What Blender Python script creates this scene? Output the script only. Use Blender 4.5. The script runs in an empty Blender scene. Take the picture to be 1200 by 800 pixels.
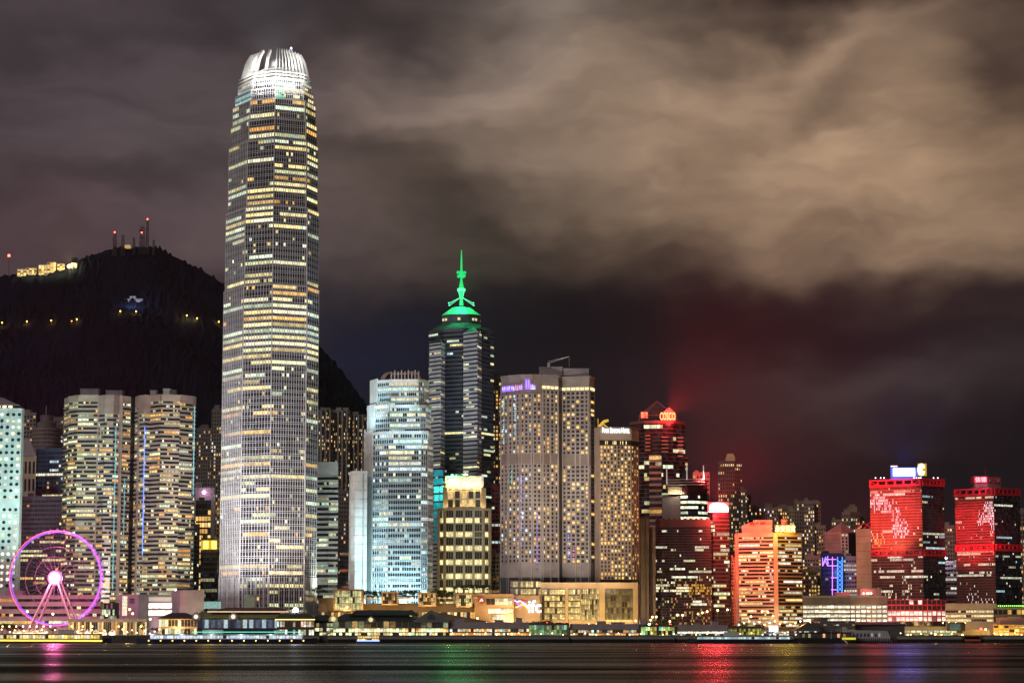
import bpy, math, random
from mathutils import Vector
R = math.radians
sc = bpy.context.scene
COL = sc.collection
rng = random.Random(7)

# ------------------------------------------------------------------ camera, sky, exposure
F = 2720.0                       # focal length in photo pixels (1200 wide)
TH = math.atan(338.0 / F)        # upward tilt
HC = 8.0                         # eye height above the harbour
cam = bpy.data.objects.new('camera', bpy.data.cameras.new('camera'))
COL.objects.link(cam)
cam.location = (0, 0, HC)
cam.rotation_euler = (R(90) + TH, 0, 0)
cam.data.sensor_width = 36.0
cam.data.lens = 36.0 * F / 1200.0
cam.data.clip_start = 1.0
cam.data.clip_end = 30000.0
sc.camera = cam
sc.view_settings.view_transform = 'Standard'
sc.view_settings.look = 'None'
sc.view_settings.exposure = 0.0
sc.view_settings.gamma = 1.0
sc.view_settings.use_curve_mapping = False
sc.render.engine = 'CYCLES'
sc.cycles.max_bounces = 4
sc.cycles.diffuse_bounces = 2
sc.cycles.glossy_bounces = 3
sc.cycles.sample_clamp_indirect = 5.0
sc.cycles.use_denoising = True
sc.cycles.caustics_reflective = False


def ray(u, v):
    dx, dy = (u - 600.0) / F, (400.0 - v) / F
    return dx, math.cos(TH) - dy * math.sin(TH), math.sin(TH) + dy * math.cos(TH)


def P(u, v, Y):
    x, y, z = ray(u, v)
    return Vector((x * Y / y, Y, HC + z * Y / y))


def X(u, v, Y):
    return P(u, v, Y).x


def Z(v, Y):
    return P(600, v, Y).z


# world: night sky with long soft clouds lit from the city below
SUN_EL, SUN_AZ = R(24), R(215)
world = bpy.data.worlds.new('World')
sc.world = world
world.use_nodes = True
wn, wl = world.node_tree.nodes, world.node_tree.links
wn.clear()


def wmath(op, a, b=None, c=None, clamp=False):
    n = wn.new('ShaderNodeMath'); n.operation = op; n.use_clamp = clamp
    for i, s in enumerate((a, b, c)):
        if s is None:
            continue
        if isinstance(s, (int, float)):
            n.inputs[i].default_value = s
        else:
            wl.new(s, n.inputs[i])
    return n.outputs[0]


def wvec(op, a, b=None, scale=None):
    n = wn.new('ShaderNodeVectorMath'); n.operation = op
    for i, s in enumerate((a, b)):
        if s is None:
            continue
        if isinstance(s, (tuple, list)):
            n.inputs[i].default_value = s
        else:
            wl.new(s, n.inputs[i])
    if scale is not None:
        if isinstance(scale, (int, float)):
            n.inputs['Scale'].default_value = scale
        else:
            wl.new(scale, n.inputs['Scale'])
    return n.outputs['Value'] if op in ('DOT_PRODUCT', 'LENGTH') else n.outputs[0]


DEG = 2.1065                     # degrees per 100 photo pixels
tc = wn.new('ShaderNodeTexCoord')
sep = wn.new('ShaderNodeSeparateXYZ'); wl.new(tc.outputs['Generated'], sep.inputs[0])
az = wmath('MULTIPLY', wmath('ARCTAN2', sep.outputs[0], sep.outputs[1]), 180 / math.pi / DEG)
el = wmath('MULTIPLY', wmath('ARCSINE', sep.outputs[2]), 180 / math.pi / DEG)
comb = wn.new('ShaderNodeCombineXYZ'); wl.new(az, comb.inputs[0]); wl.new(el, comb.inputs[1])
base_co = comb.outputs[0]


def wnoise(co, sx, sy, rot, scale, detail, rough=.5, z=0.0):
    mp = wn.new('ShaderNodeMapping')
    mp.inputs['Scale'].default_value = (sx, sy, 1); mp.inputs['Rotation'].default_value = (0, 0, rot)
    mp.inputs['Location'].default_value = (0, 0, z)
    wl.new(co, mp.inputs[0])
    nz = wn.new('ShaderNodeTexNoise')
    nz.inputs['Scale'].default_value = scale; nz.inputs['Detail'].default_value = detail
    nz.inputs['Roughness'].default_value = rough
    wl.new(mp.outputs[0], nz.inputs['Vector'])
    return nz


n1 = wnoise(base_co, .8, 1.3, R(-14), .62, 3.0, .5, 3.1)
n2 = wnoise(base_co, 1.0, 1.5, R(-14), 1.9, 4.0, .55, 8.4)
w1 = wvec('SCALE', wvec('SUBTRACT', n1.outputs['Color'], (.5, .5, .5)), scale=1.9)
w2 = wvec('SCALE', wvec('SUBTRACT', n2.outputs['Color'], (.5, .5, .5)), scale=.35)
co = wvec('ADD', wvec('ADD', base_co, w1), w2)
flat = wvec('MULTIPLY', co, (1, 1, 0))


def skypos(u, v):
    x, y, z = ray(u, v)
    l = math.sqrt(x * x + y * y + z * z)
    return math.degrees(math.atan2(x, y)) / DEG, math.degrees(math.asin(z / l)) / DEG


# (u, v, half width px, half height px, tilt deg, linear colour added)
SKY = [
    (80, 110, 330, 190, 0, (.042, .033, .035)),
    (330, 190, 260, 150, 0, (.034, .026, .027)),
    (20, 285, 220, 60, 0, (.026, .011, .013)),
    (640, 20, 110, 75, -10, (.150, .121, .100)),
    (690, 145, 250, 105, -10, (.136, .094, .061)),
    (930, 180, 230, 112, -5, (.158, .105, .063)),
    (1130, 195, 190, 115, 0, (.160, .105, .062)),
    (1010, 60, 190, 70, -20, (.088, .060, .041)),
    (1120, 285, 160, 40, 4, (.095, .062, .038)),
    (900, 300, 260, 38, 3, (.048, .032, .021)),
    (560, 130, 130, 70, 0, (.045, .034, .029)),
]
# darker gaps between the clouds: (u, v, half width, half height, tilt, how much light they take)
GAPS = [
    (900, 2, 150, 30, -6, .80), (1185, 88, 70, 45, 20, .72), (530, 232, 110, 50, 25, .50), (470, 32, 170, 34, 8, .55),
    (640, 270, 150, 46, 15, .50), (960, 112, 190, 20, -25, .34), (760, 95, 200, 16, -22, .25), (230, 212, 260, 20, -8, .38), (120, 45, 200, 22, -12, .30), (1060, 235, 120, 14, -14, .14),
    (700, 392, 320, 66, 0, .94), (1000, 402, 330, 62, 1, .95), (1150, 398, 200, 54, 0, .85), (620, 470, 240, 60, 0, .8), (440, 390, 160, 60, 0, .5),
]
LOW = [
    (1060, 445, 190, 34, -10, (.024, .018, .016)), (800, 450, 160, 26, 6, (.004, .002, .003)),
    (850, 580, 150, 70, 0, (.020, .001, .003)), (400, 430, 110, 70, 0, (.000, .003, .013)),
]


def blob(u, v, hw, hh, rot):
    cx, cy = skypos(u, v)
    d = wvec('SUBTRACT', flat, (cx, cy, 0))
    rt = wn.new('ShaderNodeVectorRotate'); rt.rotation_type = 'Z_AXIS'; rt.inputs['Angle'].default_value = R(rot)
    wl.new(d, rt.inputs[0])
    d = wvec('MULTIPLY', rt.outputs[0], (100.0 / hw, 100.0 / hh, 0))
    return wmath('EXPONENT', wmath('MULTIPLY', wvec('DOT_PRODUCT', d, d), -.72))


acc = (.002, .0015, .002)
for (u, v, hw, hh, rot, c) in SKY:
    acc = wvec('ADD', wvec('SCALE', c, scale=blob(u, v, hw, hh, rot)), acc)
for (u, v, hw, hh, rot, k) in GAPS:
    acc = wvec('SCALE', acc, scale=wmath('MULTIPLY_ADD', blob(u, v, hw, hh, rot), -k, 1.0))
for (u, v, hw, hh, rot, c) in LOW:
    acc = wvec('ADD', acc, wvec('SCALE', c, scale=blob(u, v, hw, hh, rot)))
acc = wvec('SCALE', acc, scale=wmath('MULTIPLY_ADD', blob(1130, 540, 150, 46, -8), -.6, 1.0))
# soft drifting texture in the cloud, smeared along the wind
n3 = wnoise(co, .42, 1.7, R(-24), 1.3, 3.0, .5, 1.7)
n4 = wnoise(base_co, .35, 2.6, R(-20), 2.2, 2.0, .5, 5.2)
tex = wmath('MULTIPLY_ADD', n3.outputs['Fac'], 1.25, wmath('MULTIPLY_ADD', n4.outputs['Fac'], .22, .44))
acc = wvec('SCALE', acc, scale=tex)
# dull glow of the overcast sky everywhere else (behind the camera, overhead)
back = wmath('MULTIPLY', wmath('SUBTRACT', 1.0, wmath('MULTIPLY_ADD', sep.outputs[1], .5, .5)), .055)
acc = wvec('ADD', acc, wvec('SCALE', (1.0, .82, .68), scale=back))
acc = wvec('ADD', acc, (.0066, .0040, .0058))
bg = wn.new('ShaderNodeBackground'); wl.new(acc, bg.inputs[0]); bg.inputs[1].default_value = 1.0
sky = wn.new('ShaderNodeTexSky'); sky.sky_type = 'NISHITA'; sky.sun_disc = False
sky.sun_elevation = SUN_EL; sky.sun_rotation = SUN_AZ
bg2 = wn.new('ShaderNodeBackground'); wl.new(sky.outputs[0], bg2.inputs[0]); bg2.inputs[1].default_value = .00035
addsh = wn.new('ShaderNodeAddShader'); wl.new(bg.outputs[0], addsh.inputs[0]); wl.new(bg2.outputs[0], addsh.inputs[1])
wo = wn.new('ShaderNodeOutputWorld'); wl.new(addsh.outputs[0], wo.inputs[0])

# the broad glow of the opposite shore / moon behind cloud: one very soft, weak sun from behind left
sun = bpy.data.objects.new('sun', bpy.data.lights.new('sun', 'SUN'))
COL.objects.link(sun)
sun.data.energy = .62
sun.data.angle = R(16)
sun.data.color = (1.0, .90, .82)
sdir = Vector((math.sin(SUN_AZ) * math.cos(SUN_EL), math.cos(SUN_AZ) * math.cos(SUN_EL), math.sin(SUN_EL)))
sun.rotation_euler = sdir.to_track_quat('Z', 'Y').to_euler()


# ------------------------------------------------------------------ materials
MATS = {}


def mat(name, col, rough=.7, metal=0.0, var=.18, scale=.12, bump=0.0, spec=.4):
    if name in MATS:
        return MATS[name]
    m = bpy.data.materials.new(name); m.use_nodes = True
    nt = m.node_tree; b = nt.nodes['Principled BSDF']
    b.inputs['Roughness'].default_value = rough; b.inputs['Metallic'].default_value = metal
    b.inputs['Specular IOR Level'].default_value = spec
    t = nt.nodes.new('ShaderNodeTexCoord'); n = nt.nodes.new('ShaderNodeTexNoise')
    n.inputs['Scale'].default_value = scale; n.inputs['Detail'].default_value = 6
    nt.links.new(t.outputs['Object'], n.inputs['Vector'])
    r = nt.nodes.new('ShaderNodeValToRGB')
    r.color_ramp.elements[0].position = .3; r.color_ramp.elements[1].position = .7
    r.color_ramp.elements[0].color = tuple(c * (1 - var) for c in col) + (1,)
    r.color_ramp.elements[1].color = tuple(min(1, c * (1 + var)) for c in col) + (1,)
    nt.links.new(n.outputs['Fac'], r.inputs[0]); nt.links.new(r.outputs[0], b.inputs['Base Color'])
    if bump:
        bp = nt.nodes.new('ShaderNodeBump'); bp.inputs['Strength'].default_value = bump
        nt.links.new(n.outputs['Fac'], bp.inputs['Height']); nt.links.new(bp.outputs[0], b.inputs['Normal'])
    MATS[name] = m
    return m


def emit(name, col, strength, sample=True, base=(.05, .05, .05)):
    if name in MATS:
        return MATS[name]
    m = bpy.data.materials.new(name); m.use_nodes = True
    nt = m.node_tree; b = nt.nodes['Principled BSDF']
    b.inputs['Base Color'].default_value = base + (1,)
    b.inputs['Emission Color'].default_value = tuple(col) + (1,)
    t = nt.nodes.new('ShaderNodeTexCoord'); n = nt.nodes.new('ShaderNodeTexNoise'); n.inputs['Scale'].default_value = .8
    nt.links.new(t.outputs['Object'], n.inputs['Vector'])
    mm = nt.nodes.new('ShaderNodeMath'); mm.operation = 'MULTIPLY_ADD'
    nt.links.new(n.outputs['Fac'], mm.inputs[0]); mm.inputs[1].default_value = strength * .5; mm.inputs[2].default_value = strength * .75
    nt.links.new(mm.outputs[0], b.inputs['Emission Strength'])
    if not sample:
        m.cycles.emission_sampling = 'NONE'
    MATS[name] = m
    return m


def winmat(name, base=(.014, .018, .022), rough=.28, scale=.9):
    """glass whose faces carry their own room light in the attribute 'glow'"""
    if name in MATS:
        return MATS[name]
    m = bpy.data.materials.new(name); m.use_nodes = True
    nt = m.node_tree; b = nt.nodes['Principled BSDF']
    b.inputs['Base Color'].default_value = base + (1,); b.inputs['Roughness'].default_value = max(.26, rough); b.inputs['Specular IOR Level'].default_value = .3
    a = nt.nodes.new('ShaderNodeAttribute'); a.attribute_name = 'glow'
    t = nt.nodes.new('ShaderNodeTexCoord'); n = nt.nodes.new('ShaderNodeTexNoise')
    n.inputs['Scale'].default_value = scale; n.inputs['Detail'].default_value = 3
    nt.links.new(t.outputs['Object'], n.inputs['Vector'])
    mm = nt.nodes.new('ShaderNodeMath'); mm.operation = 'MULTIPLY_ADD'
    nt.links.new(n.outputs['Fac'], mm.inputs[0]); mm.inputs[1].default_value = 2.2; mm.inputs[2].default_value = -.1
    nt.links.new(a.outputs['Color'], b.inputs['Emission Color']); nt.links.new(mm.outputs[0], b.inputs['Emission Strength'])
    m.cycles.emission_sampling = 'NONE'
    MATS[name] = m
    return m


WIN = winmat('window_glass')
WIN_RED = winmat('window_glass_bronze', (.03, .012, .012), .2)
beige = mat('beige_stone', (.43, .36, .29)); pink = mat('pink_granite', (.42, .32, .28)); cream = mat('cream_stone', (.50, .43, .31))
white = mat('white_panel', (.72, .72, .70), .5); grey = mat('grey_concrete', (.28, .27, .27)); dgrey = mat('dark_grey', (.09, .09, .095))
steel = mat('pale_steel', (.55, .55, .56), .35, .4); black = mat('black_metal', (.02, .02, .022), .5); slate = mat('slate_roof', (.05, .065, .07), .6)
redp = mat('red_paint', (.62, .035, .06), .5); dglass = mat('dark_glass', (.018, .022, .028), .16); brown = mat('brown_stone', (.22, .16, .12))
lilac = mat('pale_lilac_render', (.36, .32, .35)); bluegrey = mat('blue_grey_paint', (.10, .11, .17)); yellowp = mat('ochre_paint', (.45, .30, .08))
cyanp = mat('pale_aluminium_panel', (.60, .68, .66), .45); tealglass = mat('teal_glass', (.06, .16, .16), .2); wood = mat('brown_bark', (.07, .05, .035), .9)
leafm = mat('tree_leaf', (.05, .085, .025), .8, 0, .5, .6); pinkp = mat('salmon_render', (.48, .27, .25)); asphalt = mat('asphalt_ground', (.06, .06, .06), .9, 0, .3, .05)

PALE = [(1, .86, .40), (1, .78, .30), (.92, .95, .50), (1, .92, .58), (.80, .95, .66)]
WARM = [(1, .56, .15), (1, .47, .11), (1, .66, .24), (1, .80, .42)]
HOME = [(1, .58, .20), (1, .66, .27), (1, .78, .42), (1, .50, .16), (1, .62, .24), (.95, .95, .9)]
COOL = [(.75, .95, 1), (.9, 1, .95), (1, .97, .8), (1, .9, .6)]
GREENISH = [(.85, 1, .65), (1, 1, .7), (.7, 1, .8), (1, .9, .5)]


def dim(c, lo, hi):
    q = rng.uniform(lo, hi)
    return tuple(x * q for x in c)


def office(pf=.6, pc=.7, pal=PALE, s=(.5, 1.5), stray=.06, turn=.22):
    def f(k, nb):
        out, on = [], rng.random() < pc
        lit, c, st = rng.random() < pf, rng.choice(pal), rng.uniform(*s)
        for b in range(nb):
            if rng.random() < turn:
                on = rng.random() < pc
                if rng.random() < .3:
                    c = rng.choice(pal)
            if (lit and on) or rng.random() < stray:
                q = st * rng.uniform(.65, 1.2)
                out.append((c[0] * q, c[1] * q, c[2] * q))
            else:
                d = rng.choice((0, 0, .006, .012))
                out.append((d, d, d * 1.3))
        return out
    return f


def home(p=.25, pal=HOME, s=(.25, 1.1)):
    def f(k, nb):
        out = []
        for b in range(nb):
            if rng.random() < p:
                c, q = rng.choice(pal), rng.uniform(*s)
                out.append((c[0] * q, c[1] * q, c[2] * q))
            else:
                d = rng.choice((0, 0, 0, .008))
                out.append((d, d, d))
        return out
    return f


# ------------------------------------------------------------------ geometry helpers
class MB:
    def __init__(s):
        s.v, s.f, s.m, s.g = [], [], [], []

    def face(s, pts, mi=0, glow=(0, 0, 0)):
        i = len(s.v); s.v.extend(tuple(p) for p in pts)
        s.f.append(tuple(range(i, i + len(pts)))); s.m.append(mi); s.g.append(glow)

    def box(s, a, b, mi=0):
        x0, y0, z0 = a; x1, y1, z1 = b
        for q in (((x0, y0, z0), (x1, y0, z0), (x1, y0, z1), (x0, y0, z1)), ((x1, y1, z0), (x0, y1, z0), (x0, y1, z1), (x1, y1, z1)),
                  ((x0, y1, z0), (x0, y0, z0), (x0, y0, z1), (x0, y1, z1)), ((x1, y0, z0), (x1, y1, z0), (x1, y1, z1), (x1, y0, z1)),
                  ((x0, y0, z1), (x1, y0, z1), (x1, y1, z1), (x0, y1, z1)), ((x0, y1, z0), (x1, y1, z0), (x1, y0, z0), (x0, y0, z0))):
            s.face(q, mi)

    def ebox(s, A, B, o0, o1, z0, z1, mi=0, back=False):
        """box standing along the plan segment A-B, from o0 to o1 metres out of it"""
        d = (B - A).normalized(); n = Vector((d.y, -d.x))
        a0, b0, a1, b1 = A + n * o0, B + n * o0, A + n * o1, B + n * o1
        V = lambda p, z: (p.x, p.y, z)
        s.face((V(a1, z0), V(b1, z0), V(b1, z1), V(a1, z1)), mi)
        s.face((V(a1, z1), V(b1, z1), V(b0, z1), V(a0, z1)), mi)
        s.face((V(a0, z0), V(b0, z0), V(b1, z0), V(a1, z0)), mi)
        s.face((V(a0, z0), V(a1, z0), V(a1, z1), V(a0, z1)), mi)
        s.face((V(b1, z0), V(b0, z0), V(b0, z1), V(b1, z1)), mi)
        if back:
            s.face((V(b0, z0), V(a0, z0), V(a0, z1), V(b0, z1)), mi)

    def prism(s, poly, z0, z1, mi=0, top=None, tpoly=None):
        n = len(poly); tp = tpoly or poly
        for i in range(n):
            a, b, c, d = poly[i], poly[(i + 1) % n], tp[(i + 1) % n], tp[i]
            s.face(((a.x, a.y, z0), (b.x, b.y, z0), (c.x, c.y, z1), (d.x, d.y, z1)), mi)
        s.face([(p.x, p.y, z1) for p in tp], mi if top is None else top)
        s.face([(p.x, p.y, z0) for p in reversed(poly)], mi)

    def tube(s, a, b, r0, r1=None, n=6, mi=0):
        a, b = Vector(a), Vector(b); r1 = r0 if r1 is None else r1
        d = (b - a).normalized(); q = d.to_track_quat('Z', 'Y')
        ring = [(math.cos(2 * math.pi * k / n), math.sin(2 * math.pi * k / n)) for k in range(n)]
        A = [a + q @ Vector((c * r0, t * r0, 0)) for c, t in ring]; B = [b + q @ Vector((c * r1, t * r1, 0)) for c, t in ring]
        for k in range(n):
            j = (k + 1) % n
            s.face((A[k], A[j], B[j], B[k]), mi)
        s.face(list(reversed(A)), mi); s.face(B, mi)

    def path(s, pts, r, n=5, mi=0, closed=False):
        m = len(pts)
        for i in range(m if closed else m - 1):
            s.tube(pts[i], pts[(i + 1) % m], r, r, n, mi)

    def ball(s, c, r, n=8, mi=0, sz=1.0):
        c = Vector(c); k = n // 2
        pt = lambda i, j: c + Vector((r * math.sin(math.pi * i / k) * math.cos(2 * math.pi * j / n), r * math.sin(math.pi * i / k) * math.sin(2 * math.pi * j / n), -r * sz * math.cos(math.pi * i / k)))
        for i in range(k):
            for j in range(n):
                if i == 0: s.face((pt(0, 0), pt(1, j + 1), pt(1, j)), mi)
                elif i == k - 1: s.face((pt(i, j), pt(i, j + 1), pt(k, 0)), mi)
                else: s.face((pt(i, j), pt(i, j + 1), pt(i + 1, j + 1), pt(i + 1, j)), mi)

    def lathe(s, c, prof, n=16, mi=0):
        cx, cy = c
        for (r0, z0), (r1, z1) in zip(prof, prof[1:]):
            for k in range(n):
                a, b = 2 * math.pi * k / n, 2 * math.pi * (k + 1) / n
                s.face(((cx + r0 * math.cos(a), cy + r0 * math.sin(a), z0), (cx + r0 * math.cos(b), cy + r0 * math.sin(b), z0),
                        (cx + r1 * math.cos(b), cy + r1 * math.sin(b), z1), (cx + r1 * math.cos(a), cy + r1 * math.sin(a), z1)), mi)

    def mesh(s, name, mats, org):
        me = bpy.data.meshes.new(name)
        ox, oy, oz = org
        me.from_pydata([(x - ox, y - oy, z - oz) for x, y, z in s.v], [], s.f)
        for m in mats:
            me.materials.append(m)
        me.polygons.foreach_set('material_index', s.m)
        if any(g[0] or g[1] or g[2] for g in s.g):
            at = me.attributes.new('glow', 'FLOAT_COLOR', 'FACE')
            at.data.foreach_set('color', [c for g in s.g for c in (g[0], g[1], g[2], 1.0)])
        me.update()
        return me


def tag(o, label=None, cat=None, group=None, kind=None):
    for k, v in (('label', label), ('category', cat), ('group', group), ('kind', kind)):
        if v:
            o[k] = v


class Thing:
    def __init__(s, name, label, cat, loc, group=None):
        s.root = bpy.data.objects.new(name, None); COL.objects.link(s.root)
        s.root.empty_display_size = 1
        s.root.location = loc; s.org = tuple(loc)
        tag(s.root, label, cat, group)
        s.wall, s.mats, s.rows, s.cells, s.win = MB(), [], {}, [], WIN

    def mi(s, m):
        if m not in s.mats:
            s.mats.append(m)
        return s.mats.index(m)

    def part(s, name, mb, mats, parent=None, label=None, kind=None):
        o = bpy.data.objects.new(name, mb.mesh(name, mats if isinstance(mats, (list, tuple)) else [mats], s.org))
        COL.objects.link(o); o.parent = parent or s.root
        tag(o, label, kind=kind)
        return o

    # one face of a building: floors x bays of glass set back behind spandrels and piers
    def grid(s, A, B, z0, z1, nf, nb, sp=.4, pier=0.0, dep=.45, wm=None, pm=None, lit=None, mode='band', tier=0, off=0.0, split=False, sill=.5, pdep=None, wname=None):
        d = (B - A); L = d.length; d = d / L; n = Vector((d.y, -d.x))
        A, B = A + n * off, B + n * off
        fh = (z1 - z0) / nf; bw = L / nb
        si = s.mi(wm) if wm else None
        pi_ = s.mi(pm or wm) if (pm or wm) else None
        if sp and si is not None:
            for k in range(nf + 1):
                lo = z0 + k * fh - (0 if k == 0 else sp * fh * (1 - sill)); hi = z0 + k * fh + (0 if k == nf else sp * fh * sill)
                s.wall.ebox(A, B, 0, dep, lo, hi, si)
        if pier and pi_ is not None:
            pd = pdep or dep + .06
            for b in range(nb + 1):
                w = pier * bw * (.5 if b in (0, nb) else 1)
                c = A + d * (b * bw) if 0 < b < nb else (A + d * w / 2 if b == 0 else B - d * w / 2)
                s.wall.ebox(c - d * w / 2, c + d * w / 2, 0, pd, z0, z1 - .02, pi_)
        p0 = lambda t, z: ((A + d * t + n * .08).x, (A + d * t + n * .08).y, z)
        for k in range(nf):
            cols = lit(k, nb) if lit else [(0, 0, 0)] * nb
            lo, hi = z0 + k * fh + sp * fh * sill, z0 + (k + 1) * fh - sp * fh * (1 - sill)
            for b in range(nb):
                t0, t1 = b * bw + pier * bw / 2, (b + 1) * bw - pier * bw / 2
                g = cols[b]
                qs = []
                if split and max(g) > .1:
                    zm = lo + (hi - lo) * rng.choice((.35, .5, .65)); q = rng.choice((.45, .6, .8, 1.1))
                    qs.append(((p0(t0, lo), p0(t1, lo), p0(t1, zm), p0(t0, zm)), g))
                    qs.append(((p0(t0, zm), p0(t1, zm), p0(t1, hi), p0(t0, hi)), tuple(c * q for c in g)))
                else:
                    qs.append(((p0(t0, lo), p0(t1, lo), p0(t1, hi), p0(t0, hi)), g))
                if mode == 'cell':
                    s.cells.append((max(g), qs))
                else:
                    mb = s.rows.setdefault((tier, k), MB())
                    for q, gg in qs:
                        mb.face(q, 0, gg)

    def finish(s, wname='window_band'):
        w = s.part('wall', s.wall, s.mats) if s.wall.f else None
        for key in sorted(s.rows):
            mb = s.rows[key]
            if len(mb.f) > 4:
                s.part(wname, mb, s.win)
            else:
                for i, f in enumerate(mb.f):
                    one = MB(); one.face([mb.v[q] for q in f], 0, mb.g[i]); s.part('window', one, s.win)
        if s.cells:
            s.cells.sort(key=lambda c: -c[0])
            for _, qs in s.cells[:100]:
                mb = MB()
                for q, g in qs: mb.face(q, 0, g)
                s.part('window', mb, s.win)
            if len(s.cells) > 100:
                mb = MB()
                for _, qs in s.cells[100:]:
                    for q, g in qs: mb.face(q, 0, g)
                s.part('window', mb, s.win, kind='stuff')
        return w


def plan(pts, v):
    return [Vector((X(u, v, Y), Y)) for u, Y in pts]


def closed(front, depth, v, pts, inset=3):
    (u0, Y0), (u1, Y1) = pts[0], pts[-1]
    Yb = max(Y0, Y1) + depth
    return front + plan([(u1 - inset, Yb), (u0 + inset, Yb)], v)


GZ = 4.0


def tower(name, label, cat, pts, v, vt, wall, depth=30, group=None, z0=GZ, win=None):
    """a Thing with its solid core; pts = plan corners seen from the harbour, left to right, as (pixel u, distance)"""
    fr = plan(pts, v); Ym = min(p.y for p in fr)
    T = Thing(name, label, cat, (sum(p.x for p in fr) / len(fr), Ym, z0), group)
    if win: T.win = win
    T.fr, T.z0, T.Y, T.v = fr, z0, Ym, v
    T.z1 = Z(vt, Ym)
    T.wall.prism(closed(fr, depth, v, pts), z0, T.z1, T.mi(wall))
    return T


def faces(T, nf, nbs, z0=None, z1=None, **kw):
    for i, nb in enumerate(nbs):
        if nb:
            T.grid(T.fr[i], T.fr[i + 1], T.z0 if z0 is None else z0, T.z1 if z1 is None else z1, nf, nb, **kw)


def roofbox(T, u0, u1, vt, vb, Y, depth, m, name='roof_box', label=None):
    a, b = X(u0, vb, Y), X(u1, vb, Y)
    mb = MB(); mb.box((a, Y, Z(vb, Y)), (b, Y + depth, Z(vt, Y)))
    mb.box((a - .3, Y - .3, Z(vt, Y) + .01), (b + .3, Y + depth + .3, Z(vt, Y) + .6))
    return T.part(name, mb, m, label=label)


def parapet(T, h=1.6, out=.35, m=None, z=None):
    z = T.z1 if z is None else z
    mb = MB()
    for i in range(len(T.fr) - 1):
        mb.ebox(T.fr[i], T.fr[i + 1], -.5, out + .12 * i * .1, z + .02, z + h, 0, True)
    T.part('parapet', mb, m or grey)


def spot(loc, tgt, power, col, ang=60, blend=.8, r=1.0):  # serves real floodlights and added lamps alike
    l = bpy.data.lights.new('spot_lamp', 'SPOT'); l.energy = power; l.color = col
    l.spot_size = R(ang); l.spot_blend = blend; l.shadow_soft_size = r
    o = bpy.data.objects.new('spot_lamp', l); COL.objects.link(o)
    o.location = loc
    o.rotation_euler = (Vector(tgt) - Vector(loc)).to_track_quat('-Z', 'Y').to_euler()
    return o


def point(loc, power, col, r=.5):  # serves real lamps and added bare lights alike
    l = bpy.data.lights.new('point_lamp', 'POINT'); l.energy = power; l.color = col; l.shadow_soft_size = r
    o = bpy.data.objects.new('point_lamp', l); COL.objects.link(o); o.location = loc
    return o


def lettering(T, text, A, B, zb, zt, m, parent=None, out=.5, name='lettering', caps=False, thick=.4, label=None):
    """raised letters filling the box from plan point A to B, zb to zt"""
    c = bpy.data.curves.new('letters', 'FONT'); c.body = text; c.size = 1; c.extrude = .02; c.offset = .012
    c.resolution_u = 3
    if caps:
        c.small_caps_scale = .78
        for i, ch in enumerate(text):
            if ch.islower(): c.body_format[i].use_small_caps = True
    o = bpy.data.objects.new('letters', c); COL.objects.link(o)
    dg = bpy.context.evaluated_depsgraph_get()
    me = bpy.data.meshes.new_from_object(o.evaluated_get(dg))
    bpy.data.objects.remove(o); bpy.data.curves.remove(c)
    xs = [v.co.x for v in me.vertices]; ys = [v.co.y for v in me.vertices]
    x0, x1, y0, y1 = min(xs), max(xs), min(ys), max(ys)
    d = B - A; L = d.length; d = d / L; n = Vector((d.y, -d.x))
    ox, oy, oz = T.org
    for v in me.vertices:
        q = A + d * ((v.co.x - x0) / (x1 - x0) * L) + n * (out + (thick if v.co.z > 0 else 0))
        v.co = (q.x - ox, q.y - oy, zb + (v.co.y - y0) / (y1 - y0) * (zt - zb) - oz)
    me.materials.clear(); me.materials.append(m); me.name = name
    o = bpy.data.objects.new(name, me); COL.objects.link(o); o.parent = parent or T.root
    tag(o, label)
    return o

# ================================================================== the setting
def plain(name, mb, m, kind='structure', label=None, cat=None, group=None):
    o = bpy.data.objects.new(name, mb.mesh(name, [m] if not isinstance(m, list) else m, (0, 0, 0)))
    COL.objects.link(o); tag(o, label, cat, group, kind)
    return o


SHORE = 1480.0
wm_ = bpy.data.materials.new('harbour_water'); wm_.use_nodes = True
nt = wm_.node_tree; b = nt.nodes['Principled BSDF']
b.inputs['Base Color'].default_value = (.012, .011, .012, 1); b.inputs['Roughness'].default_value = .9; b.inputs['Specular IOR Level'].default_value = 0.0
t = nt.nodes.new('ShaderNodeTexCoord')
hts = []
for sc_, sx, sy, amp in ((.05, .22, 1.0, 3.2), (.4, .5, 1.0, .16), (.012, .25, 1.0, 5.0)):
    mp = nt.nodes.new('ShaderNodeMapping'); mp.inputs['Scale'].default_value = (sx, sy, 1)
    nt.links.new(t.outputs['Object'], mp.inputs[0])
    n = nt.nodes.new('ShaderNodeTexNoise'); n.inputs['Scale'].default_value = sc_; n.inputs['Detail'].default_value = 3
    nt.links.new(mp.outputs[0], n.inputs['Vector'])
    k = nt.nodes.new('ShaderNodeMath'); k.operation = 'MULTIPLY'; k.inputs[1].default_value = amp
    nt.links.new(n.outputs['Fac'], k.inputs[0]); hts.append(k.outputs[0])
s_ = hts[0]
for h in hts[1:]:
    k = nt.nodes.new('ShaderNodeMath'); k.operation = 'ADD'; nt.links.new(s_, k.inputs[0]); nt.links.new(h, k.inputs[1]); s_ = k.outputs[0]
bp = nt.nodes.new('ShaderNodeBump'); bp.inputs['Strength'].default_value = 1.0; bp.inputs['Distance'].default_value = 1.0
nt.links.new(s_, bp.inputs['Height']); nt.links.new(bp.outputs[0], b.inputs['Normal'])
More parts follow.
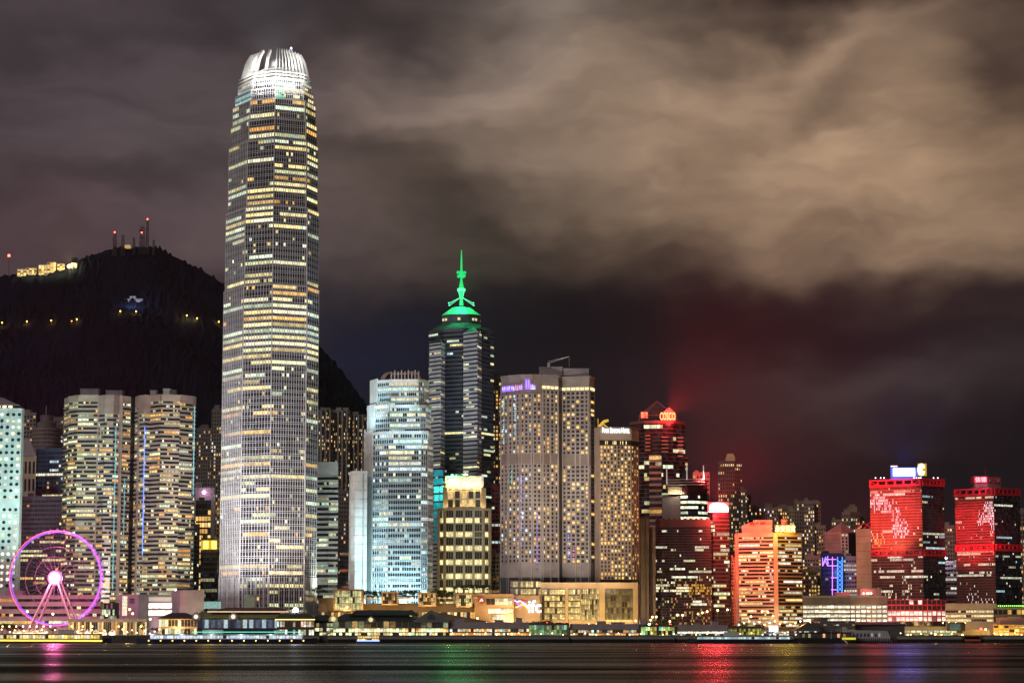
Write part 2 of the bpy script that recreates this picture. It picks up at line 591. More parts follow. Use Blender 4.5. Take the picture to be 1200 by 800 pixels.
gl_ = nt.nodes.new('ShaderNodeBsdfGlossy'); gl_.inputs['Roughness'].default_value = .27; gl_.inputs['Color'].default_value = (.95, .95, .95, 1); nt.links.new(bp.outputs[0], gl_.inputs['Normal'])
mp = nt.nodes.new('ShaderNodeMapping'); mp.inputs['Scale'].default_value = (.30, 1, 1); nt.links.new(t.outputs['Object'], mp.inputs[0])
n = nt.nodes.new('ShaderNodeTexNoise'); n.inputs['Scale'].default_value = .017; n.inputs['Detail'].default_value = 3; nt.links.new(mp.outputs[0], n.inputs['Vector'])
cr_ = nt.nodes.new('ShaderNodeMapRange'); cr_.inputs['From Min'].default_value = .40; cr_.inputs['From Max'].default_value = .66; cr_.inputs['To Min'].default_value = .045; cr_.inputs['To Max'].default_value = .46; nt.links.new(n.outputs['Fac'], cr_.inputs[0])
mx_ = nt.nodes.new('ShaderNodeMixShader'); nt.links.new(cr_.outputs[0], mx_.inputs[0]); nt.links.new(b.outputs[0], mx_.inputs[1]); nt.links.new(gl_.outputs[0], mx_.inputs[2]); nt.links.new(mx_.outputs[0], nt.nodes['Material Output'].inputs[0])
mb = MB(); mb.face(((-4000, -300, 0), (4000, -300, 0), (4000, SHORE + 1, 0), (-4000, SHORE + 1, 0)))
plain('water', mb, wm_)

mb = MB()
mb.face(((-9000, SHORE + .5, GZ), (9000, SHORE + .5, GZ), (9000, 12000, GZ), (-9000, 12000, GZ)))
plain('ground', mb, asphalt)
mb = MB(); mb.box((-4000, SHORE, -3), (4000, SHORE + .45, GZ + .9))
for i in range(-300, 301, 3):
    mb.box((i - .35, SHORE - .4, -1), (i + .35, SHORE - .002, GZ + .4))
plain('sea_wall', mb, mat('seawall_concrete', (.10, .095, .09), .8))

# ---- the wooded hill behind the left of the city
SIL = [(-420, 372), (-200, 345), (-60, 330), (0, 323), (40, 319), (72, 311), (95, 301), (130, 291), (165, 288), (185, 290), (205, 300), (235, 316),
       (262, 332), (300, 352), (340, 378), (375, 405), (405, 440), (430, 475), (455, 510), (500, 565), (560, 630), (640, 700), (760, 738)]
Y0H, YR = 2320.0, 3200.0
prn = random.Random(3)
WAV = [(prn.uniform(.012, .05), prn.uniform(.012, .05), prn.uniform(0, 6.28), prn.uniform(.4, 1)) for _ in range(9)]


def ridge(u):
    if u <= SIL[0][0]: return Z(SIL[0][1], YR)
    for (a, va), (b_, vb) in zip(SIL, SIL[1:]):
        if a <= u <= b_:
            k = (u - a) / (b_ - a)
            return Z(va + (vb - va) * k, YR)
    return GZ


def hill_z(x, y):
    u = 600 + F * x / y * math.cos(TH)
    t = (y - Y0H) / (YR - Y0H)
    if t <= 0: return GZ - 2
    zr = ridge(u) - GZ
    if t <= 1:
        h = zr * (t ** 1.15)
    else:
        h = zr * max(0, 1 - (t - 1) * 1.2)
    g = sum(a * math.sin(fx * x + fy * y + p) for fx, fy, p, a in WAV)
    return GZ + h + g * 3.2 * min(1, h / 120) * (1 if t < .93 else max(0, (1 - t) / .07))


us = [-420 + 3.0 * i for i in range(int(1180 / 3.0))]
ys = [Y0H + 12.0 * j for j in range(int((YR + 500 - Y0H) / 12))]
mb = MB(); hv = []
hr = random.Random(5)
for y in ys:
    for u in us:
        x = (u - 600) / F * y / math.cos(TH)
        z = hill_z(x, y)
        hv.append((x + hr.uniform(-1.2, 1.2), y + hr.uniform(-4, 4), z + (hr.random() ** 2 * 6.0 if z > GZ + 8 else 0)))
W_ = len(us)
me = bpy.data.meshes.new('hill')
me.from_pydata(hv, [], [(j * W_ + i, j * W_ + i + 1, (j + 1) * W_ + i + 1, (j + 1) * W_ + i) for j in range(len(ys) - 1) for i in range(W_ - 1)])
me.materials.append(mat('wooded_hillside', (.0055, .0095, .022), .95, 0, .6, .012, .6, .0))
ho = bpy.data.objects.new('hill', me); COL.objects.link(ho); tag(ho, kind='structure')


def on_hill(u, v):
    y = Y0H + 20
    while y < YR:
        p = P(u, v, y)
        if p.z <= hill_z(p.x, y) + 2: return Vector((p.x, y, hill_z(p.x, y)))
        y += 4
    p = P(u, v, YR); return Vector((p.x, YR, p.z))


# ================================================================== the two tall finance towers
def fins(T, A, B, z0, z1, n, w, out, mi):
    d = (B - A); L = d.length; d = d / L
    for i in range(n + 1):
        c = A + d * (L * i / n)
        T.wall.ebox(c - d * w / 2, c + d * w / 2, .1, out, z0, z1, mi)


def rails(T, A, B, z0, fh, nf, mi, h=.34, offs=(0.0, .30), out=.55):
    for k in range(nf):
        for o in offs:
            T.wall.ebox(A, B, .1, out, z0 + (k + o) * fh, z0 + (k + o) * fh + h, mi)


finw = mat('white_steel_fin', (.72, .72, .74), .45); ifcg = winmat('window_glass_tower', (.02, .022, .03), .12)
YT = 1700.0
base_pts = [(259.3, 1732), (282, 1703), (316, 1692), (357, 1704), (370.3, 1724)]
bp_ = plan(base_pts, 600)
cen = Vector((sum(p.x for p in bp_) / 5, 1722.0))
T = Thing('skyscraper', 'tallest tower, pale fins all over and a glowing white domed crown', 'skyscraper', (cen.x, 1692, GZ))
T.win = ifcg
FH = 4.67
tiers = [(GZ, Z(335, YT), 1.0), (Z(335, YT), Z(243, YT), .978), (Z(243, YT), Z(165, YT), .94), (Z(165, YT), Z(141, YT), .905), (Z(141, YT), Z(117, YT), .875), (Z(117, YT), Z(104, YT), .825), (Z(104, YT), Z(93, YT), .775)]
fm, gm, rm = T.mi(finw), T.mi(dglass), T.mi(steel)
ktot = 0
for ti, (za, zb, s) in enumerate(tiers):
    pl = [cen + (p - cen) * s for p in bp_]
    back = [cen + Vector((26 * s, 30 * s)), cen + Vector((-20 * s, 32 * s))]
    nf = max(1, round((zb - za) / FH)); fh = (zb - za) / nf
    T.wall.prism(pl + back, za, zb, gm)
    for i, (nb, nfin) in enumerate(((9, 11), (13, 10), (16, 14), (6, 5))):
        A, B = pl[i], pl[i + 1]
        def lit(k, nb, i=i, za=za, fh=fh):
            z = za + k * fh; key = int(z / FH)
            st = random.Random(key * 31 + 5)
            p = .70 if z > 190 else .45; pc_ = .72; s_hi = 1.7 if z > 190 else 1.5
            if ti >= 5: p = .5
            mode_ = st.random()
            v = 738 - (z - 8) * .625 * 2.56 / 1.6  # rough
            if 205 < z < 246 and i > 0: p, pc_ = .98, .93
            if 262 < z < 275: p = .12
            f = office(p, pc_, PALE if mode_ > .14 else WARM, (.7, s_hi + .2), .05, .13)
            return f(k, nb)
        T.grid(A, B, za, zb, nf, nb, sp=.5, lit=lit, tier=ti, sill=.95)
        rails(T, A, B, za, fh, nf, fm)
        fins(T, A, B, za, zb, nfin, .30 if i != 0 else .42, .8, fm)
        T.wall.ebox(A, B, 0, .8, zb - .3, zb + .6, fm)
    for q in range(1, 4):            # bright corner lines
        c = pl[q]; T.wall.tube((c.x, c.y - .7, za), (c.x, c.y - .7, zb), .55, n=6, mi=fm)
# entrance storeys
for i in range(4):
    A, B = bp_[i], bp_[i + 1]
    fins(T, A, B, GZ, Z(676, YT), 7, .8, 1.3, fm)
w = T.finish()
# crown of curved blades
zc, s = tiers[-1][1], .765
pl = [cen + (p - cen) * s for p in bp_]
HCR = Z(52, YT) - zc
crown = mat('crown_white_steel', (.74, .74, .72), .5)


PROF = [(0, 0), (.22, .05), (.49, .15), (.70, .25), (.85, .38), (.95, .50), (1, .56)]
def prof(x):
    for (a, fa), (b_, fb) in zip(PROF, PROF[1:]):
        if x <= b_: return fa + (fb - fa) * (x - a) / (b_ - a)
    return PROF[-1][1]


def blade(T, b0, n, width, hfac=1.0, kin=.62, name='crown_fin', amax=68):
    t = (cen - b0); mb = MB(); prev = None
    side = Vector((n.y, -n.x)) * width / 2
    N = 14
    for j in range(N + 1):
        hh_ = j / N
        pr_ = prof(hh_ * hfac); o = b0 + Vector((t.x * pr_ * .62, t.y * pr_)); z = zc + HCR * hh_ * hfac
        inn = o + t.normalized() * (2.0 - 1.0 * j / N)
        cur = [(o - side, z), (o + side, z), (inn + side, z - 1.5), (inn - side, z - 1.5)]
        if prev:
            for q in range(4):
                a1, b1 = prev[q], prev[(q + 1) % 4]; c1, d1 = cur[(q + 1) % 4], cur[q]
                mb.face(((a1[0].x, a1[0].y, a1[1]), (b1[0].x, b1[0].y, b1[1]), (c1[0].x, c1[0].y, c1[1]), (d1[0].x, d1[0].y, d1[1])))
        prev = cur
    mb.face([(p.x, p.y, z) for p, z in prev])
    T.part(name, mb, crown)


for i, (nb, wd) in enumerate(((9, .8), (2, 1.9), (7, .62), (2, .7))):
    A, B = pl[i], pl[i + 1]; d = (B - A); nrm = Vector((d.y, -d.x)).normalized()
    for q in range(nb + (1 if i == 3 else 0)):
        blade(T, A + d * (q / nb), nrm, wd, [.93, .98, 1, .93][i])
# inner drum, ring beams and masts of the crown
mb = MB()
ins = [cen + (p - cen) * .80 for p in pl] + [cen + Vector((14, 18)), cen + Vector((-12, 18))]
ins2 = [cen + (p - cen) * .60 for p in ins]
mb.prism([cen + (p - cen) * .90 for p in ins], zc, zc + HCR * .42, 0, tpoly=[cen + (p - cen) * .72 for p in ins])
T.part('crown_core', mb, mat('crown_core_panel', (.55, .55, .54), .5))
mb = MB(); mb.prism([cen + (p - cen) * .45 for p in ins], zc + HCR * .42 + .01, zc + HCR * .75, 0, tpoly=[cen + (p - cen) * .35 for p in ins2]); T.part('dark_upper_core', mb, dgrey)  # upper core coloured dark so the gaps between fins look dark
mb = MB()
for k in range(4):
    A, B = pl[k], pl[k + 1]
    for h, q in ((.03, 0), (.12, .0), (.21, .01)):
        A2, B2 = A + (cen - A) * q, B + (cen - B) * q
        mb.ebox(A2, B2, .1, .9, zc + HCR * h, zc + HCR * h + .7)
T.part('crown_ring', mb, crown)
mb = MB(); q = pl[3] + (cen - pl[3]) * .45
mb.tube((q.x, q.y, zc + HCR * .7), (q.x, q.y, zc + HCR * 1.0), .3, .15)
ms = T.part('beacon_mast', mb, steel)
mb = MB(); mb.ball((q.x, q.y, zc + HCR * 1.0 + .6), .7); T.part('beacon', mb, emit('blue_white_beacon', (.6, .7, 1), 8), ms)
# coloured light panels just under the crown
for (fa, fb, e, col) in ((0, .95, 0, (.45, 1, .95)), (0.03, .32, 2, (0, .75, .42))):
    for (va_, vb_, s4) in ((116.5, 105, .825), (103, 94.5, .775)):
        za, zb = Z(va_, YT), Z(vb_, YT)
        A, B = cen + (bp_[e] - cen) * s4, cen + (bp_[e + 1] - cen) * s4; d = B - A
        a_, b__ = A + d * fa, A + d * fb; n = Vector((d.y, -d.x)).normalized() * .2
        mb = MB()
        for k in range(2):
            z_ = za + (zb - za) * k / 2; ze_ = za + (zb - za) * (k + 1) / 2 - .8; q_ = .55 if s4 < .8 else 1.0
            mb.face(((a_.x + n.x, a_.y + n.y, z_ + .8), (b__.x + n.x, b__.y + n.y, z_ + .8), (b__.x + n.x, b__.y + n.y, ze_), (a_.x + n.x, a_.y + n.y, ze_)), 0, tuple(c * q_ for c in col))
        T.part('glow_panel', mb, winmat('glow_panel_glass', (.05, .06, .06), .3, .25))
# its floodlights: at the foot, at the setbacks and lamps added in the air round the crown
WH = (1, .97, .98)
spot(P(205, 690, 1600), P(266, 610, 1718), 3.6e5, WH, 60)
spot(P(215, 620, 1560), P(268, 520, 1718), 3.2e5, (.93, .95, 1), 50)
spot(P(262, 700, 1630), P(290, 600, 1700), 1.7e5, WH, 80)
spot(P(305, 705, 1630), P(308, 580, 1695), 1.5e5, (1, .93, .86), 80)
spot(P(345, 705, 1630), P(340, 600, 1698), 1.0e5, (1, .80, .66), 80)
spot(P(220, 560, 1500), P(272, 380, 1710), 3.0e5, (.90, .92, 1), 50)
spot(P(330, 600, 1520), P(330, 380, 1700), 6e4, (.93, .92, 1), 60)
for u, dy, pw in ((262, -36, 4.4e5), (290, -60, 3.6e5), (322, -64, 3.4e5), (352, -56, 2.6e5), (382, -30, 1.6e5)):
    spot(P(u, 150, 1705 + dy), (cen.x, cen.y - 6, zc + HCR * 1.05), pw * .85, (1, .98, .94), 32, .9)
for u, dy in ((283, 8), (296, -8), (311, -16), (328, -17), (344, -12), (360, 2)): point(P(u, 86, 1705 + dy), 3.6e3, (1, .98, .94), .4)  # bare lamps added outside the fins to whiten the crown
for u in (301, 322, 343):
    point(P(u, 74, 1716), 4e3, (1, .98, .92), 1.0)

# ---- the shorter finance tower
YB = 1720.0
bpts = [(427, 1742), (437, 1724), (455, 1716), (493, 1714), (500, 1718), (506, 1732)]
b0 = plan(bpts, 620); cen1 = Vector((sum(p.x for p in b0) / 6, 1740.0))
T = Thing('office_tower', 'floodlit blue-white tower with stepped shoulders and dark finned top', 'skyscraper', (cen1.x, 1714, GZ))
fm, gm, sp_, pm_ = T.mi(finw), T.mi(dglass), T.mi(mat('pale_blue_spandrel', (.31, .39, .42), .5)), T.mi(white)
for ti, (va, vb, s) in enumerate(((742, 508, 1.0), (508, 477, .925), (477, 447, .85))):
    za, zb = Z(va, YB), Z(vb, YB); za = max(za, GZ)
    pl = [cen1 + (p - cen1) * s for p in b0]
    T.wall.prism(pl + [cen1 + Vector((20 * s, 18)), cen1 + Vector((-22 * s, 18))], za, zb, gm)
    nf = round((zb - za) / 4.1)
    for i, nb in enumerate((0, 7, 14, 3, 5)):
        A, B = pl[i], pl[i + 1]
        if nb == 0:
            T.wall.ebox(A, B, .05, .9, za, zb + 3, pm_); continue
        fl = office(.52, .7, COOL + GREENISH, (.5, 1.4), .08)
        T.grid(A, B, za, zb, nf, nb, sp=.44, dep=.5, wm=mat('pale_blue_spandrel', (.31, .39, .42)), lit=fl, tier=ti, pier=.12, pm=finw, pdep=.75)
        T.wall.ebox(A, B, 0, 1.1, zb - .6, zb + 1.6, fm)
    if ti == 2: top1, ztop1 = pl, zb
w = T.finish()
zt = Z(434, YB)
for a, b_ in ((1, .55), (4, .45)):        # curved shoulder shells
    A = top1[a]; mb = MB(); wdt = 5.5; prev = None
    sg = 1 if a == 1 else -1
    for j in range(9):
        ang = R(84) * j / 8
        x = A.x + sg * (1 + 7.5 * (1 - math.cos(ang))); z = ztop1 + (zt - ztop1) * math.sin(ang)
        cur = ((x, A.y + 2, z), (x + sg * 3.5, A.y - 1, z - .6), (x + sg * 3.5, A.y + 14, z - .6), (x, A.y + 14, z))
        if prev:
            for q in range(4): mb.face((prev[q], prev[(q + 1) % 4], cur[(q + 1) % 4], cur[q]))
        prev = cur
    mb.face(prev); T.part('crown_shell', mb, pink)
A, B = top1[2], top1[3]
for k in range(9):
    p = A + (B - A) * (k / 8); mb = MB()
    mb.ebox(p - Vector((.45, 0)), p + Vector((.45, 0)), -1.6, .3, ztop1, zt - (0 if k % 2 else .8), 0, True)
    T.part('crown_fin', mb, pink)
mb = MB(); mb.ebox(A, B, -1.5, -.9, zt - 2.6, zt - 2.0, 0, True); T.part('crown_beam', mb, pink)
for e in (1, 3):                           # lit setback lanterns at the shoulders
    pass
CB = (.56, .91, 1)
spot(P(395, 690, 1640), P(429, 600, 1737), 2.2e5, CB, 34)
for u in (444, 458, 472, 486): spot(P(u, 728, 1684), P(u, 664, 1716), 9e4, CB, 100)
spot(P(440, 522, 1692), P(446, 490, 1722), 1.6e4, CB, 100)
spot(P(470, 518, 1692), P(472, 490, 1722), 1.0e4, CB, 120)
spot(P(498, 520, 1700), P(494, 490, 1722), 1.2e4, CB, 100)
spot(P(415, 500, 1700), P(433, 470, 1735), 8e4, CB, 80)
spot(P(470, 476, 1700), P(470, 452, 1722), 7e3, (.6, .95, 1), 120)
spot(P(470, 455, 1704), P(470, 438, 1725), 4e3, (1, .85, .85), 120)
# rounded white slab beside it
T = tower('white_tower', 'windowless white slab with a rounded edge beside the floodlit tower', 'building', [(409, 1722), (411, 1712), (416, 1706), (430, 1708)], 620, 553, white, 24)
for k in range(1, 18):
    z = GZ + (T.z1 - GZ) * k / 18
    for i in range(3): T.wall.ebox(T.fr[i], T.fr[i + 1], -.2, .12, z, z + .25, T.mi(steel))
for u in (420, 425):
    c = plan([(u, 1706.9)], 620)[0]; T.wall.ebox(c, c + Vector((.35, .1)), -.1, .2, GZ, T.z1 - 1, T.mi(steel))
parapet(T, 1.0, .3, white); T.finish()
spot(P(392, 700, 1640), P(418, 620, 1708), 7e4, (.9, 1, .98), 70)

# ================================================================== left group
# ---- tower with round windows
T = tower('round_window_tower', 'pale aqua tower cut by the photo\'s edge, dotted with round windows', 'skyscraper', [(-34, 1710), (-24, 1700), (23.2, 1700), (26, 1706)], 580, 478, cyanp, 36)
A, B = T.fr[1], T.fr[2]; d = (B - A); L = d.length; d = d / L
pit = 7.42; wu = 6.75
nrow = int((692 - 482) / pit)
WR = winmat('porthole_glass', (.02, .03, .03), .15)
T.win = WR
rimm = MB()
for r_ in range(nrow):
    for c in range(7):
        u = 20.3 - c * wu - r_ * 0.013 * 7
        p = A + d * ((X(u, 580, 1700) - A.x)); z = Z(485.5 + r_ * pit, 1700); rad = 1.25
        on = rng.random() < (.36 if r_ < 16 else .75) and r_ != 14
        if r_ == 14: continue
        q = rng.uniform(.55, 1.8); g = (q, q * rng.uniform(.85, 1), q * rng.uniform(.55, .85)) if on else (0, .004, .006)
        ring = [((p + d * (rad * math.cos(a))).x, p.y - .12, z + rad * math.sin(a)) for a in [2 * math.pi * k / 12 for k in range(12)]]
        T.cells.append((max(g) if u > 0 else -1, [(ring, g)]))
        for k in range(12):
            a0, a1 = 2 * math.pi * k / 12, 2 * math.pi * (k + 1) / 12
            q4 = [((p + d * (rr * math.cos(a))).x, yy, z + rr * math.sin(a)) for rr, yy, a in ((rad, p.y - .1, a0), (rad + .3, p.y - .5, a0), (rad + .3, p.y - .5, a1), (rad, p.y - .1, a1))]
            T.wall.face(q4, 0)
for k in range(0, nrow + 1):
    z = Z(485.5 + (k - .5) * pit, 1700); T.wall.ebox(A, B, -.1, .06, z - .08, z + .08, T.mi(steel))
T.finish()
mb = MB(); fr = [p + Vector((1.5, 2)) for p in T.fr]
zz = Z(474.5, 1700)
mb.prism(plan([(-30, 1708), (-22, 1704), (20, 1704), (22, 1708), (20, 1730), (-30, 1730)], 580), T.z1 + .01, zz, 0)
T.part('dark_storey', mb, black)
mb = MB()
mb.prism(plan([(-34, 1710), (-24, 1699.5), (22, 1699.5), (25, 1706), (23, 1735), (-32, 1735)], 470), zz + .01, Z(463, 1700), 0, tpoly=plan([(-26, 1722), (-20, 1716), (2, 1716), (4, 1720), (4, 1730), (-24, 1730)], 470))
T.part('roof', mb, lilac)
mb = MB()
for u in (-4, 3, 10): mb.box((X(u, 478, 1703), 1703.2, Z(477.4, 1703)), (X(u + 4, 478, 1703), 1703.9, Z(475.2, 1703)))
T.part('roof_lamp', mb, emit('warm_lamp', (1, .75, .4), 3))
spot(P(-30, 700, 1620), P(8, 600, 1700), 8.5e5, (.62, 1, .93), 90)
spot(P(20, 705, 1630), P(14, 640, 1700), 3.5e5, (.62, 1, .93), 100)
spot(P(10, 640, 1560), P(6, 540, 1700), 1.0e6, (.55, 1, .92), 60)

# ---- the twin towers of striped stone
def striped(name, label, edges, v, vt, Yb, lit, extra):
    us_ = [e[0] for e in edges]
    T = tower(name, label, 'office tower', [(e[0], e[1]) for e in edges], v, vt, dglass, 26, 'twin striped stone towers')
    for i, e in enumerate(edges[:-1]):
        nb, style, vtop = e[2], e[3], e[4]
        zt = Z(vtop, T.Y); nf = round((zt - GZ) / (5.05 * .645))
        A, B = T.fr[i], T.fr[i + 1]
        if style == 'stone':
            T.wall.ebox(A, B, .02, .9, GZ, T.z1 + .6, T.mi(pink)); continue
        if style == 'dark':
            T.wall.ebox(A, B, -.5, .02, GZ, T.z1, T.mi(black)); continue
        T.grid(A, B, GZ, zt, nf, nb, sp=.48, dep=.8 if style != 'glassy' else .5, wm=beige if style != 'glassy' else steel, lit=lit, tier=0 if vtop > 480 else 0, pier=.06, pm=dgrey, pdep=.2)
        if zt < T.z1 - 1:
            T.wall.ebox(A, B, -.2, .5, zt + .01, T.z1 + .4, T.mi(pink))
        else:
            T.wall.ebox(A, B, -.2, 1.0, zt - 4.4, zt + .8, T.mi(beige))
    return T


lt = office(.72, .45, PALE + WARM[:3], (.45, 1.5), .10, .3)
T = striped('striped_stone_tower', 'left of two striped stone office towers, two roof boxes, behind ferris wheel',
            [(73.5, 1782, 3, 'band', 469), (79, 1768, 5, 'band', 463), (89.5, 1758, 11, 'band', 463), (112.3, 1758, 0, 'stone', 0), (114, 1758, 4, 'glassy', 484), (121, 1752, 4, 'glassy', 484), (131, 1753, 4, 'glassy', 484),
             (138, 1760, 0, 'stone', 0), (142, 1760, 5, 'band', 470), (151, 1766, 0, 'dark', 0), (155.5, 1770, 0, 0, 0)], 575, 463, 1760, lt, None)
T.finish()
roofbox(T, 94, 115, 456, 463, 1768, 10, lilac); roofbox(T, 124, 143, 458, 466, 1770, 10, lilac)
T2 = striped('striped_stone_tower', 'right of two striped stone office towers, blue reflected line down its curved bay',
             [(157, 1770, 3, 'band', 474), (161, 1762, 0, 'stone', 0), (162.5, 1760, 3, 'glassy', 483), (168, 1754, 3, 'glassy', 483), (174.5, 1758, 4, 'band', 463), (187, 1748, 11, 'band', 463), (209, 1753, 7, 'band', 470),
              (224, 1764, 2, 'glassy', 474), (227.5, 1770, 0, 0, 0)], 575, 462, 1760, lt, None)
T2.finish()
roofbox(T2, 176, 183, 458, 462.5, 1764, 8, steel); roofbox(T2, 191, 199, 456, 462, 1764, 8, white); roofbox(T2, 199.5, 206, 457.5, 462, 1765, 8, grey)
for TT, u, va, vb, col, st in ((T2, 168.4, 500, 650, (.12, .25, 1), 2.2), (T2, 226.5, 476, 580, (.3, .85, .9), .8), (T, 134.5, 500, 690, (.2, .8, .85), .7), (T, 146, 560, 640, (.2, .8, .85), .5)):  # glowing strips put in for neon reflected on the facades
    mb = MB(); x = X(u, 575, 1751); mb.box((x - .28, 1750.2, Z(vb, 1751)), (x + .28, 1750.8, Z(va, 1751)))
    TT.part('glow_strip', mb, emit('strip_%d' % u, col, st))
spot(P(95, 700, 1650), P(92, 600, 1760), 1.7e5, (1, .88, .76), 90)
spot(P(185, 700, 1650), P(180, 600, 1760), 1.6e5, (1, .90, .80), 90)

rnr = random.Random(21)


# ---- generic background blocks
def bands(name, label, cat, pts, v, vt, wall, nbs, pitch=5.0, sp=.4, pier=.25, lit=None, group=None, depth=22, wname='window_row', boxes=(), **kw):
    T = tower(name, label, cat, pts, v, vt, wall, depth, group)
    px = T.Y / F
    nf = max(1, round((T.z1 - GZ) / (pitch * px)))
    faces(T, nf, nbs, sp=sp, pier=pier, wm=wall, lit=lit or home(), z1=T.z1 - .8, **kw)
    parapet(T, 1.5, .4, wall)
    T.finish(wname)
    for (u0, u1, v0, v1) in boxes:
        roofbox(T, u0, u1, v0, v1, T.Y + 5, 8, wall)
    a, b_ = T.fr[0], T.fr[-1]
    if (b_ - a).length > 6 and vt < 660:
        q = a + (b_ - a) * rnr.uniform(.15, .4); mb = MB(); w_ = rnr.uniform(1.2, 2.4); h_ = rnr.uniform(1.6, 3.4)
        mb.box((q.x - w_, q.y + 3, T.z1 + .01), (q.x + w_, q.y + 7, T.z1 + 1.5 + h_)); T.part('water_tank', mb, wall)
        if rnr.random() < .6:
            q = a + (b_ - a) * rnr.uniform(.5, .85); mb = MB(); mb.tube((q.x, q.y + 4, T.z1), (q.x, q.y + 4, T.z1 + rnr.uniform(4, 9)), .22, .1, 5); T.part('antenna', mb, dgrey)
    return T


drk = mat('dark_violet_granite', (.085, .06, .085), .4)
bands('office_block', 'dark violet office block with scattered lit windows behind ferris wheel', 'building', [(24, 1846), (72, 1840)], 640, 583, drk, [15], 5.4, .5, .12, office(.45, .45, PALE + WARM, (.5, 1.3), .03), depth=20, dep=.3)
blu = mat('blue_tinted_panel', (.05, .09, .17), .25)
bands('office_block', 'dark blue glass block between aqua tower and striped tower', 'building', [(42, 1905), (74, 1900)], 560, 527, blu, [12], 5.0, .45, .1, office(.5, .45, WARM + COOL, (.4, 1.1), .05), depth=20, dep=.3)
T = bands('stone_tower', 'narrow cream tower with tall dark slots and a pointed slate roof', 'building', [(22, 1885), (41, 1880)], 600, 536, cream, [4], 20, .3, .45, home(.04), depth=16)
mb = MB(); q = plan([(20, 1884), (42, 1879), (41, 1897), (21, 1900)], 535); c = (q[0] + q[2]) / 2
mb.prism(q, T.z1 + 1.6, Z(514, 1885), 0, tpoly=[c + (p - c) * .35 for p in q]); T.part('roof', mb, lilac)
hb = mat('pale_flat_render', (.30, .25, .23)); hb2 = mat('buff_flat_render', (.33, .27, .20)); hb3 = mat('dull_flat_render', (.20, .17, .16))
bands('apartment_tower', 'stepped flats beside the aqua tower with orange windows', 'apartment tower', [(24, 2150), (42, 2148)], 500, 485, hb, [5], 4.6, .4, .4, home(.2), boxes=((27, 36, 481, 486),))
T = Thing('round_tower', 'drum-shaped tower with ringed storeys and a thin rooftop mast', 'apartment tower', P(50.5, 500, 2120).to_tuple()[:2] + (GZ,))
cx, cy = X(50.5, 520, 2120), 2134
T.wall.lathe((cx, cy), [(13, GZ), (13, Z(500, 2120)), (9, Z(500, 2120)), (9, Z(494, 2120)), (6, Z(492, 2120)), (6, Z(485, 2120)), (0, Z(484.9, 2120))], 20, T.mi(hb3))
for k in range(9):
    z = Z(540 - k * 4.6, 2120); T.wall.lathe((cx, cy), [(13, z), (13.8, z), (13.8, z + 1.4), (13, z + 1.4)], 20, T.mi(hb))
T.finish()
mb = MB(); mb.tube((cx, cy - 4, Z(485, 2120)), (cx, cy - 4, Z(474, 2120)), .35, .15); T.part('mast', mb, steel)
bands('apartment_tower', 'flats with orange lit windows just left of striped towers', 'apartment tower', [(57, 2202), (78, 2200)], 500, 491, hb3, [6], 4.6, .4, .4, home(.3), boxes=((63, 72, 489, 493),))

# between the striped towers and the tallest tower
bands('apartment_tower', 'slim flats close to the left edge of tallest tower', 'apartment tower', [(247.5, 2242), (268, 2240)], 520, 481, hb3, [7], 4.4, .4, .45, home(.2), boxes=((251, 257, 475, 482),))
bands('apartment_tower', 'stepped dim flats in the gap left of tallest tower', 'apartment tower', [(230, 2262), (249, 2260)], 530, 503, hb3, [7], 4.4, .4, .45, home(.2), boxes=((236, 244, 498, 504),))
T = bands('grey_block', 'grey block with a glowing pink lamp on its blank top', 'building', [(224, 1962), (251, 1960)], 600, 573, grey, [0], 5, depth=20, boxes=((229, 237, 566, 574),))
mb = MB(); mb.ball(P(239, 576.5, 1958), 1.5); T.part('lamp', mb, emit('pink_lamp', (1, .45, .85), 14))
point(P(239, 576.5, 1954), 1.5e3, (1, .5, .85), 1)
bands('office_block', 'amber lit glass block under the grey blank wall', 'building', [(229, 1925), (247, 1923)], 620, 588, dgrey, [5], 7.2, .3, .12, office(.85, .75, WARM, (.5, 1.4), .1), depth=18)
T = bands('office_block', 'dark glass block carrying two glowing yellow sign panels', 'building', [(235, 1882), (255, 1880)], 670, 632, dgrey, [6], 6.0, .4, .1, office(.4, .5, GREENISH, (.1, .4), .05), depth=18)
for u in (238.6, 248.2):
    mb = MB(); mb.box((X(u, 638, 1879), 1878.6, Z(642.5, 1879)), (X(u + 5.2, 638, 1879), 1879.7, Z(633.5, 1879))); T.part('sign', mb, emit('yellow_sign', (1, .72, .08), 3.5))
mb = MB(); mb.box((X(235.5, 638, 1879), 1879.72, Z(643.5, 1879)), (X(254.5, 638, 1879), 1879.95, Z(632.6, 1879))); T.part('sign_board', mb, emit('ochre_board', (1, .6, .05), .7))
bands('office_block', 'slim pale block with small windows right of striped towers', 'building', [(222, 1852), (233.5, 1850)], 660, 616, beige, [4], 5.2, .45, .4, home(.15, GREENISH), depth=14)
bands('apartment_tower', 'orange lit sliver of a building against the tallest tower', 'building', [(253.5, 1902), (263, 1900)], 640, 592, yellowp, [3], 5.2, .45, .35, home(.35), depth=14)

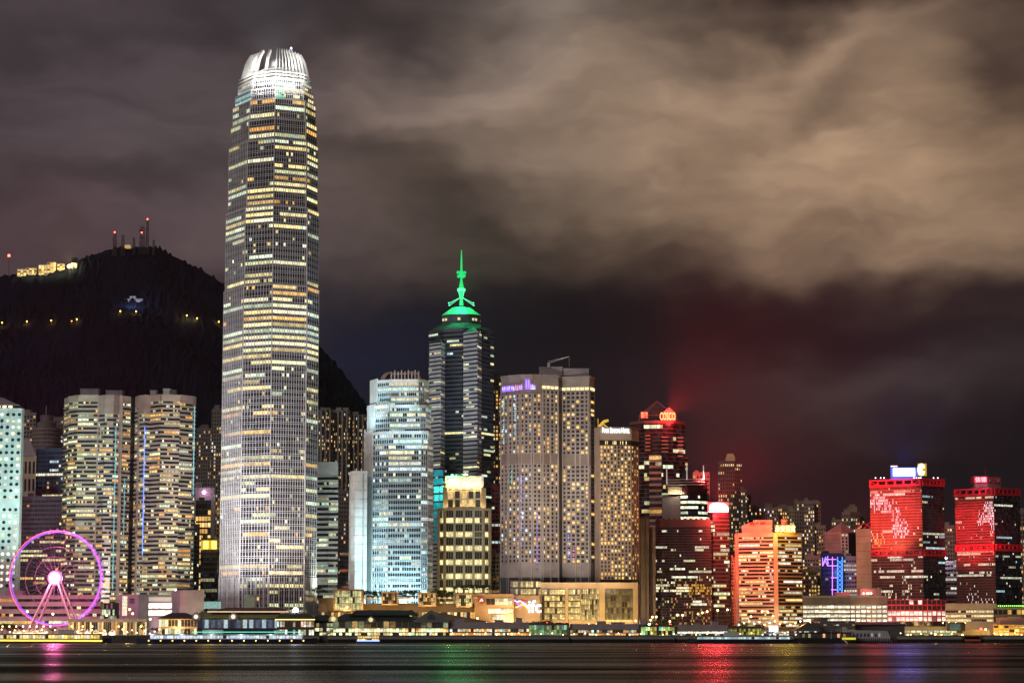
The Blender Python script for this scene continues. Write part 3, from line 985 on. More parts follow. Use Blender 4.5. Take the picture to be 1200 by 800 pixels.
# right of the tallest tower
hb4 = mat('dark_flat_render', (.15, .13, .125));  # simply a darker render
for i, (u0, u1, vt, v2, lb, bx) in enumerate(((371, 391, 481, 560, 'twin-crowned flats directly right of tallest tower', ((377, 387, 478, 483),)),
                                         (391, 409.5, 482, 560, 'tall flats with two pale blocks on the roof, second right of tallest tower', ((394, 400, 478, 483), (402, 408, 478, 483))),
                                         (409, 428, 487, 560, 'lower flats touching the left edge of floodlit tower', ((413, 420, 483, 488),)))):
    T = bands('apartment_tower', lb, 'apartment tower', [(u0, 2252 + i * 6), ((u0 + u1) / 2, 2248 + i * 6), (u1, 2253 + i * 6)], v2, vt, hb3 if i != 1 else hb, [5, 5], 4.6, .42, .5, home(.33, HOME, (.4, 1.4)), boxes=bx)
    mb = MB(); m_ = (u0 + u1) / 2
    for k in (-5, 0, 5): mb.box((X(m_ + k - .8, v2, 2246), 2245 + i * 6, GZ), (X(m_ + k + .8, v2, 2246), 2248.6 + i * 6, T.z1 + 1))
    T.part('pier', mb, hb)
bands('apartment_tower', 'dim flats seen low between striped block and white slab', 'apartment tower', [(394, 1992), (414, 1990)], 620, 576, hb4, [7], 5.0, .45, .4, home(.18), depth=18)
bands('office_block', 'low dark block with reddish windows left of white slab', 'building', [(398, 1852), (411, 1850)], 660, 645, dgrey, [5], 5.0, .4, .2, office(.6, .6, [(1, .25, .12), (1, .5, .3)], (.1, .35), .05), depth=16)
T = bands('striped_block', 'black and white banded office block right of tallest tower', 'office tower', [(368.5, 1783), (385, 1781), (396, 1781)], 620, 556, white, [6, 5], 6.05, .46, .0, office(.5, .55, GREENISH, (.15, .9), .05), depth=20, dep=.9)
mb = MB(); mb.prism(closed(plan([(368.5, 1781), (396, 1779)], 550), 18, 550, [(368.5, 1781), (396, 1779)]), T.z1 + 1.6, Z(541, 1780), 0); T.part('roof_storey', mb, white)
spot(P(385, 700, 1700), P(383, 620, 1781), 8e4, (.93, 1, .86), 80)

# ================================================================== middle group
# ---- dark tower with the green spire
stripe = mat('slate_striped_panel', (.11, .12, .155), .35); prismm = mat('silver_prism_panel', (.62, .63, .67), .5)
YC = 2000.0
T = Thing('spire_tower', 'dark tower topped by a green lit spire and two silver corner prisms', 'skyscraper', (X(540, 600, YC), YC, GZ))
v0 = 520
front = plan([(502, 2026), (520, 2008), (541, 2000), (563, 2003), (578.5, 2024)], v0)
zsh = Z(384, YC)
bk = plan([(572, 2060), (508, 2060)], v0)
T.wall.prism(front + bk, GZ, zsh, T.mi(stripe))
cC = Vector((X(540.5, 400, 2030), 2030))
nf = 72
lf = office(.26, .34, PALE + COOL[:2], (.4, 1.2), .03, .5)
for i, nb in enumerate((5, 6, 7, 4)):
    def lit(k, n, i=i):
        if k in (24, 25, 47): return [tuple(c * 1.1 for c in rng.choice(PALE)) for _ in range(n)]
        return lf(k, n)
    T.grid(front[i], front[i + 1], GZ, zsh - 2, nf, nb, sp=.5, dep=.3, wm=stripe, lit=lit)
for (uL, uM, uR, dy, vt) in ((503, 516, 521, 0, 402), (543, 559, 564, -6, 390)):
    pr = plan([(uL, 1996 + dy), (uM, 1984 + dy), (uR, 2000 + dy)], v0)
    zt = Z(vt, 1990)
    T.wall.prism(pr + [pr[2] + Vector((0, 12)), pr[0] + Vector((0, 12))], GZ, zt, T.mi(dglass))
    lp = office(.26, .40, PALE, (.4, 1.1), .03, .5)
    T.grid(pr[0], pr[1], GZ, zt, 70, 5, sp=.62, dep=.3, wm=prismm, lit=lp, tier=1 + int(uL > 520))
    T.grid(pr[1], pr[2], GZ, zt, 70, 2, sp=.62, dep=.3, wm=prismm, lit=lp, tier=1 + int(uL > 520))
    mb = MB(); c = (pr[0] + pr[1] + pr[2]) / 3 + Vector((0, 4))
    mb.prism(pr + [pr[2] + Vector((0, 10)), pr[0] + Vector((0, 10))], zt + .01, Z(vt - 6, 1990), 0, tpoly=[c + (p - c) * .35 for p in pr] + [c + Vector((1, 3)), c + Vector((-1, 3))])
    T.part('prism_cap', mb, slate)
T.finish()
def ring8(r, n=8): return [cC + Vector((r * math.cos(R(22.5) + 2 * math.pi * k / n), r * .8 * math.sin(R(22.5) + 2 * math.pi * k / n))) for k in range(n)]
pxm = YC / F
mb = MB(); mb.prism(front + bk, zsh + .01, Z(375.5, YC), 0, tpoly=ring8(26 * pxm)[4:] + ring8(26 * pxm)[:3]); T.part('sloped_roof', mb, slate)
mb = MB(); mb.prism(ring8(24.5 * pxm), Z(375.6, YC), Z(365, YC), 0)
dr = T.part('roof_drum', mb, stripe)
mb = MB(); rr = ring8(24.5 * pxm + .25)
for i in range(4, 8):
    A, B = rr[i], rr[(i + 1) % 8]
    for k in range(4):
        if rng.random() < .45:
            a, b_ = A + (B - A) * ((k + .15) / 4), A + (B - A) * ((k + .85) / 4)
            mb.face([(a.x, a.y, Z(372, YC)), (b_.x, b_.y, Z(372, YC)), (b_.x, b_.y, Z(369, YC)), (a.x, a.y, Z(369, YC))], 0, (.8, .75, .35))
T.part('window_band', mb, WIN, dr)
greenroof = mat('verdigris_roof', (.12, .36, .24), .5)
mb = MB(); mb.prism(ring8(25.5 * pxm), Z(364.9, YC), Z(355, YC), 0, tpoly=ring8(11 * pxm)); T.part('spire_base', mb, greenroof)
neon = emit('green_neon', (.005, .75, .17), 1.0); neon2 = emit('mint_neon', (.12, 1, .42), 1.5)
cx, cy = cC
zz = lambda v: Z(v, 2030)
mb = MB()
mb.lathe((cx, cy), [(2.0, zz(358)), (1.5, zz(352)), (.9, zz(346)), (2.4, zz(340)), (2.5, zz(339)), (1.0, zz(329)), (.9, zz(325)), (2.0, zz(322.5)), (2.0, zz(319)), (.9, zz(316)), (.75, zz(306)), (.3, zz(293)), (0, zz(292.8))], 8)
sp = T.part('spire', mb, neon)
mb = MB()
for k in range(8):
    a = 2 * math.pi * k / 8 + .2
    for q in range(1):
        c = (cx + 3.0 * math.cos(a), cy + 3.0 * math.sin(a), zz(321.5 + (2 if k % 2 else -2.2)))
        mb.ball(c, 1.5, 6)
T.part('spire_ball', mb, neon, sp)
mb = MB()
for sx in (-1, 1):
    for sy in (-1, 1):
        mb.tube((cx + sx * 10.5, cy + sy * 7, zz(356.5)), (cx + sx * 1.4, cy + sy * 1, zz(349)), (.26), .2)
        mb.tube((cx + sx * 2.6, cy + sy * 1.5, zz(340)), (cx + sx * .9, cy + sy * .6, zz(350)), .35, .3)
        mb.ball((cx + sx * 10.8, cy + sy * 7, zz(356.3)), .8, 6)
T.part('spire_strut', mb, neon2, sp)
mb = MB(); mb.lathe((cx, cy), [(3.4, zz(341.2)), (3.6, zz(340.6)), (3.6, zz(338.6)), (3.4, zz(338))], 8); T.part('spire_collar', mb, neon2, sp)
point((cx, cy - 15, zz(350)), 3.0e4, (.05, 1, .35), 1.5); point((cx - 9, cy - 15, zz(352)), 1.2e4, (.05, 1, .35), 1); point((cx + 9, cy - 15, zz(352)), 1.2e4, (.05, 1, .35), 1)
for (u, v) in ((516.5, 571),):       # teal light on the left prism, put in as a glowing panel
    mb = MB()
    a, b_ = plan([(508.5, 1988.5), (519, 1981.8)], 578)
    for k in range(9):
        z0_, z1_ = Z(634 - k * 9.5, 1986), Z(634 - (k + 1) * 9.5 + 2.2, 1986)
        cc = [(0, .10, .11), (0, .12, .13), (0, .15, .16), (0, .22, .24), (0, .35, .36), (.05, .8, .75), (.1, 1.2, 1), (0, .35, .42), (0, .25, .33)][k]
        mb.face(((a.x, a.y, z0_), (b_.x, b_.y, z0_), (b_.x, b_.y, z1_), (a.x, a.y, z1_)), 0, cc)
    T.part('glow_panel', mb, winmat('glow_panel_glass', (.05, .06, .06), .3, .25))
spot(P(545, 556, 1786), P(545, 440, 1990), 7e5, (.82, .88, 1), 44)  # lamp added above the cream tower's roof to brighten the prisms

# ---- cream stone building with its crown in gold light
YG = 1780.0
T = tower('gold_crowned_tower', 'cream stone office tower with gold floodlit crown below the spire tower', 'office tower', [(514.5, 1784), (521.5, 1780), (566, 1780), (573.5, 1784)], 640, 597, cream, 26)
gl = mat('cream_stone', (.5, .43, .31))
def rowlit(k, nb):
    if k % 2 == 1 or k == 0:
        return [dim((1, .88, .42), .55, 1.5) if rng.random() < .93 else (.02, .02, .01) for _ in range(nb)]
    return [(.9, .6, .2) if rng.random() < .07 else (.004, .004, .003) for _ in range(nb)]
zs = T.z1
def goldrow(A, B, nb, sub, z0, z1, nk, pw):
    d = (B - A); L = d.length; d = d / L; n = Vector((d.y, -d.x)); p = (z1 - z0) / nk; bw = L / nb
    ci = T.mi(cream)
    for k in range(nk):
        zb = z0 + k * p
        for lo, hi in ((-.04, .06), (.40, .47), (.96, .97)): T.wall.ebox(A, B, 0, .5, zb + lo * p, zb + hi * p, ci)
        for b in range(nb):
            a0, a1 = A + d * (b * bw + pw), A + d * ((b + 1) * bw - pw); on = rng.random() < .96; low = rng.random() < .12
            for s_ in range(sub):
                q0, q1 = a0 + (a1 - a0) * ((s_ + .06) / sub) + n * .1, a0 + (a1 - a0) * ((s_ + .94) / sub) + n * .1
                for (lo, hi, g) in ((.06, .40, dim((1, .86, .42), .7, 1.5) if on and rng.random() < .94 else (.05, .04, .02)), (.47, .96, dim((1, .8, .4), .2, .9) if low and rng.random() < .6 else (.006, .006, .005))):
                    T.cells.append((max(g), [(((q0.x, q0.y, zb + lo * p), (q1.x, q1.y, zb + lo * p), (q1.x, q1.y, zb + hi * p), (q0.x, q0.y, zb + hi * p)), g)]))
    for b in range(nb + 1):
        c = A + d * (b * bw); w_ = pw if 0 < b < nb else pw * .9
        T.wall.ebox(c - d * w_, c + d * w_, 0, 1.1, z0, z1, ci)
for i, nb, sb_, pw in ((0, 1, 2, 1.2), (1, 4, 3, .85), (2, 1, 2, 1.2)):
    goldrow(T.fr[i], T.fr[i + 1], nb, sb_, GZ, zs, 9, pw)
# upper stage
up = plan([(519, 1786), (524, 1783), (564, 1783), (569.5, 1786)], 580)
zu = Z(571, YG)
T.wall.prism(up + plan([(566, 1802), (522, 1802)], 580), zs + .01, zu, T.mi(cream))
for i, nb in ((1, 5),):
    A, B = up[i], up[i + 1]
    T.grid(A, B, zs + 2, zu - 2.2, 2, nb, sp=.16, pier=.3, dep=.4, wm=cream, lit=lambda k, n: [(.9, .6, .25) if rng.random() < .35 else (.01, .008, .004) for _ in range(n)], mode='cell', pdep=1.2)
T.wall.ebox(up[1], up[2], .1, 1.9, zu - 1.2, zu, T.mi(cream))
cr = plan([(522, 1787), (566, 1787)], 565)
zt = Z(558, YG)
T.finish('window')
mb = MB(); mb.prism(cr + plan([(564, 1798), (524, 1798)], 565), zu + .01, zt, 0)
for k in range(13):
    p = cr[0] + (cr[1] - cr[0]) * (k / 12); mb.ebox(p - Vector((.35, 0)), p + Vector((.35, 0)), .1, .7, zu + 3.2, zt, 0)
mb.ebox(cr[0], cr[1], .1, 1.2, zt - .4, zt + .9)
T.part('crown', mb, white)
mb = MB()
for i in range(3): mb.ebox(T.fr[i], T.fr[i + 1], .2, 1.4, zs - .6, zs + 1.4, 0, True)
T.part('parapet', mb, cream)
mb = MB(); mb.box((X(535, 558, 1792), 1792, zt + .01), (X(557, 558, 1792), 1797, Z(555, 1790))); T.part('roof_box', mb, grey)
GD = (1, .78, .38)
for u in (527, 535.5, 544, 552.5, 561): point(P(u, 566.2, 1783.5), 1.1e3, (1, .86, .55), .4)
for u in (525, 531, 539.5, 548, 556.5, 563): point(P(u, 572.5, 1780.2), 6.5e2, (1, .72, .3), .3)
for u in (524.2, 532, 540, 548, 556, 563.8): spot(P(u, 595, 1780.2), P(u, 578, 1783), 1.6e3, (1, .70, .28), 100)
for u in (517, 571): point(P(u, 594, 1782), 9e2, (1, .75, .4), .3)
spot(P(528, 715, 1700), P(535, 650, 1780), 6e4, GD, 75); spot(P(560, 715, 1700), P(555, 650, 1780), 5.5e4, GD, 75)
mb = MB(); mb.ball(P(530, 556.5, 1786), .9); T.part('lamp', mb, emit('green_lamp', (.05, 1, .3), 16)); point(P(530, 555.5, 1783), 4e3, (.05, 1, .3), .5)

bands('apartment_tower', 'amber lit sliver between spire tower and the lilac-signed tower', 'apartment tower', [(577, 2092), (588, 2090)], 500, 442, hb3, [3], 4.6, .4, .4, home(.45, WARM), depth=18)
bands('office_block', 'low red-fronted block right of the gold-crowned tower', 'building', [(576, 1872), (588, 1870)], 600, 571, mat('brick_red_render', (.30, .06, .05)), [3], 5.0, .45, .2, office(.4, .5, COOL, (.3, 1), .1), depth=14)
bands('office_block', 'small cream block at the foot of lilac-signed tower', 'building', [(573.5, 1812), (589, 1810)], 670, 650, beige, [4], 5.0, .45, .3, office(.4, .5, WARM, (.1, .6), .1), depth=14)

# ---- residential hotel tower with violet sign
YF = 1660.0
fsw = mat('mauve_grey_cladding', (.34, .295, .275)); fsd = mat('shadow_recess_cladding', (.05, .045, .05), .5); fsb = mat('mechanical_louvre', (.24, .19, .165))
pts = [(587, 1675), (596, 1668), (610, 1662), (624, 1660), (634.6, 1661), (654.5, 1668), (658.5, 1676), (691, 1671), (697, 1682)]
T = tower('residence_tower', 'wide grey hotel tower with violet lit sign and a crane on its roof', 'skyscraper', pts, 570, 440, fsw, 28)
px = YF / F
za, zb, zc_, zd, ze = GZ, Z(661, YF), Z(543, YF), Z(531, YF), Z(461, YF)
hl = home(.30, [(1, .62, .16), (1, .54, .12), (1, .70, .26)], (.8, 1.5))
hl2 = home(.30, [(1, .64, .18), (1, .55, .13), (.8, .95, 1)], (.6, 1.4))
for i, (nb, pr, l) in enumerate(((2, .48, hl2), (3, .45, hl2), (3, .45, hl2), (2, .42, hl), (4, .45, hl), (0, 0, 0), (6, .38, hl), (1, .3, hl))):
    A, B = T.fr[i], T.fr[i + 1]
    if not nb:
        T.wall.ebox(A, B, .02, .5, GZ, T.z1 - 2, T.mi(fsd)); continue
    T.grid(A, B, zb + 1.2, zc_, 23, nb, sp=.42, pier=pr, dep=.4, wm=fsw, lit=l, mode='cell', pdep=.65)
    T.grid(A, B, zd, ze if i < 4 else Z(456, YF), 14 if i < 4 else 15, nb, sp=.42, pier=pr, dep=.4, wm=fsw, lit=l, mode='cell', pdep=.65)
    T.wall.ebox(A, B, .1, .55, zc_ + .02, zd - .02, T.mi(fsb)); T.wall.ebox(A, B, .1, .55, GZ, zb + 1.1, T.mi(fsw))
    if i >= 4:   # bright top storey
        mb = MB()
        n = Vector(((B - A).y, -(B - A).x)).normalized() * .6
        for q in range(nb):
            a, b_ = A + (B - A) * ((q + .08) / nb) + n, A + (B - A) * ((q + .92) / nb) + n
            mb.face(((a.x, a.y, Z(455, YF)), (b_.x, b_.y, Z(455, YF)), (b_.x, b_.y, Z(451.5, YF)), (a.x, a.y, Z(451.5, YF))), 0, (1.3, 1.05, .55))
        T.part('window_band', mb, WIN)
    else:
        T.wall.ebox(A, B, .1, .75, ze + .3, T.z1 - (6.0 - i * 1.2 if i < 3 else -.8), T.mi(fsb))
for i in (0, 1, 2, 3, 4, 6):
    A, B = T.fr[i], T.fr[i + 1]; L = (B - A).length; d = (B - A) / L
    for f in ((0, 1.0) if i < 4 else ((0, .5, 1.0) if i == 4 else (0, .5, .67, 1.0))):
        c = A + d * (min(max(f * L, .7), L - .7)); w_ = .3 if i < 4 else .5; T.wall.ebox(c - d * w_, c + d * w_, .1, 1.1, GZ + 30, (ze if i < 4 else Z(456, YF)), T.mi(mat('pale_pilaster', (.40, .35, .33))))
    T.wall.ebox(A, B, .1, .9, GZ, Z(676, YF), T.mi(fsd))
T.finish()
parapet(T, 1.0, .7, fsw)
roofbox(T, 632, 659, 430.5, 440, 1676, 10, lilac, 'roof_house'); roofbox(T, 659.5, 690, 432.5, 440, 1678, 10, lilac, 'roof_house')
for u, vv, uu, pw in ((600, 690, 600, 1.2e5), (640, 690, 640, 1.0e5), (675, 690, 676, 1.1e5)): spot(P(u, vv, 1560), P(uu, 560, 1662), pw, (1, .88, .80), 90)
spot(P(560, 560, 1480), P(630, 500, 1665), 3.6e5, (1, .90, .86), 50)  # lamps added to lift the hotel's dark walls
# violet sign: strokes of light on a dark band
vi = emit('violet_light', (.22, .12, 1), 2.2); vi2 = emit('lilac_light', (.62, .5, 1), 2.0); vi3 = emit('rose_light', (1, .45, .5), 1.2)
sg = None
for (ua, ub, vt, vb, e0, ms) in ((588.5, 593, 452.5, 459, 0, (vi, vi2, vi)), (593.6, 598, 452, 458.4, 1, (vi, vi2, vi)), (598.6, 603, 451.5, 457.8, 1, (vi, vi2)), (603.8, 607.6, 451, 457, 1, (vi3, vi)), (608, 612.4, 450.6, 456.4, 2, (vi3, vi2, vi)),
                             (615.5, 621.4, 443.8, 456, 2, (vi, vi3, vi)), (621.9, 627.4, 450.2, 456, 3, (vi2, vi, vi2))):
    yy = 1659.2 if ub > 605 else 1666 - (ua - 588) * .35
    A, B = Vector((X(ua, 453, yy), yy)), Vector((X(ub, 453, yy), yy - (.8 if ub < 606 else 0)))
    mb = MB(); n = len(ms) * 2
    for q in range(n):
        a, b_ = A + (B - A) * (q / n), A + (B - A) * ((q + .72) / n)
        mb.ebox(a, b_, 0, .5, Z(vb, yy) + (1.2 if q % 3 == 1 else 0), Z(vt, yy) - (1.0 if q % 2 else 0), q % len(ms), True)
    mb.ebox(A, B, 0.1, .4, Z(vb, yy), Z(vb, yy) + .6, 0, True)
    T.part('sign', mb, list(ms))
# teal and coloured light strips on the curve
for u, va, vb, yy, col in ((590, 466, 520, 1671.2, (.5, .8, .85)), (603.5, 466, 515, 1664, (.5, .75, .8)), (599.5, 545, 572, 1665.5, (.2, .6, .5)), (610.8, 548, 640, 1661, (.6, .5, 1)), (629.5, 600, 670, 1659.4, (.4, .25, .9)), (666.2, 612, 655, 1673.2, (.35, .45, 1)), (672, 640, 655, 1672.4, (.9, .3, .5))):
    mb = MB(); x = X(u, (va + vb) / 2, yy)
    n = int((vb - va) / 2.6)
    for k in range(n):
        if rng.random() < .75:
            z = Z(vb - (vb - va) * k / n, yy); q = rng.uniform(.3, 1.3)
            mb.face(((x - .5, yy - 1.3, z), (x + .6, yy - 1.3, z), (x + .6, yy - 1.3, z + 1.0), (x - .5, yy - 1.3, z + 1.0)), 0, tuple(c * q for c in col))
    T.part('glow_strip', mb, WIN)
mb = MB(); p = P(643, 430.5, 1676); mb.box((p.x - 1, 1675, p.z), (p.x + 1, 1677, p.z + 3.5))
a, b_ = Vector((p.x - .5, 1676, p.z + 3)), P(667, 417.5, 1676)
mb.tube(a, b_, .35, .25); mb.tube(a + Vector((0, 0, 1.4)), b_, .25, .2); mb.tube(b_, b_ - Vector((0, 0, 7.5)), .1, .1)
for k in range(1, 8): mb.tube(a + (b_ - a) * (k / 8), a + Vector((0, 0, 1.4)) + (b_ - a - Vector((0, 0, 1.4))) * ((k + .5) / 8), .12, .12, 4)
T.part('roof_crane', mb, steel)

# ---- hotel with its name in white letters
warmw = mat('warm_grey_cladding', (.36, .28, .22))
pts = [(697.5, 1663), (703, 1654), (739.5, 1657), (748, 1668)]
T = tower('hotel_tower', 'hotel tower with white lettering, beside the wide grey hotel tower', 'hotel', pts, 590, 500, warmw, 26)
T.wall.ebox(T.fr[0], T.fr[1], .05, .5, GZ, T.z1, T.mi(warmw))
hh = home(.46, [(1, .60, .15), (1, .52, .12), (1, .68, .26)], (.9, 1.6))
for i, nb in ((1, 9), (2, 3)):
    T.grid(T.fr[i], T.fr[i + 1], Z(679, 1655), Z(521.5, 1655), 35, nb, sp=.40, pier=.48, dep=.3, wm=warmw, lit=hh, mode='cell', pdep=.7)
    T.wall.ebox(T.fr[i], T.fr[i + 1], .1, .8, Z(515.5, 1655), T.z1 - (1.2 if i == 1 else 1.8), T.mi(warmw))
    T.wall.ebox(T.fr[i], T.fr[i + 1], .05, .3, Z(521.4, 1655), Z(515.6, 1655), T.mi(black))
    T.wall.ebox(T.fr[i], T.fr[i + 1], .05, .5, GZ, Z(684, 1655), T.mi(warmw)); T.wall.ebox(T.fr[i], T.fr[i + 1], .05, .3, Z(684, 1655) + .02, Z(679, 1655), T.mi(black))
A, B = T.fr[1], T.fr[2]
mb = MB()
for fa, fb in ((.18, .21), (.24, .26), (.42, .44), (.46, .50), (.51, .54), (.66, .68), (.73, .76), (.84, .87)):
    n = Vector((0, -.45)); a, b_ = A + (B - A) * fa + n, A + (B - A) * fb + n
    mb.face(((a.x, a.y, Z(520.6, 1655)), (b_.x, b_.y, Z(520.6, 1655)), (b_.x, b_.y, Z(516.6, 1655)), (a.x, a.y, Z(516.6, 1655))), 0, (1.2, .85, .35))
T.part('window_band', mb, WIN)
T.finish()
a, b_ = plan([(705.5, 1654), (737.6, 1656.8)], 505)
lettering(T, 'Four Seasons Hotel', a, b_, Z(507.2, 1655), Z(500.6, 1655), emit('white_letter', (.92, .95, 1), 2.2), None, 1.0, 'sign', True)
mb = MB(); q = P(702.5, 497.5, 1662)
mb.tube((q.x, q.y, q.z - 1.5), (q.x + 3, q.y - 1, q.z + 2.2), 1.3, 1.0, 8); mb.tube((q.x + 3, q.y, q.z + 2.2), (q.x + 6.5, q.y, q.z + 3.2), 1.2, .9, 8)
mb.tube((q.x + 2, q.y, q.z + 1), (q.x + 6.5, q.y, q.z - 2.4), .6, .45, 6); mb.tube((q.x - 1, q.y, q.z - 2), (q.x - 1, q.y, q.z + 4.5), .2)
T.part('roof_crane', mb, emit('glow_yellow_paint', (1, .62, .1), .55, True, (.7, .45, .06)))  # light on the crane put into its paint as a glow

spot(P(715, 690, 1580), P(722, 600, 1655), 7e4, (1, .72, .48), 90)
# ---- shopping podium
yel = mat('honey_stone', (.50, .36, .22)); bronze = mat('bronze_mullion', (.14, .085, .04), .5)
T = tower('shopping_podium', 'honey stone shopping podium with tall golden lit glass below the hotels', 'shopping centre', [(633.5, 1622), (747.5, 1622)], 705, 683.5, yel, 30)
A, B = T.fr; d = B - A
seg = lambda u0, u1: (A + d * ((u0 - 633.5) / 114), A + d * ((u1 - 633.5) / 114))
gold = lambda lo, hi, p: (lambda k, n: [dim((1, .72, .26), lo, hi) if rng.random() < p else (.03, .015, .004) for _ in range(n)])
za, zb = Z(726, 1622), Z(689.5, 1622)
for (u0, u1, nf, nb, l, s, p) in ((635, 662, 5, 9, gold(.35, 1.35, .8), .22, .1), (666, 679.5, 5, 5, gold(.5, 1.35, .85), .22, .08), (681, 702, 6, 10, gold(.3, 1.0, .85), .05, .2), (709, 741.5, 5, 10, gold(.06, .3, .75), .16, .25)):
    a, b_ = seg(u0, u1); T.grid(a, b_, za, zb, nf, nb, sp=s, pier=p, dep=.4, wm=bronze, lit=l, split=True, tier=int(u0), pdep=.5)
for (u0, u1) in ((662.3, 665.8), (702.2, 708.8), (741.7, 747.5)):
    a, b_ = seg(u0, u1); T.wall.ebox(a, b_, .05, 1.2, GZ, T.z1 - 2, T.mi(yel))
T.wall.ebox(A, B, .05, 1.6, zb + .3, T.z1 + .8, T.mi(yel))
T.finish()
for u in (650, 680, 705, 735): spot(P(u, 738, 1590), P(u, 700, 1622), 2.6e4, (1, .70, .28), 120)
for u in (712, 718, 724.5, 731, 737.5): point(P(u, 726, 1620.6), 260, (1, .75, .3), .3)
T = tower('mall_wing', 'stone mall wing carrying white ifc letters and a ribbon of coloured light', 'shopping centre', [(584, 1612), (633, 1612)], 710, 697, mat('tan_stone', (.40, .28, .19)), 30)
T.finish()
a, b_ = plan([(619, 1612), (634.4, 1612)], 710)
lettering(T, 'ifc', a, b_, Z(717.5, 1612), Z(702.5, 1612), emit('white_sign_letter', (.85, .93, 1), 2.6), None, .6, 'sign')
for nm, c, st, pth in (('ribbon_blue', (.55, .65, 1), 2.2, [(603, 703), (606, 705), (609, 703.5), (612, 705.5), (616, 708), (619, 711)]), ('ribbon_red', (1, .12, .10), 1.6, [(605, 707), (608, 706), (611.5, 703.8), (615, 705.2), (619.5, 706)]),
                       ('ribbon_gold', (1, .62, .12), 1.8, [(604, 711), (608, 710), (612, 707.5), (616, 710), (619.5, 713.5), (622, 715)]), ('ribbon_violet', (.5, .2, .9), 1.5, [(601.5, 702), (604, 703.5), (607, 707), (611, 711.5)])):
    mb = MB(); mb.path([P(u, v, 1611.0) for u, v in pth], .55); T.part('light_ribbon', mb, emit(nm, c, st))
for u in (590, 600, 612): spot(P(u, 735, 1590), P(u, 708, 1612), 1.6e4, (1, .70, .35), 120)
T = tower('mall_storey', 'upper mall storeys with warm lit glass behind the light ribbon wing', 'shopping centre', [(598, 1640), (634, 1640)], 690, 680, yel, 20)
T.grid(T.fr[0], T.fr[1], Z(697, 1640), T.z1, 2, 12, sp=.25, pier=.12, dep=.4, wm=bronze, lit=gold(.2, 1.2, .7), split=True); T.finish()

# ---- dark stepped terrace of the mall with three framed glass boxes
T = tower('mall_terrace', 'long low mall terrace with lit shopfronts and planting behind the pier roofs', 'shopping centre', [(373, 1600), (600, 1600)], 712, 706.5, mat('dark_brown_stone', (.13, .10, .08)), 60)  # plain dark brown stone
A, B = T.fr
T.grid(A, B, GZ, Z(712, 1600), 1, 60, sp=.3, pier=.2, dep=.4, wm=mat('dark_brown_stone', (.1, .1, .1)), lit=lambda k, n: [dim(rng.choice(WARM), .2, 1.4) if rng.random() < .6 else (.01, .01, .01) for _ in range(n)])
T.finish()
def glassbox(name, label, u0, u1, v0, v1, Yb, depth, lit, nb, fr=.9, roof=True):
    T = Thing(name, label, 'pavilion', (X((u0 + u1) / 2, v1, Yb), Yb, Z(v1, Yb)))
    a, b_ = plan([(u0, Yb), (u1, Yb)], v0); zt, zb = Z(v0, Yb), Z(v1, Yb)
    mb = MB()
    for p, q in ((a, a + Vector((fr, 0))), (b_ - Vector((fr, 0)), b_)): mb.box((p.x, Yb, zb + .01), (q.x, Yb + depth, zt - fr - .01))
    mb.box((a.x - .2, Yb - .5, zt - fr), (b_.x + .2, Yb + depth, zt)); mb.box((a.x, Yb - .3, zb - fr), (b_.x, Yb + depth, zb))
    T.part('frame', mb, mat('warm_frame_metal', (.42, .30, .2)))
    A, B = Vector((a.x + fr, Yb + 2)), Vector((b_.x - fr, Yb + 2))
    T.wall.box((A.x, Yb + 2.4, zb + .02), (B.x, Yb + depth - .5, zt - fr - .02), T.mi(dgrey))
    T.grid(A, B, zb, zt - fr, 3, nb, sp=.08, pier=.12, dep=.3, wm=bronze, lit=lit, split=True)
    T.finish(); return T
sh = lambda lo, hi, p, pal=WARM: (lambda k, n: [dim(rng.choice(pal), lo * 1.35, hi * 1.35) if rng.random() < p else (.02, .015, .01) for _ in range(n)])
pv = [(1, .9, .4), (.95, 1, .5), (1, .8, .3)]
glassbox('glass_pavilion', 'large glass pavilion glowing pale yellow right of tallest tower', 391, 425, 690, 714, 1590, 14, sh(.25, .75, .95, pv), 12)
T = tower('canopy_wing', 'sloping glazed wing on the left of the glowing pavilion', 'pavilion', [(373, 1606), (391, 1594)], 705, 700, mat('dim_glazing', (.12, .11, .06), .3), 14, z0=Z(716, 1600)); T.finish()
glassbox('glass_box', 'framed glass box on mall terrace, first right of the large pavilion', 447, 466.5, 693, 707, 1594, 10, sh(.1, .8, .5), 8)
glassbox('glass_box', 'framed glass box on mall terrace, with amber interior, in the middle', 490, 511, 694, 708.5, 1594, 10, sh(.2, .8, .6), 8)
glassbox('glass_box', 'framed glass box on mall terrace, nearest the round red sign', 534.5, 553.5, 695, 709.5, 1594, 10, sh(.2, .9, .65, pv), 8)
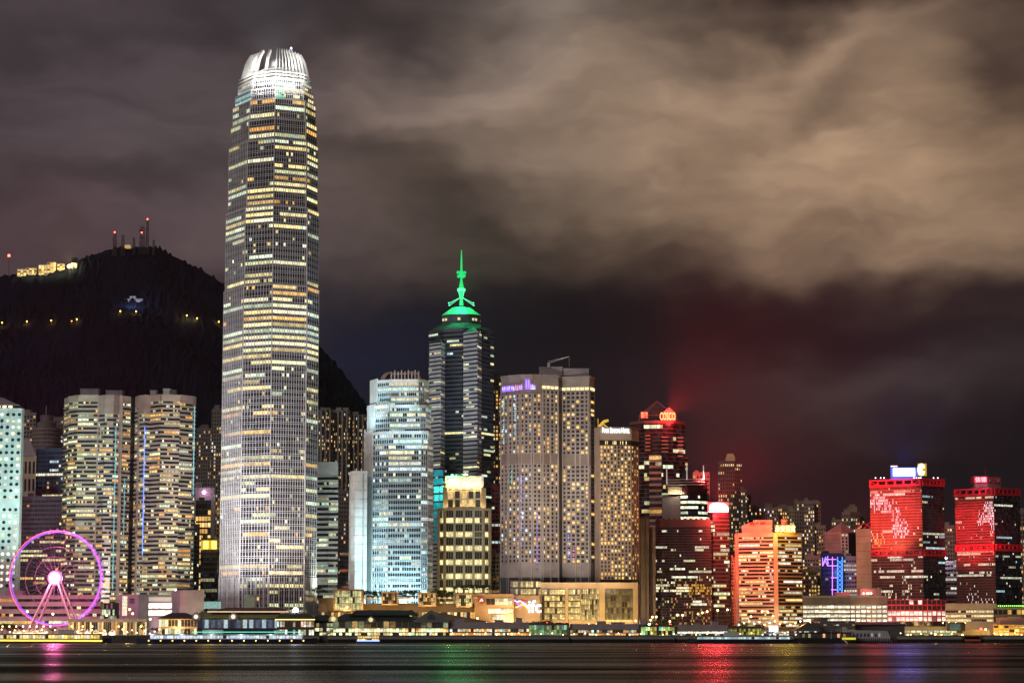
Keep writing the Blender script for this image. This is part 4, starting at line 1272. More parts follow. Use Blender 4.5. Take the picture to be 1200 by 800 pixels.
# terrace crowd of lit cafe awnings
for i, u in enumerate((428, 434, 440, 470, 476, 482, 515, 521, 527, 557)):
    T = Thing('cafe_parasol', 'lit cafe awning among others along the mall terrace rail', 'awning', P(u, 706, 1597), 'cafe awnings on the terrace')
    x, z = P(u, 705.5, 1597).x, Z(706, 1597)
    mb = MB(); mb.lathe((x, 1597), [(2.1, z + 3.0), (.1, z + 4.2)], 8); T.part('canopy', mb, emit('awning_%d' % (i % 3), WARM[i % 3], rng.uniform(.5, 1.2), False, (.5, .4, .3)))
    mb = MB(); mb.tube((x, 1597, z), (x, 1597, z + 3.2), .09); T.part('pole', mb, steel)
T = tower('corner_shop', 'mall corner with a round red sign and bright shopfronts', 'shopping centre', [(556, 1598), (602, 1598)], 710, 695.5, mat('tan_stone', (.4, .28, .19)), 24)
A, B = T.fr; d = B - A
for (u0, u1, va, vb, nb, lo, hi) in ((570, 600, 708.5, 700.5, 6, .6, 1.2), (572, 601, 718.5, 712.5, 8, .8, 1.5), (577, 592, 726, 719.5, 3, .6, 1.1)):
    a, b_ = A + d * ((u0 - 556) / 46), A + d * ((u1 - 556) / 46)
    T.grid(a, b_, Z(va, 1598), Z(vb, 1598), 1, nb, sp=.1, pier=.06, dep=.4, wm=mat('tan_stone', (.4, .28, .19)), lit=sh(lo, hi, .85, [(1, .85, .45), (1, .92, .6)]), tier=u0, split=True)
T.finish()
mb = MB(); q = P(564, 703, 1597.2); ring = [(q.x + 2.3 * math.cos(2 * math.pi * k / 16), 1597.2, q.z + 2.3 * math.sin(2 * math.pi * k / 16)) for k in range(16)]
mb.face(ring); mb.path(ring, .25, closed=True); s_ = T.part('sign', mb, emit('dark_red_sign', (.8, .05, .02), .45))
mb = MB(); mb.tube((q.x - 1.2, 1596.9, q.z - 1), (q.x + .3, 1596.9, q.z + 1.2), .3); mb.tube((q.x + .3, 1596.9, q.z + 1.2), (q.x + 1.1, 1596.9, q.z - .4), .3); mb.tube((q.x - .4, 1596.9, q.z - .1), (q.x + 1.2, 1596.9, q.z - .6), .25)
T.part('sign_mark', mb, emit('pale_sign_mark', (1, .8, .75), 1.4), s_)

# ================================================================== red lit group
REDL = (1, .06, .07)
# ---- dark tower with red letters on its roof
rgl = mat('burgundy_glass', (.05, .016, .02), .2); ledge = mat('red_lit_ledge', (.28, .10, .09), .4)  # red sign's glow put into the ledge colours
YR_ = 1950.0
T = tower('red_lettered_tower', 'dark tower with red neon letters and open pyramid roof frame', 'office tower', [(739, 1966), (755, 1953), (774, 1950), (789, 1953), (803, 1964)], 560, 493, rgl, 30, None, GZ, WIN_RED)
nf = 52
ol = office(.28, .5, PALE, (.4, 1.2), .02)
for i, nb in enumerate((5, 6, 5, 4)):
    A, B = T.fr[i], T.fr[i + 1]
    T.grid(A, B, GZ, T.z1 - 3, nf, nb, sp=.13, dep=.3, wm=ledge, lit=ol)
    T.wall.ebox(A, B, .1, .9, T.z1 - 2, T.z1 + .4, T.mi(ledge))
bay = plan([(761, 1949), (775.5, 1946)], 580)
T.wall.prism(bay + plan([(775, 1952), (761.5, 1955)], 580), GZ, Z(533, YR_), T.mi(rgl))
T.grid(bay[0], bay[1], GZ, Z(533, YR_), 30, 4, sp=.42, dep=.6, wm=mat('orange_lit_ledge', (.62, .30, .22)), lit=office(.3, .5, WARM, (.4, 1), .02), tier=2)
for (ua, ub, vt, vb) in ((756, 762, 505, 528), (775, 783, 505, 530), (794, 800.5, 507, 535)):
    a, b_ = plan([(ua, 1950), (ub, 1950)], 515)
    for k in range(int((vb - vt) / 4.3)):
        z = Z(vb - k * 4.3, 1950); T.wall.ebox(a, b_, 0, 1.6, z, z + 1.1, T.mi(mat('orange_lit_ledge', (.62, .30, .22))))
st2 = plan([(800, 1970), (806, 1972)], 560)
T.wall.prism(st2 + plan([(805, 1990), (800, 1990)], 560), GZ, Z(536, 1970), T.mi(rgl))
T.grid(st2[0], st2[1], GZ, Z(536, 1970), 40, 2, sp=.4, dep=.5, wm=mat('orange_lit_ledge', (.62, .3, .22)), lit=office(.6, .6, WARM, (.4, 1)), tier=3)
T.finish()
zr = T.z1 + .4
def pyr(u0, u1, vb, ua, va, Ya, Yb_, nm, solid=None):
    mb = MB(); a, b_ = P(u0, vb, Ya), P(u1, vb, Ya); c, d_ = P(u0 + 3, vb, Yb_), P(u1 + 3, vb, Yb_); ap = P(ua, va, (Ya + Yb_) / 2)
    zb = zr; 
    for q in (a, b_, c, d_): q.z = zb + 5
    for q in (a, b_, c, d_): mb.tube(q, ap, .35, .3, 5); mb.tube((q.x, q.y, zb), q, .35, .35, 5)
    for k in range(1, 7):
        t = k / 7
        mb.tube(a + (ap - a) * t, b_ + (ap - b_) * t, .16, .16, 4); mb.tube(a + (ap - a) * t, c + (ap - c) * t, .16, .16, 4)
    mb.path([a, b_, d_, c], .3, 4, closed=True)
    T.part(nm, mb, mat('dull_frame_metal', (.25, .20, .18), .5))
pyr(749, 791, 487, 770, 470, 1956, 1976, 'roof_frame')
mb = MB(); a, b_, ap = P(775.5, 484, 1951), P(792, 484, 1951), P(784, 476.8, 1953)
mb.face((a, b_, ap)); mb.face((b_, a + Vector((0, 4, 0)), ap)); mb.box((a.x, 1951.2, zr), (b_.x, 1954, a.z)); T.part('gable', mb, mat('orange_lit_ledge', (.62, .3, .22)))
a, b_ = plan([(773.2, 1950), (791.3, 1949.5)], 488)
lettering(T, 'COSCO', a, b_, Z(492.2, 1950), Z(483.2, 1950), emit('red_orange_neon', (1, .32, .10), 3.6), None, 1.2, 'sign')
mb = MB(); mb.box((X(750.5, 486, 1950), 1950.2, Z(490, 1950)), (X(759.5, 486, 1950), 1951, Z(482, 1950))); s_ = T.part('sign_board', mb, emit('deep_red_board', (.8, .02, .03), .9))
mb = MB()
for (x0, x1, y0, y1) in ((751.6, 753.2, 483, 489.2), (751.6, 754.6, 483, 484), (754.2, 755, 484, 489.2), (755.8, 758.6, 483, 484.2), (757.4, 758.6, 484.3, 486.6), (755.8, 756.8, 486, 487), (757.2, 758.6, 488, 489.2)):
    mb.box((X(x0, 486, 1950), 1949.7, Z(y1, 1950)), (X(x1, 486, 1950), 1950.1, Z(y0, 1950)))
T.part('sign_mark', mb, emit('orange_mark', (1, .30, .12), 1.8), s_)
point(P(782, 481, 1944), 1.2e4, REDL, 2); point(P(792, 494, 1944), 9e3, REDL, 2); point(P(775, 494, 1942), 8e3, REDL, 2)
spot(P(830, 560, 1850), P(780, 560, 1950), 1.6e5, (1, .10, .08), 60)

# ---- block with masts
T = tower('masted_block', 'banded office block with thin white masts in front of the red-lettered tower', 'office block', [(776, 1872), (798, 1868), (815, 1866), (831, 1874)], 590, 579, grey, 24)
T.finish()
T2 = T
up = plan([(797.5, 1866), (806, 1863), (818, 1864), (829, 1872)], 585); zt = Z(562, 1865)
mb = MB(); mb.prism(up + plan([(828, 1890), (798, 1890)], 585), GZ, zt, 0); T.part('glass_bay', mb, rgl)
T.wall, T.mats, T.rows = MB(), [], {}
for i, nb in enumerate((4, 5, 5)):
    T.grid(up[i], up[i + 1], Z(616, 1865), Z(579, 1865), 6, nb, sp=.5, dep=.4, wm=rgl, lit=office(.95, .85, [(1, 1, .7), (1, .95, .6), (.9, 1, .75)], (.6, 1.5), .1), tier=0)
T.finish()
lp = plan([(783, 1866), (801.5, 1866)], 574)
mb = MB(); mb.prism(lp + plan([(801, 1880), (784, 1880)], 574), T.z1, Z(570, 1866), 0)
for k in range(7): p = lp[0] + (lp[1] - lp[0]) * (k / 6); mb.ebox(p - Vector((.25, 0)), p + Vector((.25, 0)), .05, .5, T.z1, Z(570, 1866))
T.part('lit_storey', mb, cream); 
for u in (787, 793, 798.5): point(P(u, 577.2, 1863.5), 1.0e3, (1, .78, .5), .4)
mb = MB()
for k, v in enumerate((562, 565, 568)):
    a, b_ = plan([(781, 1862), (826, 1860)], 565); mb.ebox(a, b_, -12, .6, Z(v, 1862), Z(v, 1862) + .6, 0, True)
T.part('roof_slab', mb, steel)
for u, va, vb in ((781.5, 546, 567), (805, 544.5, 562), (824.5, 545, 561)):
    mb = MB(); q = P(u, vb, 1860); mb.tube((q.x, q.y, q.z), (q.x, q.y, Z(va, 1860)), .55, .35); T.part('mast', mb, emit('glow_mast', (1, .85, .8), .35, True, (.7, .7, .7)))  # light on the masts put into their colour as a glow
bands('apartment_tower', 'rosy lit flats block peeping out behind the masted block', 'building', [(812, 1912), (832, 1910)], 590, 555, pinkp, [5], 5, .45, .5, home(.12), depth=16)

# ---- twin concrete cores and the broad dark block
T = tower('concrete_core', 'taller pale concrete shaft at left end of broad dark block', 'building', [(748, 1716), (751, 1712), (755.5, 1712), (755.8, 1714), (757, 1714), (757.3, 1712), (760.5, 1712)], 665, 607, warmw, 20)
T.finish()
T = tower('concrete_core', 'shorter pale concrete shaft touching the broad dark block', 'building', [(760.6, 1720), (765, 1709), (768.2, 1709)], 665, 617, warmw, 20); T.finish()
spot(P(755, 730, 1670), P(757, 680, 1712), 3e4, (1, .75, .45), 100)
mrn = mat('maroon_mullion', (.10, .045, .05), .4)
T = tower('broad_dark_block', 'broad dark reddish glass office block with few lit windows', 'office block', [(768.5, 1726), (834, 1722)], 665, 609, rgl, 34, None, GZ, WIN_RED)
dk = office(.55, .28, [(1, 1, .72), (1, .95, .6), (1, .85, .5)], (.5, 1.3), .012)
def hs(k, n):
    o = dk(k, n)
    if k < 22:
        o = [c if max(c) > .1 else ((rng.uniform(.25, .7),) + (rng.uniform(.14, .4), rng.uniform(.03, .2)) if rng.random() < .16 else c) for c in o]
    if 15 <= k <= 18:
        o = [((.8 * q, .42 * q, .06 * q) if (b > n * .55 and rng.random() < .55) else c) for b, c in enumerate(o) for q in (rng.uniform(.4, 1.1),)]
    return o
T.grid(T.fr[0], T.fr[1], GZ, Z(617, 1722), 40, 44, sp=.24, pier=.10, dep=.3, wm=mrn, lit=hs, pdep=.35)
T.wall.ebox(T.fr[0], T.fr[1], .05, .8, Z(617, 1722) + .05, T.z1 + .3, T.mi(mrn)); T.finish()
for k in range(10):
    u = 770 + k * 6.4; mb = MB(); q = P(u, 609, 1724); mb.box((q.x, 1724, T.z1 + .31), (q.x + 1.6, 1728, T.z1 + 1.4)); T.part('roof_box', mb, mrn)

# ---- slim tower under the glowing red and white sign
T = tower('red_sign_tower', 'slim dark tower under a blazing white sign in a red glow', 'office block', [(830, 1732), (836, 1726), (855, 1727)], 660, 600, rgl, 22, None, GZ, WIN_RED)
T.grid(T.fr[0], T.fr[1], GZ, T.z1 - 3, 30, 3, sp=.35, dep=.3, wm=mrn, lit=office(.4, .5, PALE, (.4, 1.1)))
T.grid(T.fr[1], T.fr[2], GZ, T.z1 - 3, 30, 9, sp=.35, dep=.3, wm=mrn, lit=office(.45, .5, PALE, (.4, 1.2)))
T.finish()
mb = MB(); mb.box((X(829.5, 594, 1725), 1725.6, Z(600, 1725)), (X(854, 594, 1725), 1728, Z(588.2, 1725))); s_ = T.part('sign_board', mb, emit('red_sign_board', (1, .07, .08), 1.6))
mb = MB(); q = P(836, 594.3, 1725); 
mb.path([(q.x, 1725.3, q.z - 2.9), (q.x, 1725.3, q.z + 2.9)], 1.0, 5); mb.path([(q.x - 2.8, 1725.3, q.z), (q.x + 2.8, 1725.3, q.z)], 1.0, 5)
mb.path([(q.x - 2, 1725.3, q.z - 2), (q.x + 2, 1725.3, q.z + 2)], 1.0, 5); mb.path([(q.x - 2, 1725.3, q.z + 2), (q.x + 2, 1725.3, q.z - 2)], 1.0, 5)
q = P(846.8, 597.6, 1725)
mb.path([(q.x + 3.3 * math.cos(R(a)), 1725.3, q.z + 4.0 * math.sin(R(a))) for a in range(0, 181, 20)], 1.1, 5); mb.path([(q.x + 1.0, 1725.3, q.z), (q.x + 1.2, 1725.3, q.z + 3)], 1.2, 5)
mb.path([(X(831, 594, 1725), 1725.3, Z(599, 1725)), (X(853, 594, 1725), 1725.3, Z(599, 1725))], .5, 5)
T.part('sign_mark', mb, emit('hot_white_sign', (1, .9, .82), 9), s_)
point(P(842, 594, 1716), 4e4, (1, .04, .05), 2); point(P(842, 604, 1717), 2e4, (1, .04, .05), 2); point(P(826, 588, 1714), 1.2e4, (1, .05, .06), 2)
spot(P(842, 594, 1720), P(856, 580, 1960), 8e5, (1, .03, .05), 100)
bands('apartment_tower', 'white slab of flats with tiny square windows left of pink-lit block', 'apartment tower', [(853.5, 1752), (864, 1750)], 690, 655, white, [3], 4.0, .5, .55, home(.06), depth=14, mode='cell', wname='window')
bands('office_block', 'orange topped sliver between red sign tower and pink-lit block', 'building', [(855, 1802), (866, 1800)], 640, 636, yellowp, [3], 4, .5, .4, home(.3), depth=12)

# ---- flats on the slope beyond
T = bands('apartment_tower', 'tall flats with a blunt lit cap in the red glow', 'apartment tower', [(842, 2256), (850, 2250), (861, 2250), (870, 2256)], 600, 541.5, hb3, [3, 5, 4], 4.5, .42, .5, home(.30, HOME, (.5, 1.4)))
mb = MB(); q = plan([(850.5, 2253), (861.5, 2253), (861, 2265), (851, 2265)], 536); c = (q[0] + q[2]) / 2
mb.prism(q, T.z1 + 1.6, Z(536, 2253), 0); mb.prism(q, Z(536, 2253) + .01, Z(531, 2253), 0, tpoly=[c + (p - c) * .6 for p in q]); T.part('roof_cap', mb, emit('dim_glow_cap', (1, .5, .18), .12, True, (.4, .3, .22)))  # light on the cap put into its colour as a faint glow
for (u0, u1, vt, lb, bx, Yd, p) in ((869, 876.5, 575, 'narrow stepped flats right of blunt-capped flats', (), 2200, .4), (875.5, 881, 581, 'short stepped flats descending from the blunt-capped tower', (), 2210, .35),
                                 (880, 898, 594, 'low broad flats behind the pink roof block', ((897, 905, 590, 595),), 2230, .35), (897, 913, 596, 'middle of low flats behind the yellow sign', (), 2225, .4), (912, 928, 594, 'low flats with a roof box above the yellow sign', ((914, 922, 591, 595),), 2240, .35),
                                 (926, 934, 597, 'narrow low flats left of the stepped flats group', (), 2220, .5), (931.5, 943, 588.5, 'dark flats with red roof light left of tall pale end wall', ((942, 948, 586, 590),), 2180, .3), (943, 955, 588, 'balconied flats right of yellow sign, dark side', (), 2170, .35),
                                 (955, 962.5, 589, 'pale blank end wall of the tall balconied flats', (), 2176, .04), (957, 968, 617, 'small dim flats left of the salmon tower', (), 2050, .25),
                                 (975, 990, 610, 'low flats with lit windows left of the peaked tower', (), 2280, .3), (1008, 1014, 604, 'low flats right of the peaked tower', (), 2285, .4)):
    bands('apartment_tower', lb, 'apartment tower', [(u0, Yd + 3), (u1, Yd)], 640, vt, rng.choice((hb3, hb3, hb, hb2)) if u0 != 955 else hb, [max(2, int((u1 - u0) / 2.4))], 4.4, .42, .45, home(p, HOME, (.5, 1.4)), boxes=bx, depth=16)
T = bands('apartment_tower', 'peaked flats with a pointed stepped roof in the distance', 'apartment tower', [(987, 2262), (997, 2255), (1008, 2262)], 630, 601, hb2, [4, 4], 4.4, .42, .4, home(.35, HOME, (.4, 1.2)))
for (u0, u1, v1, v0_) in ((994, 1004.5, 601, 594), (996.5, 1002, 594, 591.5)): roofbox(T, u0, u1, v0_, v1, 2262, 10, hb2, 'roof_tier')

# ---- department store block in pink light
YW = 1720.0
wo_ = mat('pale_store_cladding', (.62, .44, .31))
pts = [(862.5, 1731), (866, 1728), (906.5, 1718), (911.5, 1718), (939.5, 1730)]
T = tower('pink_lit_block', 'striped office block glowing pink, yellow characters on its roof', 'office block', pts, 670, 624.5, brown, 30)
wl_ = office(.75, .45, [(1, .85, .35), (1, .78, .3), (1, .92, .6), (1, 1, .8)], (.5, 1.4), .05, .3)
T.wall.ebox(T.fr[0], T.fr[1], .02, .9, GZ, T.z1 + .3, T.mi(wo_)); T.wall.ebox(T.fr[2], T.fr[3], .02, 1.3, GZ, T.z1 + .3, T.mi(wo_))
nf = 25
T.grid(T.fr[1], T.fr[2], GZ + 6, T.z1 - 2, nf, 18, sp=.46, dep=.9, wm=wo_, lit=wl_)
T.grid(T.fr[3], T.fr[4], GZ + 6, T.z1 - 2, nf, 13, sp=.42, dep=.7, wm=mat('shaded_store_cladding', (.36, .25, .13)), lit=wl_)  # right face's weaker light put into a darker cladding colour
for i in (1, 3): T.wall.ebox(T.fr[i], T.fr[i + 1], .1, 1.0, T.z1 - 2, T.z1 + .5, T.mi(wo_))
T.finish()
mb = MB(); q = plan([(869.5, 1734), (905, 1726), (905, 1744), (872, 1748)], 618); c = (q[0] + q[2]) / 2
mb.prism(q, T.z1 + .52, Z(614.8, 1730), 0); 
q2 = plan([(887, 1735), (905, 1730), (905, 1740), (887, 1744)], 612); mb.prism(q2, Z(614.7, 1730), Z(608.6, 1730), 0)
a, b_ = P(871, 614.8, 1734), P(887, 609, 1735)
mb.face(((a.x, 1733.5, a.z), (b_.x, 1733.5, a.z), (b_.x, 1733.5, b_.z - .5))); mb.face(((a.x, 1745, a.z), (a.x, 1733.5, a.z), (b_.x, 1733.5, b_.z - .5), (b_.x, 1745, b_.z - .5)))
T.part('roof_house', mb, wo_)
mb = MB()
for u0, u1 in ((879.5, 886), (891.5, 898.5)):
    a = P(u0, 613, 1724); b_ = P(u1, 613, 1724); mb.face(((a.x, 1728.8, Z(614.4, 1727)), (b_.x - 2, 1728.3, Z(614.4, 1727)), (b_.x, 1728.2, Z(611.4, 1727)), (a.x, 1728.8, Z(611.4, 1727))))
T.part('louvre', mb, redp)
a, b_ = plan([(908.5, 1722), (931.8, 1722)], 619)
lettering(T, '\u6c38\u5b89\u767e\u8ca8', a, b_, Z(622.8, 1720), Z(615.2, 1720), emit('hot_yellow_neon', (1, .86, .25), 5.0), None, .6, 'sign')
mb = MB(); mb.ebox(a, b_, -.6, -.2, Z(624.4, 1720), Z(614.4, 1720), 0, True); T.part('sign_frame', mb, mat('sign_frame_ochre', (.3, .2, .03)))
mb = MB(); mb.lathe((X(919.5, 612, 1728), 1729), [(2.6, T.z1), (2.6, Z(610.5, 1728)), (3.0, Z(610, 1728)), (2.6, Z(608.2, 1728)), (0, Z(607.4, 1728))], 12); T.part('roof_tank', mb, pinkp)
point(P(920, 619, 1708), 7e3, (1, .72, .08), 1.5); point(P(930, 622, 1712), 3e3, (1, .72, .08), 1); point(P(912, 628, 1708), 3e3, (1, .72, .08), 1)
spot(P(848, 596, 1650), P(884, 630, 1722), 5.0e5, (1, .09, .05), 75); spot(P(848, 700, 1630), P(884, 700, 1722), 9e4, (1, .24, .06), 80)
spot(P(845, 592, 1650), P(888, 612, 1728), 9e4, (1, .12, .15), 50)
for u in (909, 909): point(P(u, 724, 1712), 4e2, (1, .85, .6), .5)
spot(P(909.2, 733, 1708), P(909, 690, 1718), 4e3, (1, .82, .55), 60)
spot(P(930, 735, 1660), P(928, 690, 1724), 5e4, (1, .52, .10), 90)

# ---- low blocks between
bands('office_block', 'cream tenement with amber stairwell right of the pink-lit block', 'building', [(941, 1802), (957, 1800)], 680, 668, cream, [5], 5.0, .45, .5, home(.35, WARM), depth=14)
bands('office_block', 'yellow lit stair tower beside the cream tenement', 'building', [(955, 1808), (961, 1806)], 680, 676, yellowp, [2], 4, .4, .3, home(.6, WARM, (.4, 1.1)), depth=10)
bands('office_block', 'tiered old blocks with grey fronts above the cream tenement', 'building', [(943, 1842), (966, 1840)], 670, 653, hb, [7], 4.6, .45, .4, home(.25), depth=14, boxes=((945, 951, 650, 654),))
bands('office_block', 'pale tenement left of the blue neon framework', 'building', [(958, 1822), (972, 1820)], 680, 664, beige, [4], 4.6, .45, .4, home(.25, WARM), depth=12)
T = bands('neon_block', 'dark block wrapped in a blue and violet neon lattice', 'building', [(962, 1782), (989, 1780)], 675, 650, mat('navy_panel', (.02, .025, .07), .4), [6], 5, .5, .2, home(.05), depth=16)
nb_, nv, nt_ = emit('blue_neon', (.05, .2, 1), 3.0), emit('violet_neon', (.5, .15, 1), 2.6), emit('teal_neon', (.05, .6, .8), 1.6)
yq = 1778.5
L_ = lambda m_, pth, r=.33: (lambda mb: (mb.path([P(u, v, yq) for u, v in pth], r, 5), T.part('neon_tube', mb, m_)))(MB())
for x in (975.5, 981.5, 987): L_(nb_ if x > 976 else nv, [(x, 652), (x - .1, 697)])
L_(nv, [(964, 653), (964, 663), (967, 656), (970, 663), (970, 651)]); L_(nb_, [(964, 663), (967.5, 652), (971, 660)])
for v, u0, u1 in ((655, 966, 980), (662.5, 970, 982), (676.5, 974, 981), (690.5, 974, 981)): L_(nv, [(u0, v), (u1, v)])
for k in range(8):
    v = 656 + k * 5.2; L_(nb_ if k % 3 else nt_, [(981.7, v), (986.8, v + 5)], .22); L_(nb_, [(986.8, v), (981.7, v + 5)], .22)
point(P(980, 670, 1770), 8e3, (.15, .25, 1), 1)
T = tower('salmon_tower', 'salmon lit block with a pyramid roof behind the blue neon', 'building', [(964.5, 1862), (967, 1859), (985.5, 1856), (994, 1860), (1002.5, 1868)], 640, 623, pinkp, 24)
for k in range(6):
    z = Z(650 - k * 4.6, 1857); T.wall.ebox(T.fr[0], T.fr[1], .1, 1.6, z, z + 1.4, T.mi(pinkp)); T.wall.ebox(T.fr[1], T.fr[2], .05, .12, z, z + .2, T.mi(brown))
T.grid(T.fr[2], T.fr[3], Z(652, 1857), T.z1 - 1, 7, 2, sp=.4, pier=.4, dep=.5, wm=white, lit=home(.15)); T.wall.ebox(T.fr[3], T.fr[4], .02, .3, GZ, T.z1 - .5, T.mi(black))
T.finish()
mb = MB(); q = plan([(968, 1862), (985.5, 1858), (1002, 1868), (999, 1880), (972, 1880)], 621); ap = P(986.5, 611.5, 1868)
for i in range(5): a, b_ = q[i], q[(i + 1) % 5]; mb.face(((a.x, a.y, T.z1 + .02), (b_.x, b_.y, T.z1 + .02), tuple(ap)))
T.part('roof', mb, pinkp)
spot(P(985, 640, 1790), P(976, 632, 1858), 3.5e4, (1, .22, .2), 80)
bands('office_block', 'plain grey office slab right of the blue neon lattice', 'building', [(988.5, 1782), (1007, 1780)], 670, 653.5, mat('dull_grey_concrete', (.20, .18, .17)), [6], 5, .5, .25, office(.35, .5, COOL, (.3, 1), .03), depth=16)
T = tower('blank_tower', 'windowless buff tower left of the red lit twin', 'building', [(1003.5, 1750), (1021.5, 1748)], 655, 619, beige, 20)
for k in range(14): z = GZ + (T.z1 - GZ) * k / 14; T.wall.ebox(T.fr[0], T.fr[1], .02, .08, z, z + .25, T.mi(brown))
T.finish()
mb = MB(); a = P(1004, 619, 1750); b_ = P(1013, 612.5, 1750); c = P(1021, 610, 1750); e = P(1021, 619, 1750)
for p, q in ((a, b_), (b_, e), (a + Vector((0, 8, 0)), b_ + Vector((0, 8, 0))), (b_, b_ + Vector((0, 8, 0))), (P(1012, 619, 1750), c), (c, e)): mb.tube(p, q, .5, .4, 5)
T.part('roof_frame', mb, redp)
spot(P(1022, 600, 1700), P(1012, 625, 1748), 2.5e4, (1, .16, .10), 70); spot(P(1012, 720, 1690), P(1012, 670, 1748), 2e4, (1, .68, .42), 70)

# ---- the red steel-framed twins
def twin(name, label, uL, uM, uR, Yl, Ym, Yr, vt, vmid, vb, nL, nR, seed, cl, blue):
    T = tower(name, label, 'office tower', [(uL, Yl), (uM, Ym), (uR, Yr)], 640, vt, mat('maroon_glass', (.03, .012, .014), .15), 34, 'red framed twin towers', GZ, WIN_RED)
    rr_ = random.Random(seed)
    nf = 52
    sp_ = office(.38, .45, [(1, .95, .75), (1, .9, .6), (1, .8, .6)], (.4, 1.3), .02)
    zt = Z(vt + 9.5, Ym)
    def litL(k, n):
        o = sp_(k, n)
        for b in range(n):
            for (cb, ck, sb, sk, dens, c) in cl:
                e = ((b / n - cb) / sb) ** 2 + ((k / nf - ck) / sk) ** 2
                if e < 1 and rr_.random() < dens * (1 - .5 * e):
                    q = rr_.uniform(.5, 1.4); o[b] = tuple(x * q for x in c)
        return o
    skin = mat('red_mullion', (.40, .12, .10), .45)
    T.grid(T.fr[0], T.fr[1], GZ, zt, nf, nL, sp=.24, pier=.26, dep=.35, wm=skin, lit=litL, tier=0, pdep=.4)
    T.grid(T.fr[1], T.fr[2], GZ, zt, nf, nR, sp=.3, pier=.10, dep=.25, wm=mat('shaded_mullion', (.03, .025, .028), .4), lit=office(.30, .4, [(1, 1, .75), (.6, .95, 1), (1, .9, .6)], (.3, 1.1), .015), tier=0)  # right face's shade put into near-black mullions
    T.finish()
    for i in (0, 1):
        A, B = T.fr[i], T.fr[i + 1]
        for (va, vb_) in ((vt, vt + 9), (vmid - 4.2, vmid + 4.2)):
            mb = MB(); z0, z1 = Z(vb_, Ym), Z(va, Ym); L = (B - A).length; d = (B - A) / L; hh_ = z1 - z0; bt = hh_ * .24
            mb.ebox(A, B, .1, 1.5, z0, z0 + bt * 1.25, 0, True); mb.ebox(A, B, .1, 1.5, z1 - bt, z1, 0, True)
            for k in range(7):
                c = A + d * (L * k / 6); w_ = .75
                if k == 0: c = c + d * w_
                if k == 6: c = c - d * w_
                mb.ebox(c - d * w_, c + d * w_, .1, 1.6, z0 + bt * 1.26, z1 - bt - .02, 0, True)
            for k, s in ((0, 1), (5, -1)):
                a = A + d * (L * (k + .12) / 6); e = A + d * (L * (k + .88) / 6); n = Vector((d.y, -d.x)) * .9; lo, hi = z0 + bt * 1.3, z1 - bt - .1
                p, q = ((a.x + n.x, a.y + n.y, hi if s > 0 else lo), (e.x + n.x, e.y + n.y, lo if s > 0 else hi)); mb.tube(p, q, .5, .5, 5)
            T.part('truss', mb, redp)
    return T


cl1 = [(.13, .90, .16, .07, .75, (1, .95, 1)), (.30, .86, .10, .05, .5, (1, .9, 1)), (.48, .80, .10, .06, .6, (1, .85, .95)), (.60, .71, .14, .07, .6, (1, .9, 1)), (.45, .69, .06, .05, .5, (1, .8, .9)), (.08, .63, .10, .06, .5, (1, .7, .2)), (.22, .63, .05, .05, .7, (1, .6, .2)), (.96, .63, .06, .05, .6, (1, .65, .25)),
       (.68, .22, .10, .22, .35, (1, .85, .65)), (.36, .24, .14, .09, .35, (1, .75, .45)), (.60, .5, .02, .05, .8, (1, .05, .1))]
T = twin('red_framed_tower', 'left red-framed tower with a white-blue sign and round yellow emblem', 1021, 1081.5, 1107, 1672, 1650, 1664, 560, 647, 0, 44, 16, 4, cl1, True)
spot(P(950, 600, 1560), P(1040, 600, 1660), 1.45e6, (1, .075, .06), 30); spot(P(1012, 640, 1640), P(1035, 618, 1660), 1.2e5, (1, .16, .08), 90); spot(P(1030, 735, 1600), P(1050, 680, 1650), 2.5e4, (1, .5, .38), 90)
spot(P(1040, 530, 1600), P(1060, 570, 1655), 2.5e4, (1, .03, .25), 70)
mb = MB(); a, b_ = plan([(1047, 1662), (1072.2, 1662)], 553); mb.ebox(a, b_, -1.2, 0, Z(557.2, 1662), Z(548.6, 1662), 0, True); s_ = T.part('sign', mb, emit('white_blue_sign', (.62, .78, 1), 7))
mb = MB(); mb.ebox(a - Vector((1.8, 0)), b_ + Vector((2, 0)), -1.8, -1.25, T.z1, Z(547.2, 1662), 0, True); T.part('sign_board', mb, emit('blue_board', (.05, .12, 1), .8))
mb = MB(); mb.box((a.x - 1.6, 1662, Z(546.5, 1662)), (a.x + 3, 1664, Z(545.4, 1662))); T.part('sign_lamp', mb, emit('rose_lamp', (1, .7, .8), 2))
point(P(1058, 553, 1652), 7e3, (.1, .25, 1), 2)
mb = MB(); q = P(1080, 550, 1662); mb.box((q.x - 2.4, 1662.2, Z(557, 1662)), (q.x + 3.6, 1665, Z(542.8, 1662))); s_ = T.part('emblem_board', mb, emit('amber_board', (1, .62, .05), .55))
mb = MB(); mb.path([(q.x - .2 + 2.0 * math.cos(R(k)), 1661.7, q.z + 3.7 * math.sin(R(k))) for k in range(20, 341, 20)], .72, 5); mb.path([(q.x - .4, 1661.7, q.z - 1.8), (q.x - .4, 1661.7, q.z + 1.8)], .75, 5)
T.part('emblem', mb, emit('hot_yellow_emblem', (1, .8, .35), 4.5), s_)
for u in (1026, 1032, 1036, 1071, 1074, 1077, 1079, 1094, 1099):
    mb = MB(); q = P(u, 559.2, 1658); mb.ball((q.x, q.y, T.z1 + .7), .45, 6); T.part('roof_lamp', mb, emit('cool_lamp', (.9, .9, 1), 5))
